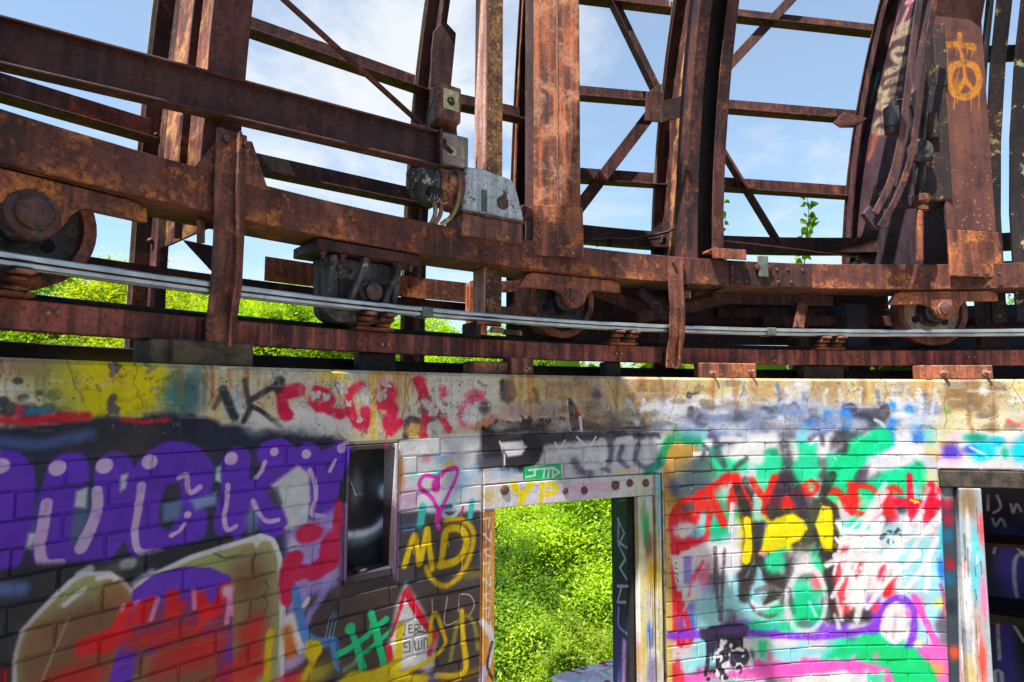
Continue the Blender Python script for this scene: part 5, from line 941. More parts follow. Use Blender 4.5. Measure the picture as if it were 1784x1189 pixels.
ph_ = -1.42; A_ = at_h(960, 1175, ph_); B_ = at_h(1080, 1143, ph_); d_ = (B_ - A_).normalized(); nrm_ = Vector((d_.y, -d_.x, 0))
q = MB(); q.box(A_ + d_ * .8 + nrm_ * .15 - Z * .5, d_, nrm_, Z, 1.6, .30, 1.0); q.build('coping_wall', pm, pa, .01)
q = MB(); arcbox(q, -40, 2, RW + THICK + .02, RW + 1.9, -2.6, -2.42); bs = q.build('balcony_slab', MAT['roof'], pa)

# ------------------------------------------------------------------ fixed track ring on the wall top
B1R, B1L, B1H = 3.963, .1634, .2437
tr = thing('track_ring', 'rusty fixed rail ring lying on blocks along the wall top', 'rail ring', (0, 0, EYE + TOPH))
q = MB(); q.ring([(B1R, B1L), (B1R + .07, B1L), (B1R + .07, B1L + .009), (B1R + .009, B1L + .009), (B1R + .009, B1H - .009), (B1R + .07, B1H - .009), (B1R + .07, B1H), (B1R, B1H)], -180, 180, 1.0, True); q.build('ring_channel', RB['track'], tr, .0025)
q = MB(); q.ring([(4.045, B1H + .001), (4.105, B1H + .001), (4.105, .262), (4.098, .272), (4.052, .272), (4.045, .262)], -180, 180, 1.5, True); q.build('wheel_rail', RB['black'], tr)
q = MB(); q.ring([(4.145, TOPH + .002), (4.185, TOPH + .002), (4.185, .143), (4.145, .143)], -180, 180, 1.5, True); q.build('outer_kerb', RB['black'], tr, .003)
def ring_at(x, y, r, w_, h, d, mat, name, parent, bev=.003):
    p = at_r(x, y, r); th = th_of(p); m = MB(); m.box(p + rad(th) * d / 2, tan_(th), rad(th), Z, w_, d, h); return m.build(name, mat, parent, bev)
def block(x0, x1, r0, r1, mat, name='bearing_block', h0=TOPH + .001, h1=B1L - .001):
    m = MB(); arcbox(m, th_of(at_r(x0, 640, r0)), th_of(at_r(x1, 640, r0)), r0, r1, h0, h1, .8); return m.build(name, mat, tr, .005)
block(300, 441, 3.90, 4.08, MAT['block']); block(262, 299, 3.93, 4.08, MAT['block'])
def bolts(parent, pts, r, rr=.011, ln=.03, mat='bolt', head=False):
    for x, y in pts:
        p = at_r(x, y, r); th = th_of(p); m = MB()
        if head: m.lathe(p + rad(th) * .002, -rad(th), [(rr, 0), (rr, ln * .7), (rr * .7, ln)], 8)
        else:
            m.lathe(p + rad(th) * .002, -rad(th), [(rr * 1.5, 0), (rr * 1.5, .008), (rr * .75, .0085), (rr * .75, ln), (rr * .5, ln + .002)], 6)
        m.build('bolt', MAT[mat], parent, smooth_angle=.5)
k = block(890, 930, 3.875, 3.95, RB['plate']); bolts(k, [(915, 643)], 3.875, .009, .04)
k = block(826, 888, 3.90, 4.0, RB['strap'], h1=B1L - .022)
k = block(1222, 1318, 3.875, 3.95, RB['plate']); bolts(k, [(1306, 647), (1240, 650)], 3.875, .009, .04)
k = block(1604, 1730, 3.875, 3.95, RB['plate'], h1=B1L - .004); bolts(k, [(1642, 650), (1716, 650)], 3.875, .011, .045)
m = MB(); arcbox(m, th_of(at_r(1612, 640, 3.865)), th_of(at_r(1622, 640, 3.865)), 3.862, 3.874, TOPH + .002, B1L - .005, .3); m.build('rib_plate', RB['plate'], tr)
for x0, x1 in [(628, 690), (1056, 1082), (1400, 1470)]: block(x0, x1, 3.99, 4.06, RB['black'])
for a in range(-180, 180, 15):
    if not -62 < a < 14:
        m = MB(); arcbox(m, a - 1, a + 1, 3.9, 4.06, TOPH + .001, B1L - .001, 1); m.build('bearing_block', MAT['block'], tr, .004)
for xs, y in [((662, 672), 601), ((1070, 1078), 617), ((1345, 1351), 628), ((1683, 1692), 623), ((78, 96), 546)]:
    bolts(tr, [(x, y) for x in xs], B1R, .007, .03, 'bolt', True)

# ------------------------------------------------------------------ the rotating dome frame
fr = thing('dome_frame', 'rusted skeleton of the rotating dome, curved ribs over a ring girder', 'dome frame', (0, 0, EYE + .55))
B2R, B2L, B2H = 3.863, .5617, .6955
gi = MB(); gi.ring([(B2R, B2L), (B2R + .20, B2L), (B2R + .20, B2L + .012), (B2R + .012, B2L + .012), (B2R + .012, B2H - .012), (B2R + .12, B2H - .012), (B2R + .12, B2H), (B2R, B2H)], -180, 180, 1.0, True); gird = gi.build('ring_girder', RB['ring'], fr, .003)
pl = MB(); pl.ring([(B2R - .009, B2L + .004), (B2R - .0005, B2L + .004), (B2R - .0005, B2H - .004), (B2R - .009, B2H - .004)], th_of(at_r(1271, 480, B2R)), th_of(at_r(1412, 480, B2R)), 1.0); sp = pl.build('splice_plate', RB['dark'], fr, .002)
bolts(sp, [(1275, 465), (1300, 467), (1275, 488), (1300, 490), (1353, 470), (1372, 470), (1356, 492), (1378, 492), (1398, 471)], B2R - .009, .009, .008, 'nut', True)
R3, R3L, R3H = 4.46, .905, 1.0
q = MB(); q.ring([(R3, R3L), (R3 + .1, R3L), (R3 + .1, R3L + .01), (R3 + .01, R3L + .01), (R3 + .01, R3H - .01), (R3 + .1, R3H - .01), (R3 + .1, R3H), (R3, R3H)], -29, 40, 1.5); q.build('outer_ring', RB['dark'], fr)
q = MB(); q.ring([(4.2, .70), (4.3, .70), (4.3, .79), (4.29, .79), (4.29, .71), (4.2, .71)], -26, 40, 1.5); q.build('inner_tie', RB['dark'], fr)
q = MB(); q.ring([(4.44, .435), (4.52, .435), (4.52, .447), (4.452, .447), (4.452, .478), (4.44, .478)], -180, 180, 1.5, True); q.build('skirt_angle', RB['dark'], fr)
q = MB(); q.ring([(4.43, .48), (4.438, .48), (4.438, .585), (4.43, .585)], -43.0, -28, 1.2); q.build('skirt_plate', RB['plate'], fr)
q = MB(); q.ring([(4.47, .31), (4.478, .31), (4.478, .66), (4.47, .66)], -26.5, 5.2, 1.2); q.build('skirt_plate', RB['dark'], fr)
# the ribs: two chords and a web, springing at SPR and curving over to the crown
SPR, RO = .55, 4.56
def meridian(ro, h0, hmax, off=0.0, n=16):
    """(r,h) points of an arch with outer radius ro that is straight up to SPR"""
    out = [(ro - off, h0)]; hs = [SPR + (hmax - SPR) * i / n for i in range(n + 1)]
    for h in hs:
        y = h - SPR; out.append((math.sqrt(max(0, ro * ro - y * y)) - off * math.sqrt(max(0.02, 1 - (y / ro) ** 2)), h + 0))
    return out
def rib(th, web=True, inner='channel', depth=.62, hb=.13, hmax=3.6, fw=.13, mat='rib', wmat='web', pale=True, iw=.15):
    r_ = bpy.data.objects.new('rib', None); COL.objects.link(r_); r_.parent = fr; r_.location = (0, 0, 0)
    T, Rd = tan_(th), rad(th)
    def P(rh): return Rd * rh[0] + Z * (EYE + rh[1])
    oc = [P(q) for q in meridian(RO, hb, hmax)]; ic = [P(q) for q in meridian(RO, B2H + .01, hmax, depth)]
    m = MB(); m.sweep(oc, [(T, Rd)] * len(oc), [(-fw / 2, -.006), (fw / 2, -.006), (fw / 2, .006), (-fw / 2, .006)]); m.build('outer_flange', RB[mat], r_, .002)
    m = MB(); m.sweep(oc, [(T, Rd)] * len(oc), [(-.006, -.085), (.006, -.085), (.006, -.0065), (-.006, -.0065)]); m.build('outer_leg', RB[mat], r_)
    if pale:
        m = MB(); m.sweep(oc, [(T, Rd)] * len(oc), [(-fw / 2 - .012, .008), (-fw / 2 + .02, .008), (-fw / 2 + .02, .012), (-fw / 2 - .012, .012)]); m.build('sheet_edge', RB['edge'], r_)
    if web:
        o2 = [P(q) for q in meridian(RO, R3L, hmax, .087)]; i2 = [P(q) for q in meridian(RO, R3L, hmax, depth - .004)]
        m = MB(); n = len(o2); vs = [p + T * s for p in o2 for s in (-.005, .005)] + [p + T * s for p in i2 for s in (-.005, .005)]
        fs = []
        for i in range(n - 1):
            a, b = 2 * i, 2 * (i + 1); c, d = 2 * n + a, 2 * n + b
            fs += [(a, b, d, c), (a + 1, c + 1, d + 1, b + 1)]
        m.add(vs, fs); m.build('web_plate', RB[wmat], r_)
        # two stiffening angles riveted along the web
        for dd in (.33,):
            sp_ = [P(q) for q in meridian(RO, R3H, hmax, dd)]; m = MB(); m.sweep(sp_, [(T, Rd)] * len(sp_), [(-.030, -.006), (-.0055, -.006), (-.0055, .006), (-.030, .006)]); m.build('stiffener', RB[mat], r_)
    if inner == 'channel':
        iw = .215; dp = .12; lp_ = .066; pr = [(-iw / 2, 0), (iw / 2, 0), (iw / 2, -dp), (iw / 2 - lp_, -dp), (iw / 2 - lp_, -dp + .009), (iw / 2 - .009, -dp + .009), (iw / 2 - .009, -.009), (-iw / 2 + .009, -.009), (-iw / 2 + .009, -dp + .009), (-iw / 2 + lp_, -dp + .009), (-iw / 2 + lp_, -dp), (-iw / 2, -dp)]; sh_ = -.10; pr = [(a + sh_, b) for a, b in pr]
    elif inner == 'flange': pr = Rp(iw, .014)
    else: pr = inner
    if pr:
        m = MB(); m.sweep(ic, [(T, Rd)] * len(ic), pr); m.build('inner_chord', RB['rib'], r_, .002)
    if inner == 'channel':
        m = MB(); m.sweep(ic, [(T, Rd)] * len(ic), [(-.095 + sh_, -.028), (.095 + sh_, -.028), (.095 + sh_, -.012), (-.095 + sh_, -.012)]); m.build('channel_shade', RB['black'], r_)  # black strip added for the shade inside the channel
    return r_
rib(-48.1, inner='flange', iw=.12, fw=.12)
rm_ = rib(-32.9, web=False, inner=None, fw=.12, depth=.57)
ic_ = [rad(-31.2) * 3.97 + Z * (EYE + b) for b in (.3, B2H, 1.4, 2.2, 3.0)]
m = MB(); m.sweep(ic_, [(tan_(-31.2), rad(-31.2))] * len(ic_), [(-.06, -.03), (-.048, -.03), (-.048, .07), (-.06, .07)]); m.build('pale_leg', RB['pale_post'], rm_, .002)  # pale tone paints the sun on this side of the post
m = MB(); m.sweep(ic_, [(tan_(-31.2), rad(-31.2))] * len(ic_), [(-.0475, -.03), (.035, -.03), (.035, -.018), (-.0475, -.018)]); m.build('pitted_leg', RB['rough_rust'], rm_, .002)
r2_ = rib(-12.9, inner='channel', depth=.55)
rib(-67.5, inner='flange', iw=.12); rib(26, inner='channel'); rib(44, inner='channel')
for a in (-88, -108, -128, -148, -168, 66, 88, 110, 132, 154): rib(a, web=False, inner='flange', iw=.1, hmax=3.9)
def rivets(parent, pts, r, rr=.012):
    for x, y in pts:
        p = at_r(x, y, r); m = MB(); m.lathe(p, (CAM - p).normalized() * .4 - rad(th_of(p)) * .6, [(rr, -.004), (rr, .006), (rr * .6, .010), (rr * .5, .022)], 7); m.build('bolt', MAT['nut'], parent, smooth_angle=.5)
rv1 = [c for c in fr.children if c.name.startswith('rib')]
rivets(rv1[0], [(272, 236), (282, 30), (262, 420), (268, 560)], 4.53); rivets(rv1[1], [(748, 70), (746, 158), (741, 190), (735, 260), (730, 410), (728, 600)], 4.53, .010); rivets(r2_, [(1168, 80), (1166, 175), (1155, 300)], 4.5); 
# gusset on the narrow rib
q = MB(); p0 = at_r(774, 36, 4.44); thg = -33.2
q.prism([at_r(x, y, 4.28) for x, y in [(756, 54), (774, 35), (795, 58), (786, 150), (750, 150), (752, 90)]], rad(-33) * .012); q.build('gusset', RB['dark'], fr, .002)
# slit girders: two parallel arches, wide posts on the inside, deep webs behind
SD = -9.5; SN = rad(SD); ST = tan_(SD)
def slit_arch(th, face_w, base, mat, wmat, depth, wv, fl='dark', kink=False):
    a = bpy.data.objects.new('slit_girder', None); COL.objects.link(a); a.parent = fr
    p = cyl(th, B2R - .012, 0); hs = [B2H + .002] + [.8 + .2 * i for i in range(13)]
    def Pin(h):
        y = max(0, h - 2.05); s = 4.2 - math.sqrt(max(.1, 4.2 ** 2 - y * y)) + (.25 * y if kink else 0)
        return Vector((p.x, p.y, EYE + h)) - SN * s
    def Pout(h):
        y = max(0, h - .5); s = 4.4 - math.sqrt(max(.1, 4.4 ** 2 - y * y)); return Vector((p.x, p.y, EYE + h)) + SN * (depth - s)
    ih = [B2H + .17] + [1.0 + .15 * i for i in range(16)]
    m = MB(); m.sweep([Pin(h) for h in ih], [(ST, SN)] * len(ih), Rp(face_w, .014)); m.build('post_face', RB[mat], a, .003)
    if not kink:
        m = MB(); m.sweep([Pin(h) for h in ih], [(ST, SN)] * len(ih), [(-.004, -.0105), (.004, -.0105), (.004, -.0072), (-.004, -.0072)]); m.build('weld_seam', RB['box'], a)
    m = MB(); m.prism([Pin(B2H + .17) - SN * .006 + ST * s + Z * z for s, z in base], SN * -.014); bp = m.build('base_plate', RB['plate'], a, .003)
    oh = [R3H - .1] + [1.05 + .15 * i for i in range(14)]
    ih2 = oh
    m = MB(); n = len(oh); vs = [Pout(h) + ST * s for h in oh for s in (-.006, .006)] + [Pin(h) + SN * .009 + ST * s for h in ih2 for s in (-.006, .006)]
    fs = []
    for i in range(n - 1):
        x, b = 2 * i, 2 * (i + 1); c, d = 2 * n + x, 2 * n + b; fs += [(x, b, d, c), (x + 1, c + 1, d + 1, b + 1)]
    m.add(vs, fs); wb = m.build('web_plate', wmat, a, uv=wv)
    oh = [.15] + oh
    m = MB(); m.sweep([Pout(h) for h in oh], [(ST, SN)] * len(oh), [(-.09, .0), (.06, .0), (.06, .012), (-.09, .012)]); m.build('outer_flange', RB[fl], a, .002)
    m = MB(); m.sweep([Pout(h) + SN * -.001 for h in oh], [(ST, SN)] * len(oh), [(-.075, -.05), (-.066, -.05), (-.066, 0), (-.075, 0)]); m.build('angle_leg', RB[mat], a)
    return a, Pin, bp
la, lPin, lbp = slit_arch(-27.15, .222, [(-.118, 0), (.118, 0), (.122, -.235), (-.118, -.235)], 'post', RB['rib'], .85, None)
bolts(lbp, [(993, 443)], 3.83, .009, .03)
q = MB(); q.box(cyl(-27.15, 3.93, 1.6) - tan_(-27) * .10, ST, SN, Z, .03, .09, 1.9); q.build('angle_leg', RB['rib'], la)
# right girder with the painted web
RP = cyl(6.88, B2R - .012, 0); RN = ST
WO = Vector((RP.x, RP.y, EYE))
def web_uv(x, y):
    p = on_plane(x, y, WO - ST * .006, RN); return ((p - WO).dot(SN) + .05, (p.z - EYE) - .85, (p - CAM).dot(_f) / FPX * 1.4)
GC = Canvas(1.1, 2.0, 420, web_uv, (76, 56, 64))
def web_paint(c):
    S, F, B = c.S, c.F, c.B
    for _ in range(60): B(random.choice([(60, 44, 52), (92, 66, 70), (80, 58, 72), (106, 74, 66)]), random.uniform(1480, 1660), random.uniform(0, 460), random.uniform(8, 30), random.uniform(10, 40), .6)
    S((150, 56, 60), 14, [(1512, 0), (1500, 60), (1490, 150), (1484, 205)], .4, .9); S((206, 60, 100), 5, [(1512, 60), (1502, 110), (1496, 130)], .5)
    S((206, 178, 176), 13, [(1540, -10), (1524, 60), (1510, 140), (1504, 205)], .35, .95); S((80, 160, 176), 7, [(1552, -10), (1540, 50), (1524, 110), (1514, 180)], .4, .9); S((60, 140, 160), 5, [(1530, 130), (1518, 175)], .4); S((220, 210, 190), 4, [(1512, 80), (1504, 160)], .5, .8)
    S((206, 130, 150), 5, [(1594, -10), (1578, 25), (1562, 65)], .4, .9); S((206, 130, 150), 4, [(1570, -10), (1560, 40), (1550, 80)], .5, .8); S((216, 150, 160), 6, [(1580, 5), (1600, -6)], .5); S((200, 150, 160), 9, [(1552, 45), (1548, 70)], .6, .7)
    CW = (186, 166, 136)
    for w_, P in [(9, [(1564, 50), (1580, 44), (1592, 34)]), (9, [(1558, 66), (1575, 58), (1590, 52)]), (7, [(1576, 86), (1560, 88), (1555, 98), (1565, 106), (1580, 102)]), (8, [(1546, 126), (1560, 120), (1575, 112)]), (7, [(1545, 144), (1558, 140), (1570, 136)]), (7, [(1532, 156), (1534, 166)]), (8, [(1540, 165), (1556, 158), (1568, 156)]), (8, [(1560, 172), (1538, 176), (1530, 186), (1548, 188), (1556, 182)]), (9, [(1552, 206), (1532, 210), (1524, 222), (1528, 230), (1548, 230), (1560, 226)])]: S(CW, w_, P, .5, .85, True, .5)
    S((176, 90, 60), 8, [(1526, 236), (1520, 260), (1514, 276)], .6, .8); B((206, 170, 176), 1590, 170, 6, 14, .5)
web_paint(GC)
GM = img_mat('sprayed_web', GC.image('web_paint'), .75, .45, 70, .75)
ra, rPin, rbp = slit_arch(6.88, .30, [(-.155, 0), (.155, 0), (.175, -.245), (-.155, -.245)], 'arch', GM, .86, lambda p: [((p - WO).dot(SN) + .05) / 1.1, ((p.z - EYE) - .85) / 2.0], 'rib', True)
bolts(rbp, [(1679, 478), (1700, 478), (1720, 478), (1742, 478)], 3.835, .011, .014, 'nut', True)
q = MB(); w0 = Vector((RP.x, RP.y, EYE)); q.box(w0 + SN * .46 + Z * .87, SN, ST, Z, .78, .014, .36); q.build('web_foot', RB['purple'], ra)
# sprayed cross and peace ring: flat paint on the post face
FO = Vector((RP.x, RP.y, EYE)) - SN * .0085
def face_uv(x, y):
    p = on_plane(x, y, FO, SN); return ((p - FO).dot(ST) + .2, (p.z - EYE) - .85, (p - CAM).dot(_f) / FPX)
PC = Canvas(.4, 1.5, 620, face_uv, (92, 60, 56))
for _ in range(50): PC.B(random.choice([(78, 50, 50), (104, 66, 58), (90, 58, 60), (116, 74, 60)]), random.uniform(1640, 1760), random.uniform(0, 420), random.uniform(8, 26), random.uniform(12, 50), .6)
OG = (184, 116, 40); S_ = PC.S
S_(OG, 11, [(1671, 62), (1672, 85)], .25, 1, True, .4); S_(OG, 12, [(1650, 79), (1672, 79), (1695, 83)], .3, 1, True, .5, 5); S_((190, 112, 60), 8, [(1673, 80), (1678, 110), (1682, 140)], .3, 1, True, .3); S_(OG, 13, [(1676, 110), (1660, 116), (1652, 138), (1660, 162), (1680, 170), (1700, 160), (1706, 140), (1698, 118), (1680, 110)], .25, 1, True, .4, 4); S_(OG, 9, [(1681, 140), (1668, 160)], .3); S_(OG, 9, [(1681, 140), (1696, 158)], .3); S_(OG, 2.5, [(1664, 168), (1661, 190)], .3); S_(OG, 2, [(1668, 166), (1667, 180)], .3); PC.B((176, 116, 30), 1666, 150, 10, 14, .6)
for _ in range(46): PC.B((176, 120, 70), random.uniform(1660, 1750), random.uniform(270, 410), random.uniform(.6, 1.8), random.uniform(.8, 2.4), .7, 1.5)
FM = img_mat('sprayed_post_face', PC.image('post_face_paint'), .75, .45, 60, .7)
q = MB(); hs = [B2H + .175, 1.2, 1.5, 1.74, 2.05, 2.3]; q.sweep([rPin(h) - SN * .0085 for h in hs], [(ST, SN)] * len(hs), [(-.148, -.001), (.148, -.001), (.148, .0), (-.148, .0)]); q.build('painted_skin', FM, ra, uv=lambda p: [((p - FO).dot(ST) + .2) / .4, ((p.z - EYE) - .85) / 1.5])
# narrow arch at the right edge with peeling paint
ea = bpy.data.objects.new('edge_arch', None); COL.objects.link(ea); ea.parent = fr
ep = at_r(1770, 400, 4.0); thp = th_of(ep)
def edge(off, r0, pr, mat, name, h0=.4, lean=.12):
    hs = [h0, 1.0, 1.4, 1.8, 2.2, 2.6, 3.0]; m = MB(); b = Vector((ep.x, ep.y, 0)) + tan_(thp) * off + rad(thp) * r0
    m.sweep([b + Z * (EYE + h) - rad(thp) * (lean * max(0, h - .7) ** 2) for h in hs], [(tan_(thp), rad(thp))] * len(hs), pr); return m.build(name, mat, ea, .002)
edge(0.02, 0, Rp(.10, .02), RB['mint'], 'face_strip'); edge(-.085, .05, Rp(.07, .02), RB['flaky'], 'side_strip'); edge(-.13, .10, Rp(.018, .05), RB['teal'], 'edge_angle'); edge(0.115, .06, Rp(.13, .03), RB['flaky'], 'side_strip')
# purlins between the ribs
def member(p0, p1, name, prof, mat='rib', parent=fr, bev=.0015):
    m = MB(); m.bar(p0, p1, prof); return m.build(name, RB[mat], parent, bev)
ANG = [(-.005, -.05), (.075, -.05), (.075, -.042), (.005, -.042), (.005, .05), (-.005, .05)]
def purlin(x0, y0, x1, y1, r0=4.47, r1=4.47, mat='rib', prof=ANG): return member(at_r(x0, y0, r0), at_r(x1, y1, r1), 'purlin', prof, mat)
purlin(412, 40, 765, 162); purlin(410, 279, 745, 350); purlin(-120, 118, 262, 230); purlin(795, 178, 905, 202)
purlin(925, -16, 1166, 14, 4.55, 4.54); purlin(925, 156, 1160, 176, 4.55, 4.54); purlin(925, 301, 1150, 316, 4.55, 4.54); purlin(1168, 16, 1522, 55, 4.53, 4.60); purlin(1162, 178, 1502, 206, 4.53, 4.64); purlin(1152, 315, 1484, 337, 4.53, 4.68)
purlin(1716, 95, 1800, 92, 4.1, 4.1, 'flaky'); purlin(795, 330, 900, 350)
def brace(x0, y0, x1, y1, w_=.085, r0=4.40, r1=4.40, mat='rib'): return member(at_r(x0, y0, r0), at_r(x1, y1, r1), 'brace', [(-.004, -w_ / 2), (.05, -w_ / 2), (.05, -w_ / 2 + .008), (.004, -w_ / 2 + .008), (.004, w_ / 2), (-.004, w_ / 2)], mat)
brace(1000, -137, 1150, 172, .085, 4.5, 4.5); brace(1150, 178, 968, 415, .075, 4.5, 4.5); brace(1444, -71, 1182, 208, .06, 4.5, 4.5); brace(1184, 141, 1356, 424, .055, 4.5, 4.5)
q = MB(); q.prism([at_r(x, y, 4.38) for x, y in [(1126, 162), (1152, 146), (1160, 146), (1158, 214), (1124, 210)]], rad(-15) * .01); q.build('gusset', RB['rib'], fr, .0015)
q = MB(); q.prism([at_r(x, y, 4.3) for x, y in [(1470, 196), (1512, 206), (1490, 222), (1464, 222), (1452, 214)]], rad(0) * .01); q.build('gusset', RB['rib'], fr, .0015)
q = MB(); q.prism([at_r(x, y, 4.10) for x, y in [(1152, 178), (1214, 158), (1214, 196), (1152, 214)]], rad(-13) * .01); q.build('gusset', RB['dark'], fr, .0015)
# purlin rings higher up, above the frame of the photograph, and round the rest of the dome
for h in (1.05, 2.55, 3.3):
    ro = math.sqrt(max(.1, RO * RO - (h - SPR) ** 2)) - .09; ok = h > 2
    for a0_, a1_ in ([(-67.5, -48), (-48, -31.5), (-31.5, -27), (-27, -13), (-13, 7), (7, 26), (26, 44)] if ok else []) + [(44, 66), (66, 88), (88, 110), (110, 132), (132, 154), (154, 192), (-168, -148), (-148, -128), (-128, -108), (-108, -88), (-88, -67.5)]:
        member(cyl(a0_, ro, h), cyl(a1_, ro, h), 'purlin', ANG)
# straps, clip angles and small iron on the ring
q = MB(); q.box(cyl(-13.0, 3.86, .735) + Z * .0, tan_(-13), rad(-13), Z, .19, .10, .012); q.box(cyl(-13, 3.815, .715), tan_(-13), rad(-13), Z, .19, .012, .052); q.build('clip_angle', RB['plate'], fr, .002)
for x, y in [(1062, 420), (1155, 418)]:
    q = MB(); p = at_r(x, y, 4.19); q.box(p, tan_(-18), rad(-18), Z, .03, .03, .05); q.build('wire_clip', RB['flaky'], fr, .006)
for x0, y0, x1, y1, r0, r1 in [(1110, 555, 1330, 508, 4.05, 4.35), (1015, 500, 1180, 560, 4.1, 4.3), (1330, 560, 1560, 560, 4.3, 4.3), (1250, 545, 1560, 548, 4.42, 4.42), (820, 500, 935, 500, 4.35, 4.35), (1240, 520, 1450, 525, 4.2, 4.2)]: member(at_r(x0, y0, r0), at_r(x1, y1, r1), 'cross_tie', Rp(.02, .06), 'rib')
for x, w_ in [(1395, .05), (1150, .05), (830, .1), (1720, .12)]:
    p0 = at_r(x, 520, 4.3); q = MB(); q.box(Vector((p0.x, p0.y, EYE + .38)), tan_(th_of(p0)), rad(th_of(p0)), Z, w_, .05, .36); q.build('skirt_post', RB['rib' if x > 900 else 'post'], fr, .002)
m = MB(); m.prism([at_r(x, y, 3.99) for x, y in [(320, 418), (378, 430), (398, 470), (396, 500)]], rad(-48) * .012); m.build('bracket_plate', RB['dark'], fr, .002)
m = MB(); m.bar(at_r(350, 372, 3.96), at_r(350, 424, 3.98), Rp(.014, .06)); m.build('bracket_web', RB['strap'], fr)
# wedge of timber wedged under the ring
m = MB(); m.bar(at_r(1112, 505, 3.98), at_r(1163, 552, 3.92), Rp(.035, .05)); tag(m.build('timber_wedge', RB['flaky'], None, .008), 'short splintered timber stuck under the ring girder beside the small strap', 'timber')

# ------------------------------------------------------------------ hold-down straps
def make_strap(th, label, group):
    t = frame_thing('hold_down_strap', label, 'strap', th, 3.85, .18, group)
    # local: x along the wall, y outward, z up (0 = lower end)
    pts = [(.014, .066, -.03), (.012, .060, .06), (.004, .016, .16), (-.004, -.004, .34), (-.010, -.005, .47), (-.010, -.005, .655)]
    m = MB(); m.sweep([Vector(p) for p in pts], [(Vector((1, 0, 0)), Vector((0, 1, 0)))] * 6, Rp(.094, .012)); m.build('flat_bar', RB['strap'], t, .002, local=True)
    m = MB(); m.sweep([Vector((p[0] + .014, p[1] - .0065, p[2])) for p in [pts[0], pts[1], pts[2], pts[3], pts[4], (-.010, -.005, .60), (-.010, -.005, .648)]], [(Vector((1, 0, 0)), Vector((0, 1, 0)))] * 7, [(-.004, -.03), (.004, -.03), (.004, 0), (-.004, 0)]); m.build('raised_rib', RB['strap'], t, local=True)
    for x, z in ((-.022, .62), (.040, .62), (-.018, .02), (.046, .02)):
        m = MB(); y = -.011 if z > .3 else .056; m.lathe((x - .008, y, z), (0, -1, 0), [(.012, 0), (.012, .012), (.008, .013)], 6); m.build('bolt_head', MAT['nut'], t, local=True)
    m = MB(); m.abox(-.03, .05, .068, .112, -.018, .055); m.build('spacer', RB['dark'], t, .002, local=True)
    return t
st = make_strap(-48.0, 'tall rusty strap with a raised rib and a triangular back plate, left of the motor', 'straps between ring girder and track ring')
m = MB(); tt = [at_r(x, y, 3.862) for x, y in [(340, 290), (387, 236), (440, 247), (468, 332)]]; m.prism(tt, rad(-47) * .01); m.build('back_plate', RB['strap'], st, .002)
s2 = copy_tree(st); [bpy.data.objects.remove(c) for c in list(s2.children) if c.name.startswith('back_plate')]
s2.location = cyl(-17.2, 3.85, .16); s2.rotation_euler = (0, 0, math.radians(17.2)); s2.scale = (.9, 1, .80)
s2['label'] = 'shorter sunlit rusty strap with a raised rib, right of the wide post'
m = MB(); m.bar(at_r(1399, 530, 4.16), at_r(1387, 590, 4.12), [(-.03, -.006), (.03, -.006), (.03, .006), (-.006, .006), (-.006, .05), (-.03, .006)], up=rad(-5)); tag(m.build('angle_bracket', RB['strap'], None, .002), 'small rusty angle bracket standing behind the bar rail, left of the cream wheel', 'bracket')

# ------------------------------------------------------------------ wheels under the ring girder
def make_wheel(th, label, mat):
    t = frame_thing('wheel_truck', label, 'wheel', th, 4.02, .272, 'wheels carrying the dome')
    ax = Vector((0, 1, 0)); c = Vector((0, 0, .183))
    m = MB(); m.lathe(c - ax * .04, ax, [(.150, .0), (.176, -.004), (.183, .004), (.183, .088), (.176, .094), (.150, .088)], 40, True); m.build('rim', RB['strap'], t, local=True, smooth_angle=.5)
    m = MB(); n = 40; hole = [(.088 * math.cos(a), .088 * math.sin(a)) for a in (math.radians(205), math.radians(325), math.radians(85))]
    m.lathe(c - ax * .012, ax, [(.04, 0), (.152, 0), (.152, .03), (.04, .03)], n); m.build('disc', RB[mat], t, local=True)
    for hx, hz in hole:
        m = MB(); m.lathe(c + Vector((hx, -.0125, hz)), ax, [(.020, -.001), (.020, .006)], 16); m.build('disc_hole', RB['black'], t, local=True)
    m = MB(); m.lathe(c - ax * .09, ax, [(.05, 0), (.062, .01), (.062, .06), (.085, .085), (.085, .10)], 28); m.build('hub', RB['house'], t, local=True, smooth_angle=.5)
    m = MB(); m.lathe(c - ax * .165, ax, [(.020, 0), (.030, .004), (.030, .02), (.022, .022), (.022, .20)], 16); m.build('axle', MAT['nut'], t, local=True, smooth_angle=.5)
    # bearing bracket in front of the wheel: a bar with a lug round the axle
    out = [(-.29, .03), (-.25, .09), (-.22, .10), (.22, .10), (.26, .085), (.265, .045), (.10, .045), (.075, .02), (.055, -.02), (.03, -.042), (0, -.05), (-.03, -.042), (-.055, -.018), (-.075, .015), (-.11, .032)]
    m = MB(); m.prism([c + Vector((x + .01, -.135, z)) for x, z in out], ax * .03); m.build('bearing_bracket', RB['plate'], t, .003, local=True)
    m = MB(); m.abox(-.29, .265, -.135, .06, .288, .296); m.build('bracket_top', RB['ring'], t, local=True)
    m = MB(); m.lathe(c - ax * .15, ax, [(.036, 0), (.040, .004), (.040, .02)], 20); m.build('collar', RB['box'], t, local=True, smooth_angle=.5)
    return t
make_wheel(-25.6, 'grimy iron wheel with peeling cream paint under the wide middle post', 'wheel')
make_wheel(4.9, 'cream-faced iron wheel with a round hole, under the girder at the right', 'cream')
w3 = make_wheel(-55.3, 'large dark grey wheel with a big axle nut at the left edge', 'wheel')
c3 = [c for c in w3.children if c.name.startswith('axle')][0]
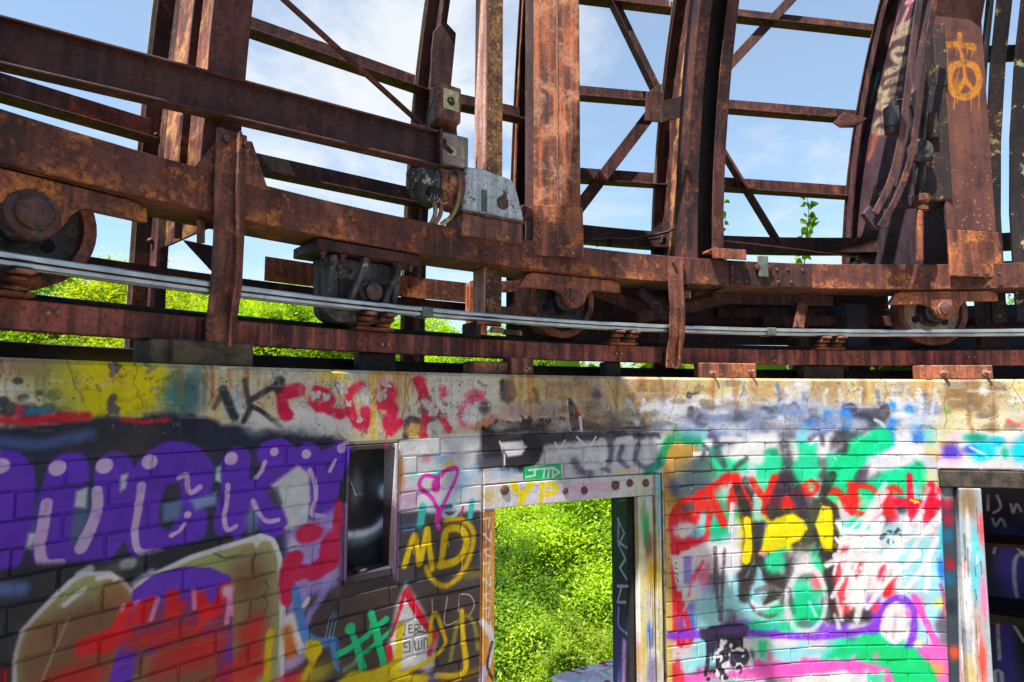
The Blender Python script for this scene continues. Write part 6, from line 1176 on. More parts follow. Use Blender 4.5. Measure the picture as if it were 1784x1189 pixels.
m = MB(); m.lathe((0, -.175, .183), (0, 1, 0), [(.018, 0), (.034, .003), (.042, .012), (.044, .03), (.060, .034), (.066, .045), (.066, .06)], 24); m.build('axle_nut', RB['motor'], w3, local=True, smooth_angle=.5)
dh = frame_thing('roller_housing', 'grey cast roller housing with two slanting arms under the girder', 'housing', -40.3, 3.99, .27)
m = MB(); m.prism([(-.15, -.06, .245), (-.14, -.06, .03), (-.10, -.06, .0), (.13, -.06, .0), (.145, -.06, .03), (.15, -.06, .245)], (0, .13, 0)); m.build('casing', RB['house'], dh, .008, local=True)
m = MB(); m.abox(-.21, .22, -.12, .11, .247, .286); m.build('top_plate', RB['dark'], dh, .003, local=True)
for x in (-.04, .10):
    m = MB(); m.sweep([Vector(p) for p in [(x + .03, -.10, .25), (x + .02, -.11, .21), (x - .02, -.095, .10), (x - .025, -.07, .05)]], [(Vector((1, 0, 0)), Vector((0, 1, .3)).normalized())] * 4, Rp(.022, .03)); m.build('arm', RB['house'], dh, .003, local=True)
for x in (-.175, -.10, .0, .12, .19):
    m = MB(); m.lathe((x, -.095, .246), (0, 0, -1), [(.012, 0), (.012, .012), (.007, .014), (.007, .026)], 6); m.build('bolt', MAT['nut'], dh, local=True)
for x in (-.135, .135):
    m = MB(); m.prism([(x - .012, -.061, .03), (x - .012, -.105, .24), (x - .012, -.061, .24)], (.024, 0, 0)); m.build('web_rib', RB['house'], dh, .003, local=True)
m = MB(); m.lathe((.03, -.062, .12), (0, -1, 0), [(.05, 0), (.05, .012), (.034, .02), (.034, .04), (.02, .045)], 20); m.build('bearing_cap', RB['motor'], dh, local=True, smooth_angle=.5)
m = MB(); m.lathe((0, -.045, .085), (0, 1, 0), [(.03, 0), (.095, 0), (.10, .006), (.10, .08), (.095, .086)], 28); m.build('roller', MAT['rubber'], dh, local=True, smooth_angle=.5)
m = MB(); m.abox(-.1, .1, -.068, -.0605, .06, .16); m.build('cover_plate', RB['black'], dh, .004, local=True)

# ------------------------------------------------------------------ channel beam and tie rod, upper left
hb = .874; PL = at_h(0, 126, hb); PRt = at_h(758, 298, hb); dv = (PRt - PL).normalized(); PL2 = PL - dv * 1.6
cb = thing('channel_beam', 'long dark channel beam running level past the left posts to the motor', 'beam', PRt)
m = MB(); m.bar(PL2, PRt, [(.0, 0), (.055, 0), (.055, .009), (.008, .009), (.008, .141), (.03, .141), (.03, .15), (.0, .15)]); m.build('channel', RB['dark'], cb, .0025)
m = MB(); e = PRt - dv * .012; m.box(e - dv * .05 + Z * .158, dv, dv.cross(Z), Z, .09, .03, .014); m.build('end_lug', RB['box'], cb, .003)
m = MB(); m.box(e + dv.cross(Z) * .03 + Z * .075 + dv * .01, dv, dv.cross(Z), Z, .012, .06, .15); m.build('end_plate', RB['rib'], cb, .002)
R0 = at_h(772, 252, hb + .135); R1 = at_r(495, 0, 3.72); rv_ = (R1 - R0).normalized()
ro = thing('tie_rod', 'thin rusty rod slanting up from the end of the channel beam', 'rod', R0)
m = MB(); m.tube([R0 - rv_ * .05, R1 + rv_ * 1.0], .0105, 10); m.build('rod', RB['rib'], ro)
m = MB(); m.box(R0 + rv_ * .012, rv_, rv_.cross(Z), rv_.cross(rv_.cross(Z)), .02, .055, .016); m.build('wing_nut', RB['dark'], ro, .003)

# ------------------------------------------------------------------ drive motor on the girder
MT = -32.6
mo = frame_thing('drive_motor', 'old motor bolted to a chipped white gearbox on top of the girder', 'motor', MT, 3.90, B2H)
def ml(x, y, r): # sighted point -> local of the motor frame
    p = at_r(x, y, r) - cyl(MT, 3.90, B2H); return Vector((p.dot(tan_(MT)), p.dot(rad(MT)), p.z))
a_ = ml(806, 402, 3.84); b_ = ml(912, 412, 3.84); c_ = ml(812, 372, 3.84); d2 = ml(912, 388, 3.84)
x0, x1, zt = a_.x, b_.x, c_.z
m = MB(); m.abox(x0, x1, -.06, .10, -.03, zt); m.build('pedestal', RB['mint' if 0 else 'box'], mo, .003, local=True)
m = MB(); m.abox(x0 - .01, x1 + .012, -.07, .11, zt + .001, zt + .01); m.build('pedestal_plate', RB['strap'], mo, .002, local=True)
H_ = ml(860, 308, 3.86).z
prof = [(x0 - .002, zt + .011), (x0 + .012, H_ + .0), (x0 + .03, H_ + .012), (x0 + .10, H_ + .018), (x1 - .055, H_ + .0), (x1 - .035, H_ - .03), (x1 + .008, zt + .03), (x1 + .010, zt + .011)]
m = MB(); m.prism([(x, -.058, z) for x, z in prof], (0, .13, 0)); m.build('gearbox', RB['casting'], mo, .026, local=True, segs=4, smooth_angle=.7)
m = MB(); q_ = ml(878, 353, 3.83); m.lathe((q_.x, -.0585, q_.z), (0, -1, 0), [(.026, .0), (.030, .002), (.024, .005), (.012, .005)], 20); m.build('cover_boss', RB['motor'], mo, local=True)
m = MB(); q_ = ml(846, 350, 3.83); m.abox(q_.x - .014, q_.x + .014, -.0605, -.0585, q_.z - .045, q_.z + .05); m.build('name_strip', MAT['lead'], mo, local=True)
cm_ = ml(790, 327, 3.86); X = Vector((1, 0, 0)); cz = cm_.z; cy = 0.0
m = MB(); m.lathe((x0 - .005, cy, cz), -X, [(.084, -.004), (.092, .0), (.092, .03), (.083, .034), (.083, .105), (.06, .106)], 32); m.build('motor_drum', RB['box'], mo, local=True, smooth_angle=.5)
m = MB(); m.lathe((x0 - .112, cy, cz), -X, [(.078, 0), (.084, .004), (.084, .022), (.078, .026), (.074, .05), (.062, .072), (.044, .086), (.03, .090), (.03, .104), (.018, .106)], 28); m.build('end_bell', RB['bell'], mo, local=True, smooth_angle=.5)
for k in range(6):
    a_ = k * 1.047 + .4; m = MB(); m.lathe((x0 - .138, cy + .066 * math.cos(a_), cz + .066 * math.sin(a_)), -X, [(.008, 0), (.008, .008), (.004, .010)], 6); m.build('bolt_head', MAT['nut'], mo, local=True)
m = MB(); m.lathe((x0 - .19, cy - .03, cz + .018), Vector((-1, -.35, 0)), [(.026, 0), (.026, .03), (.018, .034), (.018, .05), (.012, .05)], 18); m.build('brush_cap', RB['bell'], mo, local=True, smooth_angle=.5)
m = MB(); m.abox(x0 - .165, x0 - .10, -.085, -.03, cz - .06, cz - .03); m.build('terminal_box', RB['black'], mo, .006, local=True)
m = MB(); m.abox(x0 - .08, x0 - .035, -.09, -.06, cz - .005, cz + .035); m.build('junction_pad', RB['box'], mo, .006, local=True)
m = MB(); m.lathe((x1 - .02, .0, zt + .075), X, [(.022, 0), (.022, .05), (.034, .052), (.034, .10), (.028, .104), (.034, .108), (.034, .15)], 20); m.build('drive_shaft', RB['rib'], mo, local=True, smooth_angle=.5)
for k, (pa_, pb_, mm) in enumerate([((x0 - .03, -.085, cz - .03), (x0 - .10, -.06, -.005), 'hose'), ((x0 - .12, -.03, cz - .07), (x0 - .135, -.02, -.01), 'hose'), ((x0 - .09, -.03, cz - .06), (x0 - .12, -.03, -.01), 'copper')]):
    pa_, pb_ = Vector(pa_), Vector(pb_); pts = []; rr = []
    for i in range(49):
        u = i / 48; pts.append(pa_.lerp(pb_, u) + Vector((.012 * math.sin(u * 3.1), -.012 * math.sin(u * 3.1), -.02 * math.sin(u * 3.14) * (k == 0)))); rr.append(.0085 + .0016 * (i % 2))
    m = MB(); m.tube(pts, rr, 8); m.build('flexible_hose', MAT[mm], mo, local=True)
for k in range(3):
    m = MB(); bx = x0 - .15 + .012 * k; m.tube([(bx, -.08, cz - .05), (bx - .012, -.10, cz - .075), (bx - .004 + .02 * (k - 1), -.10, cz - .10), (bx - .03 + .03 * k, -.115, cz - .095)], .0016, 5); m.build('bare_wire', MAT['galv'], mo, local=True)
# two switch boxes above it
def box_thing(name, label, x0, y0, x1, y1, r, dep, mat, yaw):
    p0 = at_r(x0, y1, r); p1 = at_r(x1, y1, r); pt = at_r((x0 + x1) / 2, y0, r); c = (p0 + p1) / 2; th = th_of(c)
    t = frame_thing(name, label, 'switch box', th, c.xy.length, h_of(c)); t.rotation_euler.z -= math.radians(yaw); w_ = abs((p1 - p0).dot(tan_(th))) ; h = pt.z - c.z
    m = MB(); m.abox(-w_ / 2, w_ / 2, 0, dep, 0, h); m.build('case', RB[mat], t, .008, local=True, segs=2); return t, w_, h
lo, lw, lh = box_thing('switch_box', 'worn grey switch box with a small blank label directly above the motor', 752, 232, 815, 287, 3.86, .07, 'greybox', 4)
m = MB(); m.abox(-.012, .028, -.002, -.0003, lh * .30, lh * .55); m.build('label_plate', MAT['label'], lo, local=True)
uo, uw, uh = box_thing('switch_box', 'brown rusty switch box with a brass dial plate, upper of the two', 764, 148, 803, 210, 3.85, .095, 'box', 2)
m = MB(); m.abox(-uw * .30, uw * .38, -.002, -.0003, uh * .30, uh * .86); pl_ = m.build('dial_plate', MAT['label'], uo, local=True)
m = MB(); m.lathe((.004, -.0022, uh * .54), (0, -1, 0), [(.019, 0), (.019, .0012)], 18); m.build('dial', MAT['ink'], pl_, local=True)
for k in (-1, 1):
    m = MB(); m.lathe((.004 + k * .007, -.0035, uh * .54), (0, -1, 0), [(.006, 0), (.006, .006)], 8); m.build('dial_lug', RB['box'], pl_, local=True)
m = MB(); m.prism([at_r(x, y, 3.97) for x, y in [(752, 165), (748, 235), (738, 270), (800, 262), (796, 225), (800, 200), (800, 160)]], rad(-34) * .01); tag(m.build('mounting_plate', RB['rib'], None, .002), 'rusty mounting plate behind the two switch boxes', 'plate')

# ------------------------------------------------------------------ conductor bars on insulators
br_ = thing('conductor_rail', 'silvery bundle of round-edged bars circling between girder and track', 'bar rail', cyl(-20, 3.81, .29))
def barp(r, h, w_, t): return [(r - t / 2, h - w_ / 2), (r + t / 2, h - w_ / 2), (r + t / 2, h + w_ / 2), (r, h + w_ / 2 + .004), (r - t / 2, h + w_ / 2)]
for r, h in ((3.890, .339), (3.921, .338), (3.950, .339)):
    m = MB(); m.ring(barp(r, h, .014, .027), -95, 40, 1.0); m.build('conductor_bar', MAT['galv'], br_, .002)
for r, h in ((3.897, .3215), (3.930, .321)):
    m = MB(); m.ring(barp(r, h, .012, .026), -95, 40, 1.0); m.build('lower_bar', MAT['galv'], br_, .002)
for th_ in (-36.5, -9):
    m = MB(); c_ = cyl(th_, 3.918, .331); m.box(c_, tan_(th_), rad(th_), Z, .05, .094, .040); m.build('splice_sleeve', MAT['lead'], br_, .004)
def insulator(th, label, n=2):
    t = frame_thing('insulator', label, 'insulator', th, 3.945, B1H + .002, 'insulators under the conductor rail')
    m = MB(); m.abox(-.085, .075, -.03, .10, .0, .012); m.build('base_bar', RB['insul'], t, .003, local=True)
    for x in ([-.05, .035] if n == 2 else [-.06, -.01, .045]):
        for z in (.02, .040):
            m = MB(); m.lathe((x, -.005 - .03 * (z > .03), z), Z, [(.012, -.008), (.030, -.004), (.033, .002), (.028, .008), (.012, .010)], 18); m.build('disc', RB['insul'], t, local=True, smooth_angle=.6)
        m = MB(); m.abox(x - .022, x + .022, -.085, -.02, .052, .064); m.build('clip', RB['box'], t, .004, local=True)
    return t
for x, y, lab in [(24, 478, 'orange-brown insulator pair holding the bars at the left edge'), (676, 560, 'orange-brown insulator pair holding the bars under the grey roller housing'), (1106, 585, 'orange-brown insulator pair holding the bars just left of the short strap'), (1466, 588, 'dark orange insulator pair holding the bars left of the cream wheel')]:
    insulator(th_of(at_r(x, y, 3.83)), lab)
jb = frame_thing('rail_joint', 'rusty clamp joint of the bar rail below the white gearbox', 'clamp', th_of(at_r(850, 570, 3.90)), 3.90, .262)
m = MB(); m.abox(-.07, .05, -.035, .01, .035, .05); m.build('clamp_bar', RB['insul'], jb, .003, local=True)
m = MB(); m.abox(-.075, -.05, -.03, .10, -.02, .046); m.build('clamp_arm', RB['black'], jb, .003, local=True)
m = MB(); m.abox(-.01, .055, -.045, -.03, .0, .025); m.build('clamp_jaw', RB['box'], jb, .003, local=True)
m = MB(); m.abox(.07, .17, -.02, .0, .0, .022); m.build('scale_plate', RB['flaky'], jb, .002, local=True)

# ------------------------------------------------------------------ small items on the girder, right side
p = at_r(1328, 465, B2R - .012); jn = frame_thing('cable_clamp', 'small green-grey clamp plate with two rusty bolts on the girder', 'clamp', th_of(p), B2R - .012, h_of(p))
m = MB(); m.abox(-.028, .028, -.014, .0, -.055, .055); m.build('plate', MAT['lead'], jn, .003, local=True)
for x in (-.034, .034):
    m = MB(); m.lathe((x, -.004, -.005), (0, -1, 0), [(.014, 0), (.016, .004), (.014, .012), (.006, .014)], 14); m.build('bolt_head', RB['insul'], jn, local=True, smooth_angle=.6)
p = at_r(1505, 470, 4.0); pu = frame_thing('cable_pulley', 'small grooved pulley half hidden behind the girder at the painted web', 'pulley', th_of(p), 4.0, B2H - .03)
m = MB(); m.lathe((0, 0, .02), (0, 1, 0), [(.05, 0), (.078, .0), (.066, .012), (.078, .024), (.05, .024)], 28); m.build('sheave', RB['flaky'], pu, local=True, smooth_angle=.4)
m = MB(); m.lathe((0, -.008, .02), (0, 1, 0), [(.02, 0), (.048, .004), (.048, .03)], 22); m.build('hub', RB['cream'], pu, local=True, smooth_angle=.5)
# curved guide rails of the shutter
for lab, P in (('curved flat iron rail in front of the painted web, left of the pair', [(1524, 372), (1546, 330), (1562, 280), (1573, 220), (1582, 150), (1592, 70), (1606, -30)]), ('curved flat iron rail in front of the painted web, right of the pair', [(1532, 396), (1562, 345), (1584, 285), (1596, 220), (1606, 140), (1618, 60), (1634, -30)])):
    gr = thing('guide_rail', lab, 'rail', at_r(*P[0], 3.66), group='shutter guide rails')
    pts = []
    for i in range(len(P) - 1):
        for k in range(4):
            u = k / 4; p0, p1, p2, p3 = [np.array(P[max(0, min(len(P) - 1, i + d))], float) for d in (-1, 0, 1, 2)]
            c = .5 * (2 * p1 + (p2 - p0) * u + (2 * p0 - 5 * p1 + 4 * p2 - p3) * u * u + (3 * p1 - p0 - 3 * p2 + p3) * u ** 3); pts.append(at_r(c[0], c[1], 3.66))
    m = MB(); m.path(pts, [(-.017, -.005), (.017, -.005), (.017, .005), (-.009, .005), (-.009, .018), (-.017, .018)] if 'left' in lab[-20:] else Rp(.030, .012), up=rad(0)); m.build('flat_bar', RB['arch' if 'left' in lab[-20:] else 'rib'], gr, .0015)
m = MB(); m.prism([at_r(x, y, 3.68) for x, y in [(1504, 372), (1516, 358), (1546, 388), (1536, 398), (1524, 398)]], rad(0) * .03); tag(m.build('rail_stop', RB['purple'], None, .002), 'rusty end stop joining the lower ends of the two guide rails', 'stop')
m = MB(); m.prism([at_r(x, y, 3.70) for x, y in [(1530, 340), (1548, 320), (1562, 326), (1552, 346)]], rad(0) * .01); tag(m.build('spacer_plate', RB['black'], None), 'dark spacer plate between the two guide rails', 'plate')
lim = frame_thing('limit_switch', 'small grimy grey switch block hanging beside the guide rails', 'switch', th_of(at_r(1558, 195, 3.68)), 3.68, h_of(at_r(1558, 222, 3.68)))
m = MB(); m.abox(-.03, .03, 0, .05, .01, .12); m.build('case', RB['house'], lim, .005, local=True)
m = MB(); m.abox(-.035, .02, -.005, .04, -.03, .009); m.build('mechanism', RB['motor'], lim, .006, local=True)
m = MB(); m.lathe((.01, .02, .12), Z, [(.02, 0), (.02, .02), (.012, .024), (.012, .04)], 12); m.build('gland', RB['black'], lim, local=True, smooth_angle=.5)
m = MB(); m.path([lim.location + Vector(v) for v in [(.02, .02, .15), (.07, .02, .16), (.11, .03, .12), (.12, .03, .06)]], Cp(6, .006)); m.build('cable', MAT['wire'], lim)
gs = thing('shutter_gear', 'peeling shutter gear with a round cover between guide rails and wide right post', 'gear', at_r(1620, 350, 3.86))
def gbox(x0, y0, x1, y1, r, dep, mat, name, bev=.005):
    p0 = at_r(x0, y1, r); p1 = at_r(x1, y0, r); th = th_of((p0 + p1) / 2); m = MB(); c = (p0 + p1) / 2 + rad(th) * dep / 2
    m.box(c, tan_(th), rad(th), Z, abs((p1 - p0).dot(tan_(th))), dep, abs(p1.z - p0.z)); return m.build(name, RB[mat], gs, bev)
gbox(1612, 150, 1648, 350, 3.80, .10, 'flaky', 'gear_case'); gbox(1632, 40, 1646, 150, 3.80, .08, 'flaky', 'upper_shaft_case'); gbox(1618, 195, 1634, 240, 3.77, .04, 'flaky', 'shaft_block'); gbox(1548, 340, 1652, 360, 3.84, .05, 'purple', 'shelf_bar', .004)
c = at_r(1606, 262, 3.74); m = MB(); m.lathe(c, -rad(th_of(c)), [(.06, -.03), (.062, 0), (.05, .012), (.02, .014), (.012, .02)], 24); m.build('round_cover', RB['house'], gs, smooth_angle=.5)
m = MB(); m.tube([at_r(1604, 280, 3.76), at_r(1603, 345, 3.76)], .024, 12); m.build('spindle', RB['mint'], gs)
m = MB(); c = at_r(1606, 345, 3.75); m.lathe(c, Z, [(.02, -.07), (.028, -.066), (.026, -.04), (.022, -.036), (.026, -.03), (.038, -.02), (.038, .012), (.02, .02)], 14); m.build('union_nut', RB['insul'], gs, smooth_angle=.4)
pts = []; rr = []
for i in range(81): u = i / 80; pts.append(at_r(1602, 368 + 88 * u, 3.75)); rr.append(.016 + .0028 * (i % 2))
m = MB(); m.tube(pts, rr, 10); m.build('ribbed_hose', RB['plate'], gs)
# loose cables along the outer ring
def cable(pts, r, mat, label): m = MB(); m.path(pts, Cp(6, r), smooth=True); tag(m.build('cable', MAT[mat], None), label, 'cable')
cable([at_r(x, y, 4.15) for x, y in [(1240, 418), (1300, 424), (1400, 436), (1500, 450)]], .004, 'copper', 'thin rusty wire stretched above the girder to the pulley')
cable([at_r(x, y, 4.16) for x, y in [(1010, 421), (1060, 416), (1095, 418), (1130, 412), (1165, 404), (1178, 396)]], .008, 'wire', 'dark tangled cable lying along the ring behind the wide post')
cable([at_r(x, y, 4.16) for x, y in [(1040, 430), (1046, 410), (1060, 406), (1070, 420), (1100, 422), (1150, 416)]], .005, 'wire', 'thin looping cable beside the dark tangled one')
cable([at_r(x, y, 3.8) for x, y in [(757, 168), (746, 200), (744, 240), (742, 290)]], .004, 'wire', 'short wire hanging down the left side of the switch boxes')

# ------------------------------------------------------------------ trees and plants
def leaf_mat(name, a, b_, trans=.5):
    m, t, b = newmat(name); g = N(t, 'ShaderNodeNewGeometry'); r = g.outputs['Random Per Island']
    c = mixn(t, r, s2l(a), s2l(b_)); c = mixn(t, step_(t, noi(t, wpos(t), 1.1, 3, .6), .42, .62), c, s2l((a[0] * .84, a[1] * .90, a[2] * .95))); oi = N(t, 'ShaderNodeObjectInfo'); h = N(t, 'ShaderNodeHueSaturation', inp={'Saturation': 1.0}); lk(t, step_(t, oi.outputs['Random'], 0, 1, .485, .512), h.inputs['Hue']); lk(t, step_(t, oi.outputs['Random'], 0, 1, .85, 1.15), h.inputs['Value']); lk(t, c, h.inputs['Color'])
    lk(t, h.outputs[0], b.inputs['Base Color']); b.inputs['Roughness'].default_value = .5; b.inputs['Specular IOR Level'].default_value = .3
    tr_ = N(t, 'ShaderNodeBsdfTranslucent'); mx = N(t, 'ShaderNodeMixShader', inp={0: trans}); hs = N(t, 'ShaderNodeHueSaturation', inp={'Value': 1.5, 'Saturation': 1.1}); lk(t, h.outputs[0], hs.inputs['Color']); lk(t, hs.outputs[0], tr_.inputs['Color'])
    lk(t, b.outputs[0], mx.inputs[1]); lk(t, tr_.outputs[0], mx.inputs[2]); o = [n for n in t.nodes if n.type == 'OUTPUT_MATERIAL'][0]; lk(t, mx.outputs[0], o.inputs[0]); return m
LM = [leaf_mat('locust_leaves', (138, 160, 28), (176, 192, 54)), leaf_mat('maple_leaves', (72, 108, 26), (104, 138, 42)), leaf_mat('elm_leaves', (112, 144, 30), (150, 174, 52)), leaf_mat('vine_leaves', (110, 160, 30), (160, 196, 50), .55)]  # maple green deepened so the added dark trees give shaded gaps
BARK = plain('bark', (86, 74, 60), .9, 0, .3, 12, .6)
def leaf_quads(cent, size, flat=1.0, droop=0.0):
    n = len(cent); nrm = rng.normal(0, 1, (n, 3)); nrm[:, 2] = np.abs(nrm[:, 2]) + flat; nrm /= np.linalg.norm(nrm, axis=1)[:, None]
    a = rng.normal(0, 1, (n, 3)); a -= nrm * (a * nrm).sum(1)[:, None]; a /= np.linalg.norm(a, axis=1)[:, None]; b = np.cross(nrm, a)
    s = size * rng.uniform(.45, 1.55, n)[:, None]
    v = np.stack([cent - a * s, cent - b * s * .45 + nrm * s * .1, cent + a * s, cent + b * s * .45 + nrm * s * .1], 1).reshape(-1, 3)
    return v, np.arange(4 * n).reshape(n, 4)
def mesh_np(name, v, f, mat):
    me = bpy.data.meshes.new(name); me.vertices.add(len(v)); me.vertices.foreach_set('co', v.astype(np.float32).ravel())
    me.loops.add(f.size); me.loops.foreach_set('vertex_index', f.astype(np.int32).ravel()); me.polygons.add(len(f))
    me.polygons.foreach_set('loop_start', np.arange(0, f.size, f.shape[1], dtype=np.int32)); me.update(calc_edges=True); me.materials.append(mat); return me
def crown_mesh(name, seed, mat, nclump=46, per=330, size=.075, rx=1.0, rz=.85):
    """unit crown (radius about 1) of leaf clumps spread over and inside an uneven ellipsoid"""
    r0 = np.random.default_rng(seed); cs = []; tips = []
    for k in range(nclump):
        d = r0.normal(0, 1, 3); d[2] = d[2] * .9 + .25; d /= np.linalg.norm(d); rr = r0.uniform(.45, 1.0) ** .6
        c = d * rr * np.array([rx, rx, rz]) * r0.uniform(.8, 1.12); tips.append(c); cr = r0.uniform(.12, .25)
        n = int(per * r0.uniform(.6, 1.4)); q = r0.normal(0, 1, (n, 3)); q *= cr * np.array([.75, .75, .26]); ax_ = r0.normal(0, .35, 2); q[:, 2] += q[:, 0] * ax_[0] + q[:, 1] * ax_[1] - .35 * (q[:, 0] ** 2 + q[:, 1] ** 2) / cr; q *= (1 + .5 * (r0.random((n, 1)) > .93))
        cs.append(c + q)
    v, f = leaf_quads(np.concatenate(cs), size); return mesh_np(name, v, f, mat), tips
CROWNS = [crown_mesh('crown', 3, LM[0], 84, 1050, .0155), crown_mesh('crown', 5, LM[1], 70, 900, .019, .9, 1.0), crown_mesh('crown', 8, LM[2], 76, 1000, .017, 1.05, .8), crown_mesh('crown', 13, LM[0], 76, 1150, .015, 1.1, .75)]
def tree(i, x, y, top, rad_, label, name='broadleaf_tree'):
    """tree standing on the slope at (x, y), its crown's top at height top above eye level"""
    gz = EYE + ground_h(x, y) - EYE; me, tips = CROWNS[i]; sc = rad_; zc = EYE + top - sc * .9
    t = thing(name, label, 'tree', (x, y, gz), group='trees on the slope outside'); H = zc - gz
    m = MB(); lean = Vector((random.uniform(-.3, .3), random.uniform(-.3, .3), 0)); m.tube([Vector((0, 0, -.2)), lean * .4 + Z * H * .4, lean + Z * H, lean * 1.2 + Z * (H + sc * .5)], [.05 * sc + .08, .04 * sc + .06, .03 * sc + .04, .02], 8); m.build('trunk', BARK, t, local=True)
    rz = random.uniform(0, 6.28); cs_, sn = math.cos(rz), math.sin(rz)
    m = MB()
    for tp in tips[::2]:
        q = Vector((tp[0] * cs_ - tp[1] * sn, tp[0] * sn + tp[1] * cs_, tp[2])) * sc * .95; b0 = lean + Z * (H - sc * random.uniform(.3, .8)); m.tube([b0, b0.lerp(lean + Z * H + q, .5) + Z * .1, lean + Z * H + q], [.026 * sc, .016 * sc, .007], 5)
    m.build('limbs', BARK, t, local=True)
    c = bpy.data.objects.new('crown', me); COL.objects.link(c); c.parent = t; c.location = lean + Z * H; c.rotation_euler = (0, 0, rz); c.scale = (sc, sc, sc)
    return t
def tdir(px, d): v = ray(px, 594); v = Vector((v.x, v.y, 0)).normalized(); p = CAM + v * d; return p.x, p.y
# (sight x, distance, top above eye, crown radius, kind, label)
TR = [
 (945, 10.5, -3.9, 1.9, 0, 'pale yellow-green tree low in the doorway, nearest on the left side'),
 (1050, 10.5, -3.5, 2.1, 2, 'green tree low in the doorway, nearest on the right side'),
 (866, 13.0, -3.1, 1.3, 1, 'dark-leaved tree added as a shaded gap at the left side of the doorway'),  # added tree, its dark leaves stand for shade under the canopies
 (1010, 19.0, -0.6, 2.0, 1, 'dark-leaved tree added as a shaded gap among the bright ones high in the doorway'),  # second added dark crown, leaf colour in place of a shaded gap
 (790, 12.0, -3.0, 2.2, 2, 'mid-green tree low beside the wall, hidden by the pier left of the doorway'),
 (690, 15.0, -2.0, 2.6, 0, 'bright tree beyond the pier left of the doorway, under the niche'),
 (1060, 15.0, -1.6, 2.7, 0, 'bright yellow-green tree filling the upper right of the doorway'),
 (935, 16.5, -2.0, 2.7, 3, 'bright yellow-green tree in the middle of the doorway'),
 (860, 17.5, -1.0, 2.5, 0, 'bright tree at the upper left corner of the doorway'),
 (960, 24.0, 2.0, 3.3, 1, 'dark green tree at the top of the doorway behind the bright ones'),
 (1105, 22.0, 1.8, 3.0, 2, 'mid-green tree behind the right door post, above the bright ones'),
 (830, 23.0, 2.8, 3.0, 2, 'mid-green tree behind the pier left of the doorway'),
 (745, 24.0, 3.3, 3.0, 0, 'bright tree seen under the track below the motor'),
 (655, 21.0, 3.2, 3.0, 3, 'bright tree seen under the bars near the grey roller housing'),
 (560, 19.0, 3.3, 2.8, 2, 'mid-green tree seen just right of the tall strap'),
 (475, 20.0, 3.4, 2.8, 0, 'yellow-green tree seen under the bars beside the tall strap'),
 (375, 22.0, 4.0, 2.9, 3, 'yellow-green tree seen between the first post and the tall strap'),
 (300, 26.0, 5.1, 3.2, 2, 'taller tree showing over the skirt just behind the first post'),
 (205, 19.0, 3.3, 2.8, 0, 'yellow-green tree seen left of the first post'),
 (130, 26.0, 4.3, 3.4, 1, 'dark green tree under the big left wheel'),
 (40, 18.0, 2.3, 2.8, 2, 'mid-green tree below the track at the left edge'),
 (-60, 22.0, 3.0, 3.2, 1, 'dark tree beyond the left edge'),
 (1190, 24.0, 1.9, 3.0, 0, 'bright tree seen under the track right of the short strap'),
 (1290, 23.0, 1.7, 2.9, 3, 'bright tree seen under the track below the cable clamp'),
 (1395, 25.0, 2.0, 3.0, 2, 'mid-green tree seen under the bars by the angle bracket'),
 (1480, 24.0, 2.1, 2.6, 0, 'bright tree seen under the bars left of the cream wheel'),
 (1605, 26.0, 1.3, 2.6, 2, 'low mid-green tree seen under the cream wheel'),
 (1735, 24.0, 2.5, 2.8, 0, 'bright tree seen right of the cream wheel'),
 (1850, 24.0, 2.6, 3.0, 1, 'dark tree beyond the right edge'),
]
for px, d, top, r_, k, lab in TR: x, y = tdir(px, d); tree(k, x, y, top, r_, lab)
# the wood behind them reads as one mass
cs = []
for _ in range(300):
    a = random.uniform(-75, 50); d = random.uniform(30, 62); x, y = d * math.sin(math.radians(a)), d * math.cos(math.radians(a)); g0 = ground_h(x, y); n = 260
    cap = 2.2 + d * (.045 if a < -18 else .012)
    q = rng.normal(0, 1, (n, 3)); q /= np.linalg.norm(q, axis=1)[:, None]; q *= rng.uniform(.5, 1, (n, 1)) * 2.6; q[:, 2] *= .9
    cs.append(q + np.array([x, y, min(g0 + random.uniform(1.5, 8.5), EYE + cap - 2.2)]))
v, f = leaf_quads(np.concatenate(cs), .20, .4); me = mesh_np('far_wood', v, f, LM[1]); o = bpy.data.objects.new('far_wood', me); COL.objects.link(o)
tag(o, 'far wood on the hillside reading as one green mass', None, None, 'stuff')
cs = []
for _ in range(330):
    a = random.uniform(-70, 48); d = random.uniform(7.5, 24); x, y = d * math.sin(math.radians(a)), d * math.cos(math.radians(a)); g0 = ground_h(x, y); n = 150
    q = rng.normal(0, 1, (n, 3)); q /= np.linalg.norm(q, axis=1)[:, None]; q *= rng.uniform(.4, 1, (n, 1)) * 1.3; q[:, 2] *= .7; cs.append(q + np.array([x, y, g0 + random.uniform(.4, 1.9)]))
v, f = leaf_quads(np.concatenate(cs), .12, .4); me = mesh_np('undergrowth', v, f, LM[2]); o = bpy.data.objects.new('undergrowth', me); COL.objects.link(o); tag(o, 'undergrowth covering the slope below the trees', None, None, 'stuff')
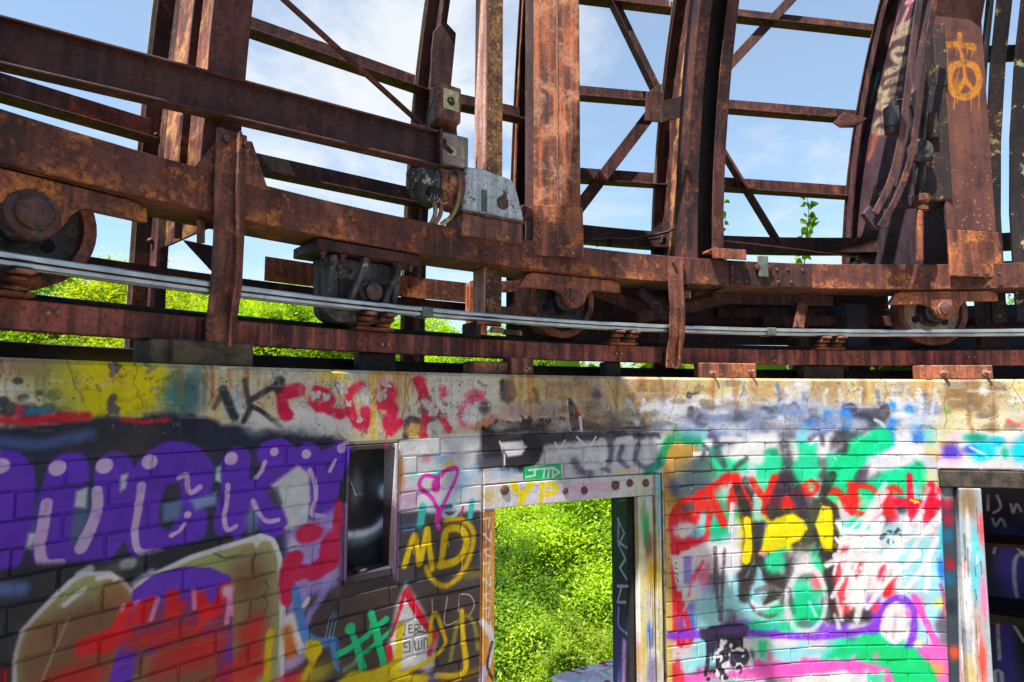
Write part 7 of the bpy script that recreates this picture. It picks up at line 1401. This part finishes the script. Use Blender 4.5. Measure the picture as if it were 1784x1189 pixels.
# broad-leaved creepers climbing the outside of the wall
def creeper(x0, r, pts, nl, ls, label):
    base = at_r(*pts[0], r); t = thing('creeper', label, 'creeper', base, group='creepers on the outside of the wall'); P = [at_r(px, py, r) + rad(th_of(base)) * random.uniform(-.03, .03) for px, py in pts]
    m = MB(); m.tube(P, .004, 5, .0015); m.build('stem', plain('green_stem', (110, 120, 60), .7), t)
    vs = []; fs = []
    for k in range(nl):
        u = (k + .5) / nl * (len(P) - 1); i = min(int(u), len(P) - 2); c = P[i].lerp(P[i + 1], u - i)
        d = Vector((random.uniform(-1, 1), random.uniform(-.6, .4), random.uniform(-.9, .3))).normalized(); s = ls * random.uniform(.6, 1.15); w_ = d.cross(Vector((random.uniform(-.5, .5), -1, random.uniform(-.3, .6)))).normalized(); n_ = d.cross(w_)
        c = c + d * s * .35; b = len(vs)
        vs += [c, c + d * s * .25 + w_ * s * .42 + n_ * s * .06, c + d * s * .62 + w_ * s * .34 + n_ * s * .04, c + d * s * 1.15, c + d * s * .62 - w_ * s * .34 + n_ * s * .04, c + d * s * .25 - w_ * s * .42 + n_ * s * .06, c + d * s * .55 - n_ * s * .05]
        for q in range(6): fs.append((b + q, b + (q + 1) % 6, b + 6))
    m = MB(); m.add(vs, fs); o = m.build('leaves', LM[3], t)
creeper(0, 4.75, [(1402, 470), (1403, 430), (1404, 400), (1408, 370), (1404, 340)], 34, .062, 'sprig of heart-shaped leaves against the sky left of the painted web')
creeper(0, 4.75, [(1260, 460), (1259, 420), (1257, 390), (1260, 362), (1256, 340)], 14, .055, 'thin sprig of leaves just right of the tall double post')
for x, lab in [(1015, 'leafy creeper under the track left of the short strap'), (1145, 'leafy creeper under the track below the short strap'), (1350, 'leafy creeper under the track below the cable clamp'), (1440, 'leafy creeper under the track left of the painted insulator'), (1545, 'leafy creeper under the track near the cream wheel')]:
    creeper(0, 4.6, [(x - 34, 660), (x - 18, 645), (x, 640), (x + 20, 640), (x + 44, 636)], 16, .12, lab)
m = MB(); m.tube([at_r(622, 668, 4.22), at_r(621, 640, 4.22), at_r(620, 622, 4.25)], .0025, 5); tag(m.build('grass_blade', LM[3], None), 'single pale grass blade in front of the dark kerb', 'grass blade')
